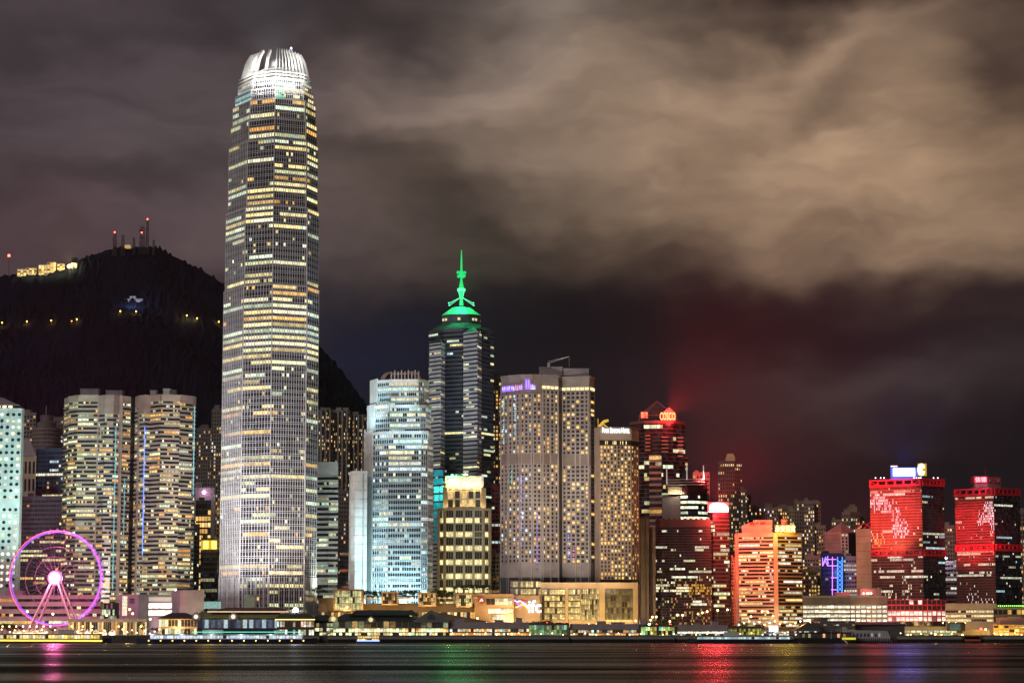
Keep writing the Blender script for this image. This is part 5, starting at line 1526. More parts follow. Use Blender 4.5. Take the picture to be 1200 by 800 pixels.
cl2 = [(.86, .91, .12, .05, .85, (.9, .95, 1)), (.78, .86, .18, .06, .55, (.9, .95, 1)), (.92, .80, .08, .10, .7, (.9, .95, 1)), (.62, .80, .14, .03, .6, (1, .9, .95)), (.5, .60, .5, .012, .9, (1, .7, .5)), (.97, .6, .04, .03, .9, (1, .3, .1)), (.55, .22, .4, .1, .18, (1, .9, .7))]
T = twin('red_framed_tower', 'right red-framed tower with red and white characters on its roof', 1120.5, 1166, 1196, 1674, 1652, 1668, 571, 641, 0, 36, 18, 9, cl2, False)
spot(P(1085, 620, 1560), P(1140, 625, 1660), 1.3e6, (1, .045, .08), 28); spot(P(1115, 570, 1600), P(1145, 580, 1658), 3e4, (1, .03, .09), 80)
a, b_ = plan([(1141.3, 1664), (1157.2, 1664)], 564); c = plan([(1173, 1672)], 564)[0]
mb = MB(); mb.prism([a, b_, c, c + Vector((0, 10)), a + Vector((0, 12))], Z(565.5, 1664), Z(557.8, 1664), 0); s_ = T.part('sign_box', mb, mat('crimson_sign_box', (.45, .02, .05), .5))
mb = MB(); mb.ebox(a, b_, .02, .25, Z(565.4, 1664), Z(557.9, 1664)); T.part('sign_face', mb, emit('crimson_light', (1, .02, .10), .75), s_)
lettering(T, '\u4fe1\u5fb7', a + Vector((.8, 0)), b_ - Vector((.8, 0)), Z(564.6, 1664), Z(558.6, 1664), emit('rose_white_neon', (1, .55, .62), 1.5), s_, .5, 'lettering', False, .3)
lettering(T, 'SHUN TAK', b_ + (c - b_) * .05, c - (c - b_) * .03, Z(565, 1664), Z(558.6, 1664), mat('dull_rose_letter', (.45, .22, .22)), s_, .3, 'lettering', False, .3)
mb = MB(); mb.prism([a + Vector((1, 1)), b_ + Vector((0, 1)), c + Vector((0, 1)), c + Vector((0, 9)), a + Vector((1, 9))], T.z1, Z(565.6, 1664), 0); T.part('roof_house', mb, pinkp)
mb = MB(); q = P(1155, 557, 1668); mb.tube(q, q + Vector((0, 0, 5)), .2, .1); T.part('mast', mb, redp)
spot(P(1149, 574, 1640), P(1149, 566, 1664), 1.0e4, (1, .35, .6), 60)

bands('office_block', 'grey banded block in the gap between the red-framed towers', 'office block', [(1107, 1782), (1121, 1780)], 680, 659, hb, [4], 5.4, .5, .1, office(.7, .6, [(1, .95, .75), (.95, 1, .9)], (.3, 1.2)), depth=16)
T = bands('apartment_tower', 'pale flats with a violet-white lamp between the red-framed towers', 'apartment tower', [(1107.5, 1992), (1119, 1990)], 640, 617, hb, [4], 5, .45, .4, home(.15, WARM), depth=14)
mb = MB(); mb.ball(P(1108.5, 653.5, 1776), .9, 6); T.part('lamp', mb, emit('violet_white_lamp', (.8, .75, 1), 14)); point(P(1109.5, 653.5, 1773), 6e3, (.75, .7, 1), .6)
bands('apartment_tower', 'yellow windowed flats cut by the photo\'s edge, behind the red-framed tower', 'apartment tower', [(1195, 1992), (1212, 1990)], 640, 600, hb3, [5], 5, .4, .4, home(.5, WARM), depth=16)

# ---- car park and red podium
T = tower('car_park', 'open car park with brightly lit decks and a grey slatted top', 'car park', [(941, 1642), (996, 1634), (1039.5, 1638)], 712, 698, mat('buff_concrete', (.42, .36, .28)), 34)
for i, nb in ((0, 12), (1, 7)):
    A, B = T.fr[i], T.fr[i + 1]
    T.grid(A, B, Z(729, 1635), Z(708, 1635), 4, nb, sp=.42, pier=.05 if i == 0 else .16, dep=.8, wm=mat('buff_concrete', (.42, .36, .28)), lit=lambda k, n: [dim((1, .92, .66), .8, 1.7) for _ in range(n)], split=True)
    T.wall.ebox(A, B, .05, .5, Z(707.5, 1635), T.z1 - 1.2, T.mi(mat('taupe_slat', (.22, .16, .14))))
    for k in range(40):
        p = A + (B - A) * ((k + .5) / 40); T.wall.ebox(p - Vector((.12, 0)), p + Vector((.12, 0)), .5, .7, Z(707.5, 1635), T.z1 - 1.3, T.mi(mat('buff_concrete', (.42, .36, .28))))
    T.wall.ebox(A, B, .05, 1.0, T.z1 - 1.1, T.z1 + .4, T.mi(mat('buff_concrete', (.42, .36, .28))))
T.finish()
for u0, u1, va in ((980, 996, 694.5), (1008, 1033, 690)): roofbox(T, u0, u1, va, 697.6, 1650, 10, pinkp)
for u in (1012, 1016, 1018, 1021): mb = MB(); mb.ball(P(u, 694.8, 1648), .5, 6); T.part('roof_lamp', mb, emit('warm_white_lamp', (1, .75, .6), 10))
point(P(1014, 692, 1642), 2.6e3, (1, .25, .18), .6); point(P(990, 694, 1642), 1.6e3, (1, .15, .12), .6)
T = tower('red_podium', 'low red-framed podium with two lit floors beneath the left twin', 'shopping centre', [(1040, 1628), (1081, 1624), (1108, 1630)], 715, 702, dglass, 30)
for i, nb in ((0, 8), (1, 5)):
    A, B = T.fr[i], T.fr[i + 1]
    T.grid(A, B, Z(728, 1625), T.z1, 4, nb, sp=.26, pier=.12, dep=.6, wm=redp, pdep=.9, lit=lambda k, n: [((1.2, 1.0, .8) if rng.random() < .92 else (.2, .1, .08)) if k < 2 else ((1.1, .9, .8) if (k == 3 and 4 < b < 8 and rng.random() < .7) else (.02, .008, .008)) for b in range(n)], split=True)
T.finish(); spot(P(1045, 735, 1590), P(1070, 712, 1625), 1.1e4, (1, .3, .22), 140); spot(P(1085, 735, 1590), P(1090, 712, 1625), 9e3, (1, .3, .22), 140)
T = tower('terminal_block', 'low beige terminal with a lit strip between red podium and the right twin', 'terminal', [(1108, 1622), (1168, 1620)], 718, 706.5, beige, 26)
T.grid(T.fr[0], T.fr[1], Z(729, 1620), Z(713.5, 1620), 3, 20, sp=.5, pier=.08, dep=.5, wm=beige, lit=office(.8, .65, [(1, .95, .8), (1, .8, .4)], (.3, 1.3), .1)); T.finish()
T = tower('terrace_block', 'low building with green fairy lights along its roof at the photo\'s edge', 'building', [(1164, 1612), (1240, 1612)], 715, 711, pinkp, 24)
T.grid(T.fr[0], T.fr[1], Z(729, 1612), T.z1 - 1, 2, 14, sp=.35, pier=.2, dep=.5, wm=brown, lit=office(.7, .5, WARM, (.2, 1))); T.finish()
for k in range(16):
    mb = MB(); mb.ball(P(1170 + k * 2.4, 709.4, 1610), .42, 6); T.part('fairy_light', mb, emit('green_fairy', (.25, 1, .08), 4, False))

# ================================================================== low waterfront on the left
lowb = mat('low_beige_render', (.46, .38, .33))
T = tower('long_office', 'long low beige office with banded windows behind the ferris wheel', 'building', [(-40, 1612), (118, 1610)], 712, 697, lowb, 24)
T.grid(T.fr[0], T.fr[1], Z(733, 1610), T.z1 - 1, 4, 34, sp=.62, dep=.7, wm=lowb, lit=office(.8, .4, PALE + WARM, (.4, 1.4), .05, .3)); T.finish()
roofbox(T, 6, 26, 692.5, 697, 1616, 12, lilac)
spot(P(40, 745, 1580), P(40, 712, 1610), 2.5e4, (1, .85, .75), 140)
T = tower('street_shops', 'glassy lit shopfronts between the ferris wheel and white hall', 'building', [(112, 1636), (142, 1634)], 715, 706, dgrey, 16)
T.grid(T.fr[0], T.fr[1], Z(728, 1634), T.z1, 3, 12, sp=.1, pier=.1, dep=.3, wm=dgrey, lit=sh(.1, .9, .6, GREENISH + [(1, .4, .5)]), split=True); T.finish()
T = tower('hall_block', 'grey-pink hall block with a tall lit slot and small square grille', 'hall', [(140, 1600), (143, 1598), (162, 1598), (174, 1604)], 710, 696, lilac, 18)
a, b_ = plan([(143.2, 1598), (149, 1598)], 710); T.grid(a, b_, Z(721, 1598), Z(698, 1598), 6, 1, sp=.06, dep=.2, wm=white, lit=lambda k, n: [(1, .9, .6)] * n, tier=1)
for i in range(3):
    for k in range(3):
        u, v = 152 + i * 2, 701 + k * 2; q0, q1 = P(u, v, 1597.7), P(u + 1.4, v + 1.4, 1597.7)
        T.rows.setdefault((5, i * 3 + k), MB()).face(((q0.x, 1597.8, q1.z), (q1.x, 1597.8, q1.z), (q1.x, 1597.8, q0.z), (q0.x, 1597.8, q0.z)))
T.finish()
T = tower('lit_hall', 'hall with two blazing white glazed storeys under a slatted glass roof', 'hall', [(170, 1606), (201.5, 1602)], 710, 704, white, 16)
T.grid(T.fr[0], T.fr[1], Z(722, 1602), Z(705, 1602), 2, 8, sp=.25, dep=.6, wm=lilac, lit=lambda k, n: [(1.5, 1.4, 1.15)] * n); T.finish()
mb = MB(); q = plan([(172, 1607), (201, 1603), (201, 1620), (176, 1622)], 700); mb.prism(q, T.z1 + .01, T.z1 + 3.4, 0); T.part('lit_storey', mb, emit('pale_lit_glazing', (1, .95, .7), .45, True, (.3, .3, .25)))
mb = MB()
for k in range(10):
    a = q[0] + (q[1] - q[0]) * (k / 9); c = q[3] + (q[2] - q[3]) * (k / 9); mb.tube((a.x - 1, a.y - 2, T.z1 + 3.3), (c.x, c.y, T.z1 + 7), .25, .25, 4)
mb.tube((q[0].x - 1, q[0].y - 2, T.z1 + 3.3), (q[1].x, q[1].y - 2, T.z1 + 3.3), .4, .4, 4); T.part('roof', mb, steel)
T = tower('blank_hall', 'blank stone hall with two ribbed walls left of the tallest tower foot', 'hall', [(201.5, 1604), (217, 1598), (239, 1600)], 710, 691, beige, 24)
for k in range(10):
    p = T.fr[0] + (T.fr[1] - T.fr[0]) * (k / 17); T.wall.ebox(p, p + (T.fr[1] - T.fr[0]) * .03, .02, .6, GZ, T.z1 - .5, T.mi(lilac))
T.finish(); spot(P(232, 735, 1570), P(228, 705, 1600), 1.4e4, (1, .95, .88), 130); spot(P(206, 735, 1570), P(208, 705, 1602), 7e3, (1, .8, .85), 130)
T = tower('glass_link', 'low teal glass wall at the foot of the tallest tower', 'building', [(238, 1622), (259, 1622)], 712, 704, grey, 12)
T.grid(T.fr[0], T.fr[1], Z(713, 1622), T.z1, 1, 6, sp=.1, pier=.05, dep=.3, wm=grey, lit=lambda k, n: [(.25, .45, .40)] * n); T.finish()

# ---- ferris wheel
HUB = P(66, 677, 1556); RW = 55.0 * 1556 / F
T = Thing('ferris_wheel', 'big ferris wheel with glowing pink and violet rim and white-hot hub', 'ferris wheel', (HUB.x, HUB.y, GZ))
yaw = R(6); ax = Vector((math.sin(yaw), math.cos(yaw), 0)); rt_ = Vector((math.cos(yaw), -math.sin(yaw), 0)); upv = Vector((0, 0, 1))
cp = lambda a, r, off: HUB + rt_ * (r * math.cos(a)) + upv * (r * math.sin(a)) + ax * off
NS = 72
for nm, off, r, rad, m_ in (('rim', -2.2, RW, .30, emit('pink_rim_light', (1, .10, .25), 2.2)), ('rim', -1.2, RW - 1.0, .34, emit('violet_rim_light', (.25, .08, 1), 1.5)), ('rim', 2.2, RW, .28, emit('blue_rim_light', (.25, .10, 1), 2.0))):
    mb = MB(); mb.path([cp(2 * math.pi * k / NS, r, off) for k in range(NS)], rad, 6, closed=True); T.part(nm, mb, m_)
for rr_, st in ((.66, .10), (.45, .08)):  # faint glowing rings stand in for light blurred along the spokes
    mb = MB(); mb.path([cp(2 * math.pi * k / 48, RW * rr_, -1.8) for k in range(48)], .22, 5, closed=True); T.part('spoke_blur_ring', mb, emit('rose_ring_%d' % int(rr_ * 100), (1, .15, .4), st))
spk = mat('rose_spoke', (.35, .28, .32), .4)
mb = MB()
for k in range(42):
    a = 2 * math.pi * k / 42
    mb.tube(cp(a, 3.5, -1.8 if k % 2 else 1.8), cp(a, RW - .3, -1.8 if k % 2 else 1.8), .07, .07, 4)
T.part('spoke_web', mb, spk)
for k in range(42):
    a = 2 * math.pi * (k + .5) / 42; c = cp(a, RW + 1.0, 0); mb = MB(); mb.ball(c, .85, 8, 0, 1.15); T.part('gondola', mb, mat('gondola_shell', (.30, .28, .33), .3))
hubm = emit('white_hot_hub', (1, .62, .84), 5)
mb = MB(); mb.tube(HUB - ax * 3.4, HUB + ax * 3.4, 3.3, 3.3, 24); T.part('hub', mb, hubm)
mb = MB(); mb.path([cp(2 * math.pi * k / 32, 4.2, -3) for k in range(32)], .85, 6, closed=True); T.part('hub_ring', mb, emit('pink_hub_ring', (1, .08, .40), 2.6))
legm = emit('pink_leg_light', (1, .30, .50), .8, True, (.6, .5, .55)); legm2 = mat('pink_leg_steel', (.55, .36, .42), .4)
for sx in (-1, 1):
    for off in (-6, 6):
        ft = HUB + rt_ * (sx * (30 if sx < 0 else 29) * 1556 / F) + ax * off * 1.4; ft.z = GZ
        tp = HUB + ax * (off * .55) + rt_ * sx * 1.2
        mb = MB(); mb.tube(ft, tp, 1.15, .75, 8); T.part('leg', mb, legm2)
        mb = MB(); mb.tube(ft + Vector((sx * .6, -1.2, 0)), tp + Vector((0, -1.0, 0)), .22, .22, 5); T.part('leg_light', mb, legm)
mb = MB(); mb.box((HUB.x - 24, HUB.y - 5, GZ), (HUB.x + 24, HUB.y + 8, GZ + 1.8)); T.part('platform', mb, mat('platform_timber', (.25, .18, .14)))
point(HUB - ax * 9, 4.5e4, (1, .25, .55), 2.5); point(HUB + ax * 8, 6e4, (1, .10, .42), 2.5)
for sx in (-1, 1): point(HUB + Vector((sx * 18, -8, -RW + 4)), 2.2e3, (1, .35, .5), .6)

# ---- promenade stalls, lamps and trees
stm = [emit('stall_glow_%d' % k, c, s_, True, (.5, .45, .4)) for k, (c, s_) in enumerate((((1, .75, .5), 1.6), ((1, .9, .75), 1.9), ((1, .6, .28), 1.3)))]
def stall(u, w, k, lab, Yb=1512):
    x = X(u, 738, Yb); T = Thing('market_tent', lab, 'tent', (x, Yb, GZ), 'lit tents along the promenade')
    mb = MB(); h = 2.6
    b0 = [Vector((x - w, Yb)), Vector((x + w, Yb)), Vector((x + w, Yb + 4)), Vector((x - w, Yb + 4))]; c = Vector((x, Yb + 2))
    mb.prism(b0, GZ + h, GZ + h + 2.0, 0, tpoly=[c + (p - c) * .12 for p in b0]); T.part('canopy', mb, white)
    mb = MB(); mb.box((x - w + .3, Yb + .6, GZ + .1), (x + w - .3, Yb + 3.6, GZ + h - .1)); T.part('counter', mb, stm[k])
    for q in b0: mb = MB(); mb.tube((q.x, q.y, GZ), (q.x, q.y, GZ + h + .1), .08, .08, 4); T.part('pole', mb, steel)
for k, u in enumerate((17.5, 22, 26.5, 31, 36, 41, 46, 51)): stall(u, 1.7, k % 3, 'lit tent in the tight row under the ferris wheel')
for k, u in enumerate((75, 84, 93, 102, 112, 121, 131)): stall(u, 2.0, (k + 1) % 3, 'lit tent in the loose row right of the ferris wheel')
T = tower('covered_walkway', 'covered walkway with a lit band between ferris wheel and lit hall', 'walkway', [(80, 1540), (172, 1540)], 730, 724.5, lilac, 5)
T.grid(T.fr[0], T.fr[1], GZ, T.z1 - 1.2, 1, 40, sp=.2, pier=.2, dep=.3, wm=lilac, lit=sh(.2, 1.3, .55)); T.finish()

lampm = emit('lamp_globe_amber', (1, .60, .20), 11); lampw = emit('lamp_globe_white', (.95, .97, 1), 7)
def lamp(u, v, Yb, m_, lab, grp, r=.48, light=0, col=(1, .66, .26)):
    q = P(u, v, Yb); T = Thing('street_lamp', lab, 'street lamp', (q.x, Yb, GZ), grp)
    mb = MB(); mb.tube((q.x, Yb, GZ), (q.x, Yb, q.z), .14, .09, 6); mb.tube((q.x, Yb, GZ), (q.x, Yb, GZ + .8), .25, .2, 6); T.part('post', mb, dgrey)
    mb = MB(); mb.ball(q, r, 8); T.part('globe', mb, m_)
    if light: point((q.x, Yb - 1.2, q.z), light * 3, col, .5)
G1 = 'amber lamps along the promenade'
for u in list(range(3, 60, 8)) + [84, 97, 108, 139, 165]: lamp(u, 733.5, 1508, lampm, 'short amber lamp in the row at the left promenade edge', G1)
for u, v in ((62, 719), (125, 720.5), (152, 713.5), (155.5, 718.5), (32, 716), (176, 725)): lamp(u, v, 1530, lampm, 'tall amber lamp on the left promenade, above the tents', 'tall amber lamps on the left promenade', .7, 600)
G2 = 'amber lamps on the road behind the flat piers'
for u, v in ((762.5, 726), (764.5, 722.5), (769, 722.3), (794, 720), (800, 720.3), (818, 718.8), (823, 717.5), (828.8, 716), (841, 714.6), (852.5, 714), (785, 727.5), (690, 731), (699, 731.2), (708, 730.5), (716, 730.8), (745, 727), (880, 722), (893, 716), (900, 716.8), (906, 721)):
    lamp(u, v, 1560, lampm, 'amber lamp on the road behind the flat-roofed piers', G2, .62, 420)
G3 = 'small lamps in front of the pink lit block'
for k, u in enumerate(range(866, 962, 6)): lamp(u, 731.5 - (k * 7 % 5), 1548 + k % 3 * 6, lampm if k % 3 else lampw, 'small lamp in the busy strip below the pink-lit block', G3, .5)
G4 = 'amber lamps on the orange lit pier'
for u in (1105, 1112, 1120, 1131): lamp(u, 729.2, 1575, lampm, 'small amber lamp below the terminal lit strip', 'amber lamps below the terminal', .4)
for u in (1171, 1180, 1188, 1196): lamp(u, 728, 1530, lampw, 'white lamp on the roof line of the orange lit pier', G4, .45)
lamp(346.3, 714.8, 1500, emit('big_white_globe', (.9, .95, 1), 22), 'big white globe lamp above the pier with lit eaves', None, 1.9, 6000, (.9, .95, 1))
for u, v in ((523, 722.5), (559.5, 724), (566.5, 727.5), (569.5, 728.8)): lamp(u, v, 1545, lampm, 'amber lamp on the ramp right of the dark-roofed pier', 'amber lamps on the ramp', .6, 500)
lamp(761, 732, 1520, emit('glare_white_globe', (1, .9, .85), 40), 'glaring white lamp at the edge of the golden glass pier', None, 1.0, 1500, (1, .9, .85))

for u in range(382, 600, 24): point(P(u, 711, 1588), 4e3, (1, .58, .18), .5)  # bare lights without fixtures, added to warm terrace and waterfront walls
for u in range(10, 235, 28): point(P(u, 733, 1500), 5e3, (1, .56, .2), .5)
for u in range(530, 960, 34): point(P(u, 730, 1500), 4e3, (1, .54, .16), .5)
for u in range(870, 960, 15): point(P(u, 733, 1560), 4e3, (1, .56, .16), .5)
for u, v, y in ((1062, 741, 1484), (1075, 741, 1484), (1092, 741, 1484), (1106, 741, 1484), (1120, 741, 1484), (1134, 738, 1494), (1148, 738, 1494)): point(P(u, v, y), 1500, (1, .58, .12), .4)
for u in range(1042, 1170, 16): point(P(u, 730, 1596), 3e3, (1, .6, .2), .5)
G5 = 'small quay lamps along the pier edges'
for k, u in enumerate(list(range(530, 950, 13)) + list(range(1056, 1128, 12)) + list(range(1166, 1200, 8))):
    q = P(u, 741.5 + (k * 5 % 3) * .8, 1472.6); T = Thing('quay_lamp', 'small quay lamp on a short post along the long pier edge', 'lamp', (q.x, 1474.6, GZ), G5)
    q.y = 1474.6
    mb = MB(); mb.tube((q.x, q.y, GZ), (q.x, q.y, q.z), .1, .08, 5); T.part('post', mb, dgrey); mb = MB(); mb.ball(q, .36, 6); T.part('globe', mb, lampm if k % 4 else lampw)
G6 = 'festoon lamps among the promenade tents'
for k in range(34):
    u = 2 + k * 6.6 + (k * 7 % 4); q = P(u, 737 + (k * 11 % 7) * .8, 1506); T = Thing('festoon_lamp', 'small warm lamp on a thin post among the left promenade tents', 'lamp', (q.x, 1506, GZ), G6)
    mb = MB(); mb.tube((q.x, 1506, GZ), (q.x, 1506, q.z), .07, .06, 5); T.part('post', mb, dgrey); mb = MB(); mb.ball(q, .42, 6); T.part('globe', mb, (lampm, lampw, emit('lamp_globe_rose', (1, .42, .3), 7))[k % 3])
# trees
def crown_mesh(seed, n=520, r=1.0):
    q = random.Random(seed); mb = MB(); cl = []
    for k in range(13):
        a, h = q.uniform(0, 6.28), q.uniform(-.45, .75); rr = q.uniform(.2, .85) * math.sqrt(max(.1, 1 - h * h))
        cl.append((rr * math.cos(a), rr * math.sin(a), h, q.uniform(.22, .42)))
    for k in range(n):
        c = q.choice(cl); d = Vector((q.gauss(0, 1), q.gauss(0, 1), q.gauss(0, .8))).normalized() * (c[3] * q.uniform(.55, 1.05))
        p = Vector(c[:3]) + d; s = q.uniform(.06, .13)
        a = Vector((q.gauss(0, 1), q.gauss(0, 1), q.gauss(0, 1))).normalized(); b_ = a.cross(Vector((q.gauss(0, 1), q.gauss(0, 1), q.gauss(0, 1)))).normalized()
        mb.face((p - a * s, p + b_ * s * .7, p + a * s, p - b_ * s * .7))
    return mb.mesh('crown', [leafm], (0, 0, 0))
tm = MB(); tm.tube((0, 0, 0), (.05, 0, .95), .09, .06, 7)
for a in range(5): tm.tube((.04, 0, .75), (.55 * math.cos(a * 1.26), .55 * math.sin(a * 1.26), 1.35 + .1 * (a % 2)), .05, .02, 5)
trunk_me = tm.mesh('trunk', [wood], (0, 0, 0))
crowns = [crown_mesh(k) for k in range(3)]
def tree(u, v, Yb, h, w, lab, grp, k):
    q = P(u, v, Yb); T = Thing('tree', lab, 'tree', (q.x, Yb, q.z), grp)
    o = bpy.data.objects.new('trunk', trunk_me); COL.objects.link(o); o.parent = T.root; o.scale = (h * .4, h * .4, h * .5)
    o = bpy.data.objects.new('crown', crowns[k % 3]); COL.objects.link(o); o.parent = T.root; o.location = (0, 0, h * .66); o.scale = (w, w, h * .36); o.rotation_euler = (0, 0, k * 1.3)
for k, (u, h, w) in enumerate(((2, 7, 4.5), (8, 8, 5), (14, 7, 4.5), (20, 6, 4), (62, 5, 3), (166, 9, 3.2), (184, 5, 5), (192, 4.5, 4))): tree(u, 744, 1520, h, w, 'bushy tree on the left promenade by the lit tents', 'promenade trees', k)
for k, (u, h, w, v) in enumerate(((373, 9, 4.5, 702), (429, 9, 5, 706), (437, 8, 4.5, 706), (443, 8, 4, 706), (470, 9, 5, 706), (478, 8, 4.5, 706), (485, 9, 4, 706), (513, 10, 5, 706), (519, 9, 4.5, 706), (527, 8, 4, 706))): tree(u, v, 1601, h, w, 'dark tree on the mall terrace among the framed glass boxes', 'terrace trees', k)
for k, u in enumerate((536, 543, 549, 556, 563, 571)): tree(u, 695.5, 1618, 6.5, 3.6, 'small tree on the roof garden below the gold-crowned tower', 'roof garden trees', k)
for k, (u, h, w) in enumerate(((640, 5, 7), (630, 5, 6), (652, 4, 6), (590, 4.5, 4), (770, 8, 5), (776, 7, 5), (812, 6, 5), (817, 6, 4), (872, 6, 4), (378, 7, 5), (386, 7, 5), (402, 8, 4.5))): tree(u, 741 if u < 700 else 739, 1572, h if u > 700 else h + 3, w, 'round-headed tree showing above the pier roofs', 'trees behind the piers', k)

# ================================================================== the piers
navyp = mat('navy_pier_wall', (.05, .05, .10), .5); roofd = mat('dark_pier_roof', (.035, .045, .05), .6); roofg = mat('green_pier_roof', (.22, .24, .12), .6); pierw = mat('pale_pier_fascia', (.36, .31, .34)); pile = mat('dark_pile', (.03, .028, .03), .8)
def pierbase(T, u0, u1, Yb=1474, dep=40):
    a, b_ = X(u0, 745, Yb), X(u1, 745, Yb); mb = MB(); mb.box((a, Yb, 2.4), (b_, Yb + dep, GZ + .1)); T.part('deck', mb, grey)
    mb = MB(); n = int((b_ - a) / 2.2)
    for k in range(n + 1): x = a + .6 + (b_ - a - 1.2) * k / n; mb.box((x - .4, Yb + .1, -2), (x + .4, Yb + 1.0, 2.39))
    mb.box((a, Yb + 1.2, -2), (b_, Yb + 2, 2.38)); T.part('piling', mb, pile)
def hip(mb, x0, x1, y0, y1, z0, z1, inset, mi=0):
    b = [Vector((x0, y0)), Vector((x1, y0)), Vector((x1, y1)), Vector((x0, y1))]; ym = (y0 + y1) / 2
    t = [Vector((x0 + inset, ym - .6)), Vector((x1 - inset, ym - .6)), Vector((x1 - inset, ym + .6)), Vector((x0 + inset, ym + .6))]
    mb.prism(b, z0, z1, mi, tpoly=t)
def gable(T, u, vt, vb, Yb, w, m_face, name='gable', glow=None):
    q = P(u, vb, Yb); z1 = Z(vt, Yb); mb = MB(); zs = q.z + (z1 - q.z) * .55
    pts = [(q.x - w, q.z), (q.x + w, q.z), (q.x + w, zs), (q.x, z1), (q.x - w, zs)]
    mb.face([(x, Yb, z) for x, z in pts]); mb.face([(x, Yb + 6, z) for x, z in reversed(pts)])
    for k in range(5): a, b_ = pts[k], pts[(k + 1) % 5]; mb.face(((b_[0], Yb, b_[1]), (a[0], Yb, a[1]), (a[0], Yb + 6, a[1]), (b_[0], Yb + 6, b_[1])))
    o = T.part(name, mb, m_face)
    if glow:
        mb = MB(); r = w * .55; c = (q.x, q.z + (zs - q.z) * .75); mb.face([(c[0] + r * math.cos(2 * math.pi * k / 12), Yb - .1, c[1] + r * math.sin(2 * math.pi * k / 12)) for k in range(12)]); T.part('clock', mb, glow, o)
ga = lambda lo, hi, p, pal: sh(lo, hi, p, pal)
# navy walled pier with green roofs
YP = 1488.0
T = Thing('ferry_pier', 'navy-walled ferry pier with green-gold roof and clock gables behind the white ferry', 'pier', (X(278, 745, YP), YP, GZ))
T.fr = plan([(231, YP), (328, YP)], 740); T.wall.box((T.fr[0].x, YP, GZ), (T.fr[1].x, YP + 26, Z(724, YP)), T.mi(navyp))
T.grid(T.fr[0], T.fr[1], Z(736, YP), Z(725, YP), 1, 13, sp=.1, pier=.35, dep=.5, wm=navyp, pm=mat('mauve_pilaster', (.22, .17, .22)), lit=lambda k, n: [rng.choice(((.35, .5, .6), (.02, .02, .05), (.08, .10, .16), (.5, .6, .65))) for _ in range(n)], mode='cell', pdep=.9)
T.finish(); pierbase(T, 222, 332)
mb = MB(); hip(mb, X(225, 724, YP), X(330, 724, YP), YP - 1.5, YP + 28, Z(724, YP) + .02, Z(716, YP + 13), 4); T.part('roof', mb, roofg)
mb = MB(); hip(mb, X(245, 716, YP), X(340, 716, YP), YP + 5, YP + 30, Z(717.5, YP), Z(711.5, YP + 16), 8); T.part('upper_roof', mb, mat('maroon_pier_roof', (.10, .05, .06), .6))
for u in (229.5, 273.2): gable(T, u, 716.5, 726, YP - 1.6, 2.6, mat('peach_gable', (.5, .36, .3)), glow=emit('clock_face', (1, .93, .8), 1.1))
for u0, u1 in ((236, 246), (256, 266), (281, 292), (302, 316)):
    a = P(u0, 723, YP - 1.5); mb = MB(); 
    point((P((u0 + u1) / 2, 722.5, YP - 4)), 240, (.75, 1, .4), .4)
mb = MB(); a, b_ = P(243, 716.5, YP + 3), P(338, 716.5, YP + 3); mb.box((a.x, YP + 3, a.z - .25), (b_.x, YP + 3.5, a.z + .45)); T.part('eaves_light', mb, emit('peach_eaves', (1, .62, .36), 1.0))
mb = MB(); a = P(292.5, 713, 1545); mb.box((a.x - 3.4, 1540, GZ), (a.x + 3.4, 1547, Z(698.5, 1540))); mb.lathe((a.x, 1543.5), [(4.2, Z(698.4, 1540)), (3.2, Z(696.6, 1540)), (0, Z(695.8, 1540))], 12)
TT = Thing('clock_tower', 'short pale green lit tower with a round cap before the tallest tower', 'tower', (a.x, 1540, GZ)); TT.part('wall', mb, mat('pale_green_render', (.6, .7, .6))); spot(P(292, 735, 1512), P(292.5, 706, 1540), 2.2e4, (.85, 1, .85), 70)
T = tower('pavilion', 'low pavilion with a dark hipped roof and lit verandah left of the navy pier', 'pavilion', [(186, 1506), (231, 1504)], 735, 724.5, beige, 14)
T.grid(T.fr[0], T.fr[1], GZ, T.z1, 2, 12, sp=.25, pier=.15, dep=.4, wm=beige, lit=sh(.2, 1.1, .55, PALE)); T.finish()
mb = MB(); hip(mb, X(184, 724, 1503), X(231, 724, 1503), 1501, 1521, T.z1 + .02, Z(717.5, 1511), 8); T.part('roof', mb, mat('mauve_dark_roof', (.08, .06, .08), .6))
# lit eaves pier
T = Thing('ferry_pier', 'pier hall with glowing yellow eaves and a rounded dark roof', 'pier', (X(346, 745, YP), YP, GZ))
T.fr = plan([(324.5, YP), (368, YP)], 740); T.wall.box((T.fr[0].x, YP, GZ), (T.fr[1].x, YP + 24, Z(726, YP)), T.mi(dgrey))
T.grid(T.fr[0], T.fr[1], GZ, Z(726, YP), 2, 14, sp=.35, pier=.12, dep=.5, wm=dgrey, lit=sh(.2, 1.1, .75, [(.8, .95, 1), (1, .9, .7), (1, .7, .5)]), split=True); T.finish(); pierbase(T, 332, 374)
mb = MB(); a, b_ = X(322, 726, YP), X(370, 726, YP)
prev = None
for k in range(7):
    t_ = k / 6; ins = 14 * t_ ** 1.6; z = Z(725.6, YP) + (Z(716.2, YP) - Z(725.6, YP)) * math.sin(t_ * math.pi / 2)
    cur = [(a + ins, YP - 2 + ins * .7, z), (b_ - ins, YP - 2 + ins * .7, z), (b_ - ins, YP + 26 - ins * .7, z), (a + ins, YP + 26 - ins * .7, z)]
    if prev:
        for q in range(4): mb.face((prev[q], prev[(q + 1) % 4], cur[(q + 1) % 4], cur[q]))
    prev = cur
mb.face(prev); T.part('roof', mb, mat('olive_dark_roof', (.09, .08, .05), .55))
mb = MB(); mb.box((a + .4, YP - 2.2, Z(726, YP) + .05), (b_ - .4, YP - 1.6, Z(725, YP))); T.part('eaves_light', mb, emit('yellow_eaves', (1, .78, .25), 2.6))
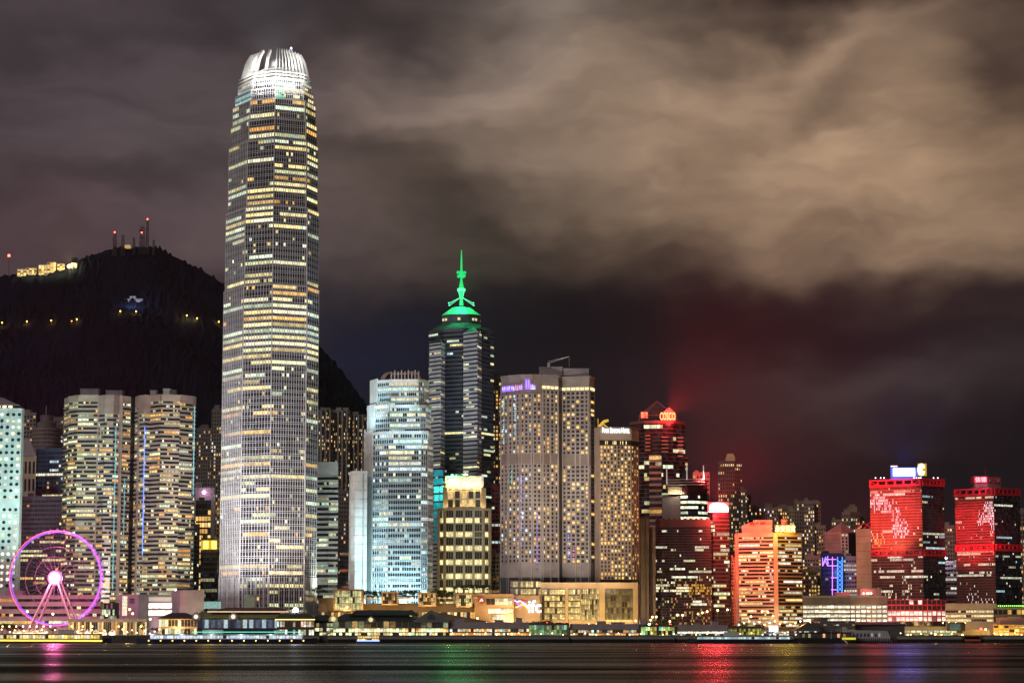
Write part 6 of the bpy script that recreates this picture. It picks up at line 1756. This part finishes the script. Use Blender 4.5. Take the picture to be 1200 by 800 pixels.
T = tower('pier_link', 'small stair link with lit landings between the two big roofed piers', 'pier', [(366, 1496), (391, 1494)], 740, 727, roofd, 12)
T.grid(T.fr[0], T.fr[1], GZ, T.z1 - 1, 3, 6, sp=.3, pier=.15, dep=.4, wm=dgrey, lit=sh(.2, 1.2, .6, PALE)); T.finish()
mb = MB(); hip(mb, X(362, 727, 1492), X(391, 727, 1492), 1491, 1508, T.z1 + .02, Z(720, 1500), 4); T.part('roof', mb, roofd)
mb = MB(); mb.tube(P(378, 746, 1484), P(394, 735, 1490), .8, .8, 6); mb.tube(P(378, 743, 1484), P(394, 732, 1490), .15, .15, 5); T.part('gangway', mb, steel)
# dark roofed pier
T = Thing('ferry_pier', 'large ferry pier with a slate roof, two lit floors and a wide gable', 'pier', (X(457, 745, YP), YP, GZ))
gp = mat('grey_green_pier_wall', (.20, .22, .21))
T.fr = plan([(390, YP), (486, YP), (487, YP - 3), (525.5, YP - 3)], 740); T.wall.box((T.fr[0].x, YP, GZ), (T.fr[3].x, YP + 30, Z(727, YP)), T.mi(gp))
lp_ = [(1, .88, .5), (.85, 1, .55), (1, .62, .22)]
for i, nb in ((0, 13), (2, 6)):
    A, B = T.fr[i], T.fr[i + 1]; zt, zm = Z(727, YP), Z(735.5, YP)
    T.wall.ebox(A, B, -3, -.05, GZ, zt, T.mi(gp))
    T.grid(A, B, zm, zt, 1, nb, sp=.16, pier=.16, dep=.6, wm=gp, lit=sh(.03, .35, .8, lp_), tier=2, split=True, pdep=.8)
    T.grid(A, B, GZ, zm, 2, nb * 2, sp=.16, pier=.10, dep=.6, wm=gp, lit=sh(.6, 1.7, .9, lp_), tier=1, split=True, pdep=.75)
T.finish('window_row'); pierbase(T, 384, 527)
mb = MB(); hip(mb, X(386, 727, YP), X(490, 727, YP), YP - 2, YP + 32, Z(727, YP) + .05, Z(718.5, YP + 14), 9); T.part('roof', mb, roofd)
mb = MB(); a, b_ = X(408, 720, YP), X(489, 720, YP); hip(mb, a, b_, YP + 6, YP + 28, Z(720.5, YP), Z(714.5, YP + 16), 4)
for k in range(34): x = a + (b_ - a) * k / 34; mb.box((x, YP + 7.4, Z(720.4, YP) + .8), (x + .5, YP + 7.7, Z(720.4, YP) + 1.3))
T.part('upper_roof', mb, roofd)
q0, q1, ap = P(484.5, 727, YP - 5), P(526.5, 727, YP - 5), P(505, 714.5, YP - 5)
mb = MB(); mb.face((q0, q1, ap)); mb.face((q0, ap, ap + Vector((0, 30, 0)), q0 + Vector((0, 30, 0)))); mb.face((ap, q1, q1 + Vector((0, 30, 0)), ap + Vector((0, 30, 0))))
mb.ebox(Vector((q0.x, YP - 5)), Vector((q1.x, YP - 5)), -1, .4, q0.z - 1, q0.z + .01, 0, True); pd_ = T.part('gable', mb, gp)
mb = MB(); c = P(505.5, 726, YP - 5.1); mb.face([(c.x + 2.6 * math.cos(R(a)), YP - 5.15, c.z + .3 + 3.3 * math.sin(R(a))) for a in range(0, 181, 15)]); T.part('arch_panel', mb, dgrey, pd_)
gable(T, 434.5, 721, 729, YP - 2.5, 2.6, gp, glow=emit('warm_clock_face', (1, .85, .45), .9)); gable(T, 390.5, 720, 728, YP - 2.5, 2.8, mat('yellow_lit_gable', (.6, .55, .3)), glow=emit('warm_clock_face', (1, .85, .45), .9))
for u in (434, 428, 440, 418, 412): point(P(u, 739, YP - 4), 160, (1, .55, .15), .3)
point(P(390.5, 725, YP - 6), 200, (1, .85, .4), .3)
T = tower('ramp_roof', 'long brown sloping ramp roof right of the wide gable', 'ramp', [(505, 1524), (570, 1520)], 728, 727, brown, 14)
T.finish(); mb = MB(); a, b_, c = P(505, 715.5, 1522), P(575, 728, 1522), P(505, 727, 1522)
mb.face((a, c, b_)); mb.face((a, b_, b_ + Vector((0, 14, 0)), a + Vector((0, 14, 0)))); T.part('roof', mb, brown)
# flat piers
def flatpier(label, u0, u1, vt, vf, lo, up, nb, seg=(), deckto=None):
    T = Thing('ferry_pier', label, 'pier', (X((u0 + u1) / 2, 745, YP), YP, GZ), 'flat roofed ferry piers')
    T.fr = plan([(u0, YP), (u1, YP)], 740); A, B = T.fr; T.wall.box((A.x, YP + .2, GZ), (B.x, YP + 26, Z(vt, YP)), T.mi(pierw))
    T.wall.ebox(A, B, .1, .9, Z(vf, YP), Z(vt, YP) + .5, T.mi(pierw))
    zm = (GZ + Z(vf, YP)) / 2
    T.grid(A, B, GZ, zm, 1, nb, sp=.24, pier=.10, dep=.5, wm=pierw, lit=lo, tier=0, split=True); T.grid(A, B, zm, Z(vf, YP), 1, nb, sp=.34, pier=.12, dep=.5, wm=pierw, lit=up, tier=1, split=True)
    T.finish('window_row'); pierbase(T, u0, u1)
    return T
OR = [(1, .42, .10), (1, .58, .20), (1, .75, .42), (1, .33, .07)]; CO = [(.6, 1, .85), (1, .72, .34), (1, .52, .16), (.85, 1, .9)]
T = flatpier('flat-roofed pier just right of the slate-roofed pier, orange interior', 527, 620, 729.5, 735.5, sh(.4, 1.6, .85, OR), sh(.3, 1.4, .8, CO), 30); roofbox(T, 533, 544, 725, 729.4, YP + 8, 8, lilac); roofbox(T, 605, 612, 724.5, 729.4, YP + 8, 8, lilac); roofbox(T, 580, 590, 727, 729.4, YP + 8, 8, lilac)
T = flatpier('flat-roofed pier left of the golden glass pier hall', 668, 749, 731.5, 737, sh(.4, 1.5, .8, OR), sh(.05, 1.0, .7, CO), 26); roofbox(T, 700, 710, 728.5, 731.4, YP + 8, 8, lilac); roofbox(T, 716, 732, 729.5, 731.4, YP + 8, 8, lilac); roofbox(T, 750, 756, 726.5, 731.4, YP + 8, 8, lilac)
T = flatpier('flat-roofed pier right of the golden glass pier hall, lit in a single white band', 790.5, 853, 733, 739, sh(.2, 1.0, .6, CO), sh(.9, 1.6, .92, [(1, .92, .65), (1, .97, .85)]), 20); roofbox(T, 834, 842, 728.5, 732.9, YP + 8, 8, lilac); roofbox(T, 812, 820, 731, 732.9, YP + 8, 8, lilac)
def glasspier(label, u0, u1, vt, pal, lo, hi, nb=16):
    T = Thing('pier_hall', label, 'pier', (X((u0 + u1) / 2, 745, YP), YP - 2, GZ), 'glass pier halls')
    T.fr = plan([(u0, YP - 3), (u1, YP - 3)], 740); A, B = T.fr; T.wall.box((A.x, YP - 2.8, GZ), (B.x, YP + 24, Z(vt, YP)), T.mi(dgrey))
    T.wall.ebox(A, B, .05, 1.0, Z(vt, YP) - .3, Z(vt, YP) + 1.2, T.mi(dgrey))
    T.grid(A, B, GZ, Z(743.5, YP), 1, nb, sp=.1, pier=.08, dep=.3, wm=dgrey, lit=sh(lo, hi * 1.2, .9, pal), tier=0, split=True); T.grid(A, B, Z(743.5, YP), Z(vt, YP), 2, nb, sp=.06, pier=.1, dep=.3, wm=dgrey, lit=sh(lo, hi, .85, pal), tier=1, split=True)
    T.finish('window_row'); pierbase(T, u0, u1, 1472)
    return T
T = glasspier('green glass pier hall between two flat-roofed piers', 620, 667, 731.5, [(.35, .7, .3), (.7, .8, .3), (.5, .9, .6), (.25, .3, .15)], .06, .55)
for u in (641, 662): mb = MB(); mb.ball(P(u, 729.6, YP), .6, 6); T.part('roof_lamp', mb, emit('red_lamp', (1, .05, .04), 8))
T = glasspier('golden-green glass pier hall left of the white-banded pier', 748.5, 790.5, 733.5, [(1, .75, .12), (.6, .9, .3), (.9, .85, .2), (.4, .8, .5)], .15, 1.1)
for u in (769.5, 786): mb = MB(); mb.ball(P(u, 731.4, YP), .6, 6); T.part('roof_lamp', mb, emit('red_lamp', (1, .05, .04), 8))
T = glasspier('yellow glass pier hall beside the glaring white-blue sign', 853, 895, 735.5, [(.9, .7, .08), (.7, .7, .15), (.4, .45, .1)], .1, .6)
# pier with the blue white sign
T = tower('ferry_pier', 'grey pier with lit windows and a glaring white-blue sign board on a post', 'pier', [(895, YP), (960, YP)], 742, 738.5, pierw, 24)
T.grid(T.fr[0], T.fr[1], GZ, T.z1, 2, 22, sp=.4, pier=.15, dep=.4, wm=pierw, lit=sh(.1, 1.2, .55, [(1, .85, .6), (1, .95, .8), (.9, 1, .7)]), split=True); T.finish('window_row'); pierbase(T, 893, 962)
mb = MB(); q = P(906.5, 736.5, YP - 2); mb.box((q.x - 2.7, YP - 2, Z(739.5, YP)), (q.x + 2.7, YP - 1.5, Z(733, YP))); T.part('sign', mb, emit('white_blue_glare', (.7, .9, 1), 6)); mb = MB(); mb.tube((q.x, YP - 1.2, GZ), (q.x, YP - 1.2, Z(738, YP)), .4, .4, 6); T.part('post', mb, dgrey)
mb = MB(); q = P(950, 738, YP + 10); a = [P(930, 738.5, YP + 8), P(946, 729.5, YP + 8), P(960, 729.5, YP + 8), P(962, 738.5, YP + 8)]; mb.face(a); mb.face([a[0], a[1], a[1] + Vector((0, 14, 0)), a[0] + Vector((0, 14, 0))]); mb.face([a[1], a[2], a[2] + Vector((0, 14, 0)), a[1] + Vector((0, 14, 0))]); T.part('roof', mb, dgrey)
# right hand terminals
T = tower('ferry_terminal', 'dark grey layered ferry terminal block behind the moored ship', 'terminal', [(950, 1506), (1002, 1506)], 735, 727, mat('mauve_grey_render', (.16, .14, .17)), 26)
T.grid(T.fr[0], T.fr[1], GZ + 3, T.z1, 4, 14, sp=.6, pier=.1, dep=.6, wm=mat('mauve_grey_render', (.16, .14, .17)), lit=sh(.02, .5, .2, CO)); T.finish(); roofbox(T, 953, 970, 724, 727, 1512, 10, mat('mauve_grey_render', (.16, .14, .17)))
T = tower('terminal_shed', 'dark low roofed shed behind the white slanted hull', 'terminal', [(1002, 1520), (1062, 1518)], 738, 731.5, dgrey, 26)
mb = MB(); hip(mb, T.fr[0].x - 1, T.fr[1].x + 1, 1517, 1546, T.z1 + .02, Z(728.5, 1530), 8); T.part('roof', mb, mat('dark_shed_roof', (.06, .055, .07), .6)); T.finish()
T = tower('ferry_terminal', 'terminal with glowing green-yellow glass and amber lamps, grey flat roof', 'terminal', [(1060, 1494), (1128, 1492)], 742, 733.5, mat('taupe_roof', (.22, .20, .20)), 28)
T.grid(T.fr[0], T.fr[1], GZ, Z(743, 1492), 1, 12, sp=.12, pier=.14, dep=.4, wm=dgrey, lit=sh(.6, 1.4, .85, [(.55, 1, .3), (.9, 1, .3), (1, .75, .15), (.3, .8, .4)]), tier=0, split=True); T.grid(T.fr[0], T.fr[1], Z(741, 1492), Z(738, 1492), 1, 10, sp=.2, pier=.15, dep=.4, wm=dgrey, lit=sh(.2, .8, .8, [(.9, 1, .7)]), tier=1); T.finish('window_row'); pierbase(T, 1052, 1130)
mb = MB(); a, b_ = P(1111, 739, 1488), P(1131, 729, 1488); mb.box((a.x, 1488, a.z), (b_.x, 1494, b_.z)); o = T.part('screen_box', mb, black); mb = MB(); mb.face(((a.x + 1, 1487.9, a.z + .6), (b_.x - 3, 1487.9, a.z + .6), (b_.x - 3, 1487.9, b_.z - .6), (a.x + 1, 1487.9, b_.z - .6)), 0, (.05, .09, .085)); T.part('screen', mb, WIN, o)
for u, v, c in ((1064, 744.5, (1, .7, .15)), (1096, 743.5, (1, .6, .1)), (1104, 746, (1, .65, .12)), (1128, 744.5, (1, .6, .1)), (1122, 746, (1, .65, .15))): lamp(u, v - 1, 1483, lampm, 'amber lamp at the quay of the green-yellow terminal', 'amber lamps at the terminal quay', .62, 500, c)
org = mat('orange_pier_concrete', (.42, .30, .16))
T = tower('ferry_pier', 'open concrete pier flooded in orange light at the photo\'s edge', 'pier', [(1164, 1500), (1250, 1500)], 740, 731.5, org, 26)
T.grid(T.fr[0], T.fr[1], GZ, T.z1, 3, 14, sp=.35, pier=.12, dep=1.2, wm=org, lit=sh(.5, 1.6, .85, [(1, .56, .08), (1, .45, .05), (1, .74, .2)]), split=True); T.finish('window_row'); pierbase(T, 1150, 1260)
T.fr = plan([(1172, 1506), (1250, 1506)], 726); mb = MB(); mb.box((T.fr[0].x, 1506, T.z1 + .02), (T.fr[1].x, 1520, Z(723, 1506))); T.part('upper_storey', mb, pinkp)
for u, v in ((1166, 739), (1172, 745), (1180, 745), (1190, 745), (1198, 745), (1155, 737)): point(P(u, v, 1490), 3200, (1, .50, .07), .4)
T = tower('quay_hut', 'small grey hut and orange fender on the quay left of the orange pier', 'hut', [(1131, 1502), (1160, 1500)], 742, 737, mat('taupe_roof', (.22, .2, .2)), 14); T.finish(); pierbase(T, 1128, 1152)
mb = MB(); a = P(1139, 749, 1476); mb.box((a.x - 5, 1474, 1.2), (a.x + 5, 1477, 4.2)); T.part('fender', mb, mat('orange_fender', (.6, .12, .04)))
lamp(1155, 737, 1486, lampm, 'single amber mast lamp left of the orange lit pier', None, .6, 500); lamp(1149.5, 736.5, 1499, emit('red_lamp_big', (1, .05, .04), 10), 'red lamp above the small grey hut', None, .8)

# ================================================================== boats
def ferry(name, label, u0, u1, vw, Yb, vdeck, vtop, hull, house, lit, nb, bow=.06, extra=None, beam=9.0, decks=1):
    x0, x1 = X(u0, vw, Yb), X(u1, vw, Yb); L = x1 - x0; zd, zt = Z(vdeck, Yb), Z(vtop, Yb); xc = (x0 + x1) / 2
    T = Thing(name, label, 'boat', (xc, Yb, 0))
    mb = MB(); st = []
    for k in range(11):
        t_ = k / 10; x = x0 + L * t_; w = beam / 2 * min(1, (min(t_, 1 - t_) / max(bow, .03) + .10)) ; rise = .7 * max(0, 1 - min(t_, 1 - t_) / (bow * 1.5))
        st.append([(x, Yb - w * .7, -.5), (x, Yb - w, zd + rise), (x, Yb + w, zd + rise), (x, Yb + w * .7, -.5)])
    for a, b_ in zip(st, st[1:]):
        for q in range(3): mb.face((a[q], b_[q], b_[q + 1], a[q + 1]))
    mb.face(st[0]); mb.face(list(reversed(st[-1]))); T.part('hull', mb, hull)
    ins = L * .08; A, B = Vector((x0 + ins, Yb - beam * .42)), Vector((x1 - ins, Yb - beam * .42))
    T.wall.box((A.x, A.y + .1, zd - .2), (B.x, Yb + beam * .4, zt), T.mi(house))
    T.grid(A, B, zd, zt, decks, nb, sp=.34, pier=.14, dep=.2, wm=house, lit=lit); T.wall.box((A.x - 1.5, A.y - .8, zt + .01), (B.x + 1.5, Yb + beam * .45, zt + .35), T.mi(house)); T.finish('window_row')
    return T, x0, x1, zd, zt
navyh = mat('navy_hull', (.03, .03, .06), .3); whh = mat('white_hull', (.7, .72, .74), .3); greenh = mat('green_hull', (.04, .10, .06), .35); 
T, x0, x1, zd, zt = ferry('ferry', 'long pale blue-white ferry with a green light line, before the navy pier', 160, 372, 753.4, 1410, 748.5, 743.2, navyh, whh, sh(.5, 1.0, .95, [(.75, .88, 1), (.85, .92, 1), (.6, .7, .95)]), 46)
mb = MB(); mb.tube((x0 + 34, 1404.6, zt + 1.6), (x1 - 8, 1404.6, zt + 1.6), .22, .22, 5); T.part('light_line', mb, emit('green_line', (.08, .8, .45), 1.5))
mb = MB(); mb.box((x0 + 40, 1407, zt + .36), (x0 + 52, 1413, zt + 3)); mb.box((x1 - 26, 1407.5, zt + .36), (x1 - 20, 1412.5, zt + 2.6)); T.part('wheelhouse', mb, whh)
mb = MB()
for k in range(14): x = x0 + 8 + (x1 - x0 - 16) * k / 13; mb.ball((x, 1405.2, zd - .8), .38, 6)
T.part('deck_lamp', mb, emit('amber_deck_lamp', (1, .62, .15), 6), None)
for k in range(6): point((x0 + 10 + (x1 - x0 - 20) * k / 5, 1404.2, zt + .2), 160, (.8, .9, 1), .4)
T, x0, x1, zd, zt = ferry('ferry', 'long ferry with bright yellow deck lights, cut by the photo\'s left edge', -30, 131, 753.0, 1440, 748.6, 742.6, navyh, mat('ochre_deckhouse', (.5, .38, .12)), sh(.5, 1.3, .9, [(1, .78, .2), (1, .85, .4), (1, .9, .6)]), 36)
mb = MB(); mb.tube((x0 + 8, 1434.6, zd - .6), (x1 - 5, 1434.6, zd - .9), .6, .6, 6); T.part('light_line', mb, emit('yellow_line', (1, .66, .10), 1.8))
mb = MB(); mb.box((x0 + 52, 1437, zt + .36), (x0 + 62, 1443, zt + 2.8)); T.part('wheelhouse', mb, whh)
T, x0, x1, zd, zt = ferry('ferry', 'pale teal-white ferry passing below the pink-lit block', 806, 935, 753.2, 1420, 748.8, 745.4, navyh, mat('pale_teal_deckhouse', (.5, .62, .62)), sh(.35, .8, .95, [(.6, .85, .85), (.8, .95, .95)]), 34)
mb = MB(); mb.box((x0 + 22, 1417, zt + .36), (x0 + 31, 1423, zt + 2.8)); T.part('wheelhouse', mb, whh)
T, x0, x1, zd, zt = ferry('small_ferry', 'small ferry with blue deck lights and orange awning at the slate-roofed pier', 417, 447, 753.0, 1462, 750.0, 744.6, navyh, mat('orange_awning', (.55, .32, .1)), sh(.5, 1.3, .85, [(1, .6, .15), (1, .75, .3)]), 9, decks=2)
mb = MB(); mb.tube((x0 + 1, 1457, zd - .1), (x1 - 1, 1457, zd - .1), .45, .45, 5); T.part('light_line', mb, emit('blue_deck_line', (.25, .4, 1), 2.2))
T, x0, x1, zd, zt = ferry('moored_ship', 'dark moored ship with a yellow strip and gangway before grey terminal', 930, 1003, 753.2, 1456, 747.6, 741.0, pile, mat('dim_deckhouse', (.06, .055, .07)), sh(.1, .9, .35, [(.7, .9, .3), (1, .9, .4), (1, .4, .2)]), 18)
mb = MB(); mb.box((X(987, 747, 1450), 1450.5, Z(749.0, 1450)), (X(1003, 747, 1450), 1450.9, Z(746.6, 1450))); T.part('glow_strip', mb, emit('yellow_green_strip', (.8, .75, .05), .9))
mb = MB(); mb.tube(P(989, 749, 1448), P(995, 756, 1446), .5, .5, 6); T.part('gangway', mb, steel)
mb = MB(); mb.tube(P(974, 748, 1452), P(974, 738.5, 1452), .2, .15, 6); mb.tube(P(984.8, 744, 1452), P(984.8, 736, 1452), .2, .15, 6); T.part('mast', mb, whh)
T = Thing('white_vessel', 'white vessel with a raked slab side and a row of dark ports', 'boat', (X(1018, 753, 1466), 1466, 0))
pts = [P(988, 749, 1464), P(1046, 752.5, 1464), P(1040, 738.8, 1464), P(993, 737.6, 1464)]; mb = MB(); bk_ = [p + Vector((0, 10, 0)) for p in pts]
mb.face(pts); mb.face(list(reversed(bk_)))
for k in range(4): mb.face((pts[(k + 1) % 4], pts[k], bk_[k], bk_[(k + 1) % 4]))
T.part('hull', mb, mat('dull_white_hull', (.50, .48, .52), .4))
mb = MB()
for k in range(9): q = P(996 + k * 4.3, 743.5 + (k % 2) * .2, 1463.8); mb.face(((q.x - .5, 1463.8, q.z - 1), (q.x + .7, 1463.8, q.z - 1), (q.x + .7, 1463.8, q.z + 1), (q.x - .5, 1463.8, q.z + 1)), 0, (.35, .3, .22) if k in (6, 8) else (.01, .01, .02))
T.part('window_row', mb, WIN)
mb = MB(); mb.box((X(988, 745, 1466), 1466, 1.5), (X(993, 745, 1466), 1470, Z(735, 1466))); T.part('tower', mb, mat('dull_white_hull', (.5, .48, .52)))
pb = MB(); a, b_ = P(988, 751, 1462), P(1046, 751, 1462)
for k in range(24): x = a.x + (b_.x - a.x) * k / 23; pb.box((x - .3, 1461, -1), (x + .3, 1462, 3.0))
o = Thing('fender_piles', 'row of dark timber piles along the white raked vessel', 'piles', (a.x, 1461, 0)); o.part('piling', pb, pile)
for u, v, c, m_ in ((1033, 742.5, (.4, .8, 1), 'cyan_hatch'), ):
    mb = MB(); q = P(u, v, 1476); mb.box((q.x - .8, 1476, q.z - 1.4), (q.x + .8, 1476.4, q.z + 1.4)); T2 = Thing('kiosk_sign', 'small glowing cyan panel beside the raked white vessel', 'sign', (q.x, 1476, GZ)); T2.part('panel', mb, emit(m_, c, 1.6)); mb = MB(); mb.tube((q.x, 1476.6, GZ), (q.x, 1476.6, q.z), .1); T2.part('post', mb, dgrey)

# ================================================================== on the hill
def house(u0, u1, v0, v1, lab, n):
    c = on_hill((u0 + u1) / 2, v1 + 1); Yb = c.y
    T = tower('hill_house', lab, 'house', [(u0, Yb), (u1, Yb)], v1, v0, hb, 16, 'lit houses on the hilltop', c.z - 6)
    T.grid(T.fr[0], T.fr[1], Z(v1, Yb), T.z1 - 1, n, max(3, int((u1 - u0) / 3)), sp=.3, pier=.2, dep=.5, wm=hb, lit=sh(.25, 1.5, .8, [(1, .72, .22), (1, .85, .4), (1, .6, .15)])); T.finish('window_row')
    point(P((u0 + u1) / 2, v1 - 1, Yb - 14), 7e3, (1, .7, .25), 1)
house(20, 31, 315, 323.5, 'leftmost of the yellow lit houses on the hill ridge', 4); house(31, 43, 313.5, 322.5, 'second yellow lit house from the left on the ridge', 4)
house(45, 55, 310, 322, 'taller yellow lit house in the middle of the ridge row', 5); house(55, 65.5, 307, 319.5, 'stepped house with the brightest windows on the ridge', 5); house(67, 76, 309, 316, 'pale house left of the star-bright lamp on the ridge', 3)
house(83, 90, 308, 314, 'small ochre house right of the star-bright lamp on the ridge', 2)
q = P(81, 312, on_hill(81, 315).y - 8); T = Thing('flood_lamp', 'star-bright yellow lamp among the ridge houses', 'lamp', (q.x, q.y, q.z - 10)); mb = MB(); mb.ball(q, 2.4, 8); T.part('globe', mb, emit('ridge_glare', (1, .72, .2), 40)); mb = MB(); mb.tube((q.x, q.y, q.z - 14), q, .2); T.part('post', mb, dgrey); point(q - Vector((0, 6, -3)), 7e4, (1, .68, .2), 2)
c = on_hill(157, 354); T = tower('hill_house', 'dim white house alone on the dark slope', 'house', [(146, c.y), (167.5, c.y)], 354, 350, mat('dim_white_render', (.30, .30, .32)), 12, None, c.z - 8)
T.grid(T.fr[0], T.fr[1], Z(355.5, c.y), T.z1, 2, 9, sp=.4, pier=.4, dep=.4, wm=mat('dim_white_render', (.3, .3, .32)), lit=home(.05)); T.finish('window_row'); roofbox(T, 152, 159, 347.5, 350, c.y + 2, 6, mat('dim_white_render', (.3, .3, .32)))
point(P(157, 352, c.y - 25), 2.4e4, (.75, .8, 1), 2)
GH = 'orange road lamps on the dark hillside'
for u, v in ((2.5, 378), (31.5, 376.5), (60, 375.5), (90, 374), (141, 364.5), (159.5, 364.8), (219, 369.5), (231, 372.8), (256.5, 377), (84, 376)):
    c = on_hill(u, v + 3); q = P(u, v, c.y - 6); T = Thing('road_lamp', 'orange road lamp in the string across the dark hillside', 'street lamp', tuple(c), GH)
    mb = MB(); mb.tube((q.x, q.y, c.z - 4), q, .18, .12, 5); T.part('post', mb, dgrey); mb = MB(); mb.ball(q, .95 if u != 84 else .6, 6); T.part('globe', mb, emit('orange_road_globe', (1, .38, .06), 9)); point((q.x, q.y - 3, q.z + 1), 1.2e4 if u != 84 else 2e3, (1, .42, .08), 1)
def mast(u, vt, vb, w, lab, red, ds=()):
    c = P(u, vb, YR - 30); z1 = Z(vt, YR - 30); T = Thing('radio_mast', lab, 'mast', (c.x, c.y, c.z - 12)); mb = MB(); zb = c.z - 12
    for sx in (-1, 1):
        for sy in (-1, 1): mb.tube((c.x + sx * w, c.y + sy * w, zb), (c.x + sx * w * .55, c.y + sy * w * .55, z1), .35, .25, 4)
    n = int((z1 - zb) / 3.2)
    for k in range(n):
        za, zb2 = zb + (z1 - zb) * k / n, zb + (z1 - zb) * (k + 1) / n; s = w * (1 - .45 * k / n); mb.tube((c.x - s, c.y - s, za), (c.x + s, c.y - s, zb2), .18, .18, 4); mb.tube((c.x + s, c.y - s, za), (c.x - s, c.y - s, zb2), .18, .18, 4); mb.box((c.x - s, c.y - s, za), (c.x + s, c.y + s, za + .35))
    T.part('lattice', mb, mat('dark_mast_steel', (.05, .04, .045), .6))
    mb = MB()
    for k, (dv, dx) in enumerate(ds): q = P(u + dx, dv, YR - 32); mb.tube((q.x, q.y - w - 1, q.z), (q.x, q.y - w, q.z), 2.0, 1.2, 10)
    if ds: T.part('dish', mb, mat('dish_grey', (.14, .12, .13), .5))
    if red: mb = MB(); mb.ball((c.x, c.y - w, z1 + 1 if red is True else Z(red, YR - 30)), 1.2 if vt > 250 else 1.4, 6); T.part('beacon', mb, emit('red_beacon', (1, .06, .04), 14))
mast(134.5, 271, 289, 2.4, 'lattice mast with a red beacon, leftmost on the summit', 272.5, ((276, 0), (281, -1))); mast(144, 275, 289, 2.2, 'short lattice mast second from left on the summit', None, ((278, 0),)); mast(157, 279, 288, 1.8, 'lowest thin mast left of the summit platform', None, ((280, 0),))
mast(166.5, 265, 288, 4.0, 'stout lattice tower with stacked platforms on the summit', 273, ((267, 1), (271, -2), (277, 2), (281, -1))); mast(172.5, 258, 288, 2.0, 'tallest summit mast with a red light at its tip', True, ((272, 1),)); mast(180, 281, 289, 1.6, 'tiny mast right of the tallest summit mast', None)
c = on_hill(10, 326); q0, q1 = P(10.5, 326, c.y), P(10.5, 299.5, c.y); T = Thing('radio_mast', 'lone mast with a red light at the photo\'s left edge', 'mast', (q0.x, c.y, q0.z - 8)); mb = MB(); mb.tube(q0 - Vector((0, 0, 8)), q1, .6, .3, 6); T.part('lattice', mb, mat('dark_mast_steel', (.05, .04, .045))); mb = MB(); mb.ball(q1, 2.0, 8); T.part('beacon', mb, emit('red_beacon', (1, .06, .04), 14))
mb = MB(); mb.box(tuple(P(146, 290, YR - 40)), (X(152, 290, YR - 40), YR - 30, Z(287, YR - 40))); T = Thing('hut', 'small amber lit hut on the summit between the masts', 'hut', tuple(P(149, 290, YR - 40))); T.part('wall', mb, emit('amber_hut', (1, .6, .2), .5, False, (.3, .25, .2)))

# ================================================================== humid night air and lamps added to make halos in it
mb = MB(); mb.box((-1400, -60, -4), (1400, 3950, 640))
hz = bpy.data.materials.new('night_haze'); hz.use_nodes = True; hz.node_tree.nodes.clear()
o_ = hz.node_tree.nodes.new('ShaderNodeOutputMaterial'); v_ = hz.node_tree.nodes.new('ShaderNodeVolumePrincipled')
v_.inputs['Density'].default_value = .000016; v_.inputs['Color'].default_value = (.92, .92, .95, 1); v_.inputs['Anisotropy'].default_value = .2
hz.node_tree.links.new(v_.outputs[0], o_.inputs['Volume'])
plain('haze', mb, hz, 'stuff')
sc.cycles.volume_bounces = 0


def throw(u, v, Y, up, col, out=0.0, side=0.0, r=1.5):
    """added spots: one makes a halo above a bright thing, one its glint on the water"""
    q = P(u, v, Y)
    if up: spot(q, q + Vector((side, -.7, 1)), up, col, 112, 1.0, r)
    if out: spot(q, q + Vector((side, -1, 0)), out, col, 100, .5, r)


throw(66, 677, 1548, 4.5e6, (1, .12, .42), 1.4e5)
throw(784, 484, 1940, 8e6, (1, .03, .02), 0, .9)
throw(842, 590, 1716, 9e6, (1, .02, .03), 1.3e5, .25)
throw(825, 602, 1712, 0, (1, .02, .03), 9e4)
throw(920, 617, 1716, 7e5, (1, .62, .04), 3e4)
throw(1060, 551, 1656, 2e6, (.05, .14, 1), 5e4)
throw(1080, 546, 1656, 6e5, (1, .6, .12), 0)
throw(1024, 614, 1655, 8e5, (1, .05, .03), 3e4, -.3)
throw(1149, 557, 1658, 3e5, (1, .03, .10), 2e4)
throw(540, 345, 2018, 1.3e6, (.02, 1, .26), 3.5e4, .45)
throw(530, 555, 1782, 5e5, (.03, 1, .2), 2e4, .3)
throw(320, 84, 1680, 5e6, (1, .96, .94), 0)
throw(428, 478, 1716, 1.5e5, (.3, .6, 1), 0, -.1)
throw(81, 310, on_hill(81, 315).y - 10, 2e6, (1, .58, .14), 0)
throw(346.3, 713, 1497, 2e5, (.9, .95, 1), 1.2e4)
throw(245, 634, 1875, 4e5, (1, .62, .06), 3e4)
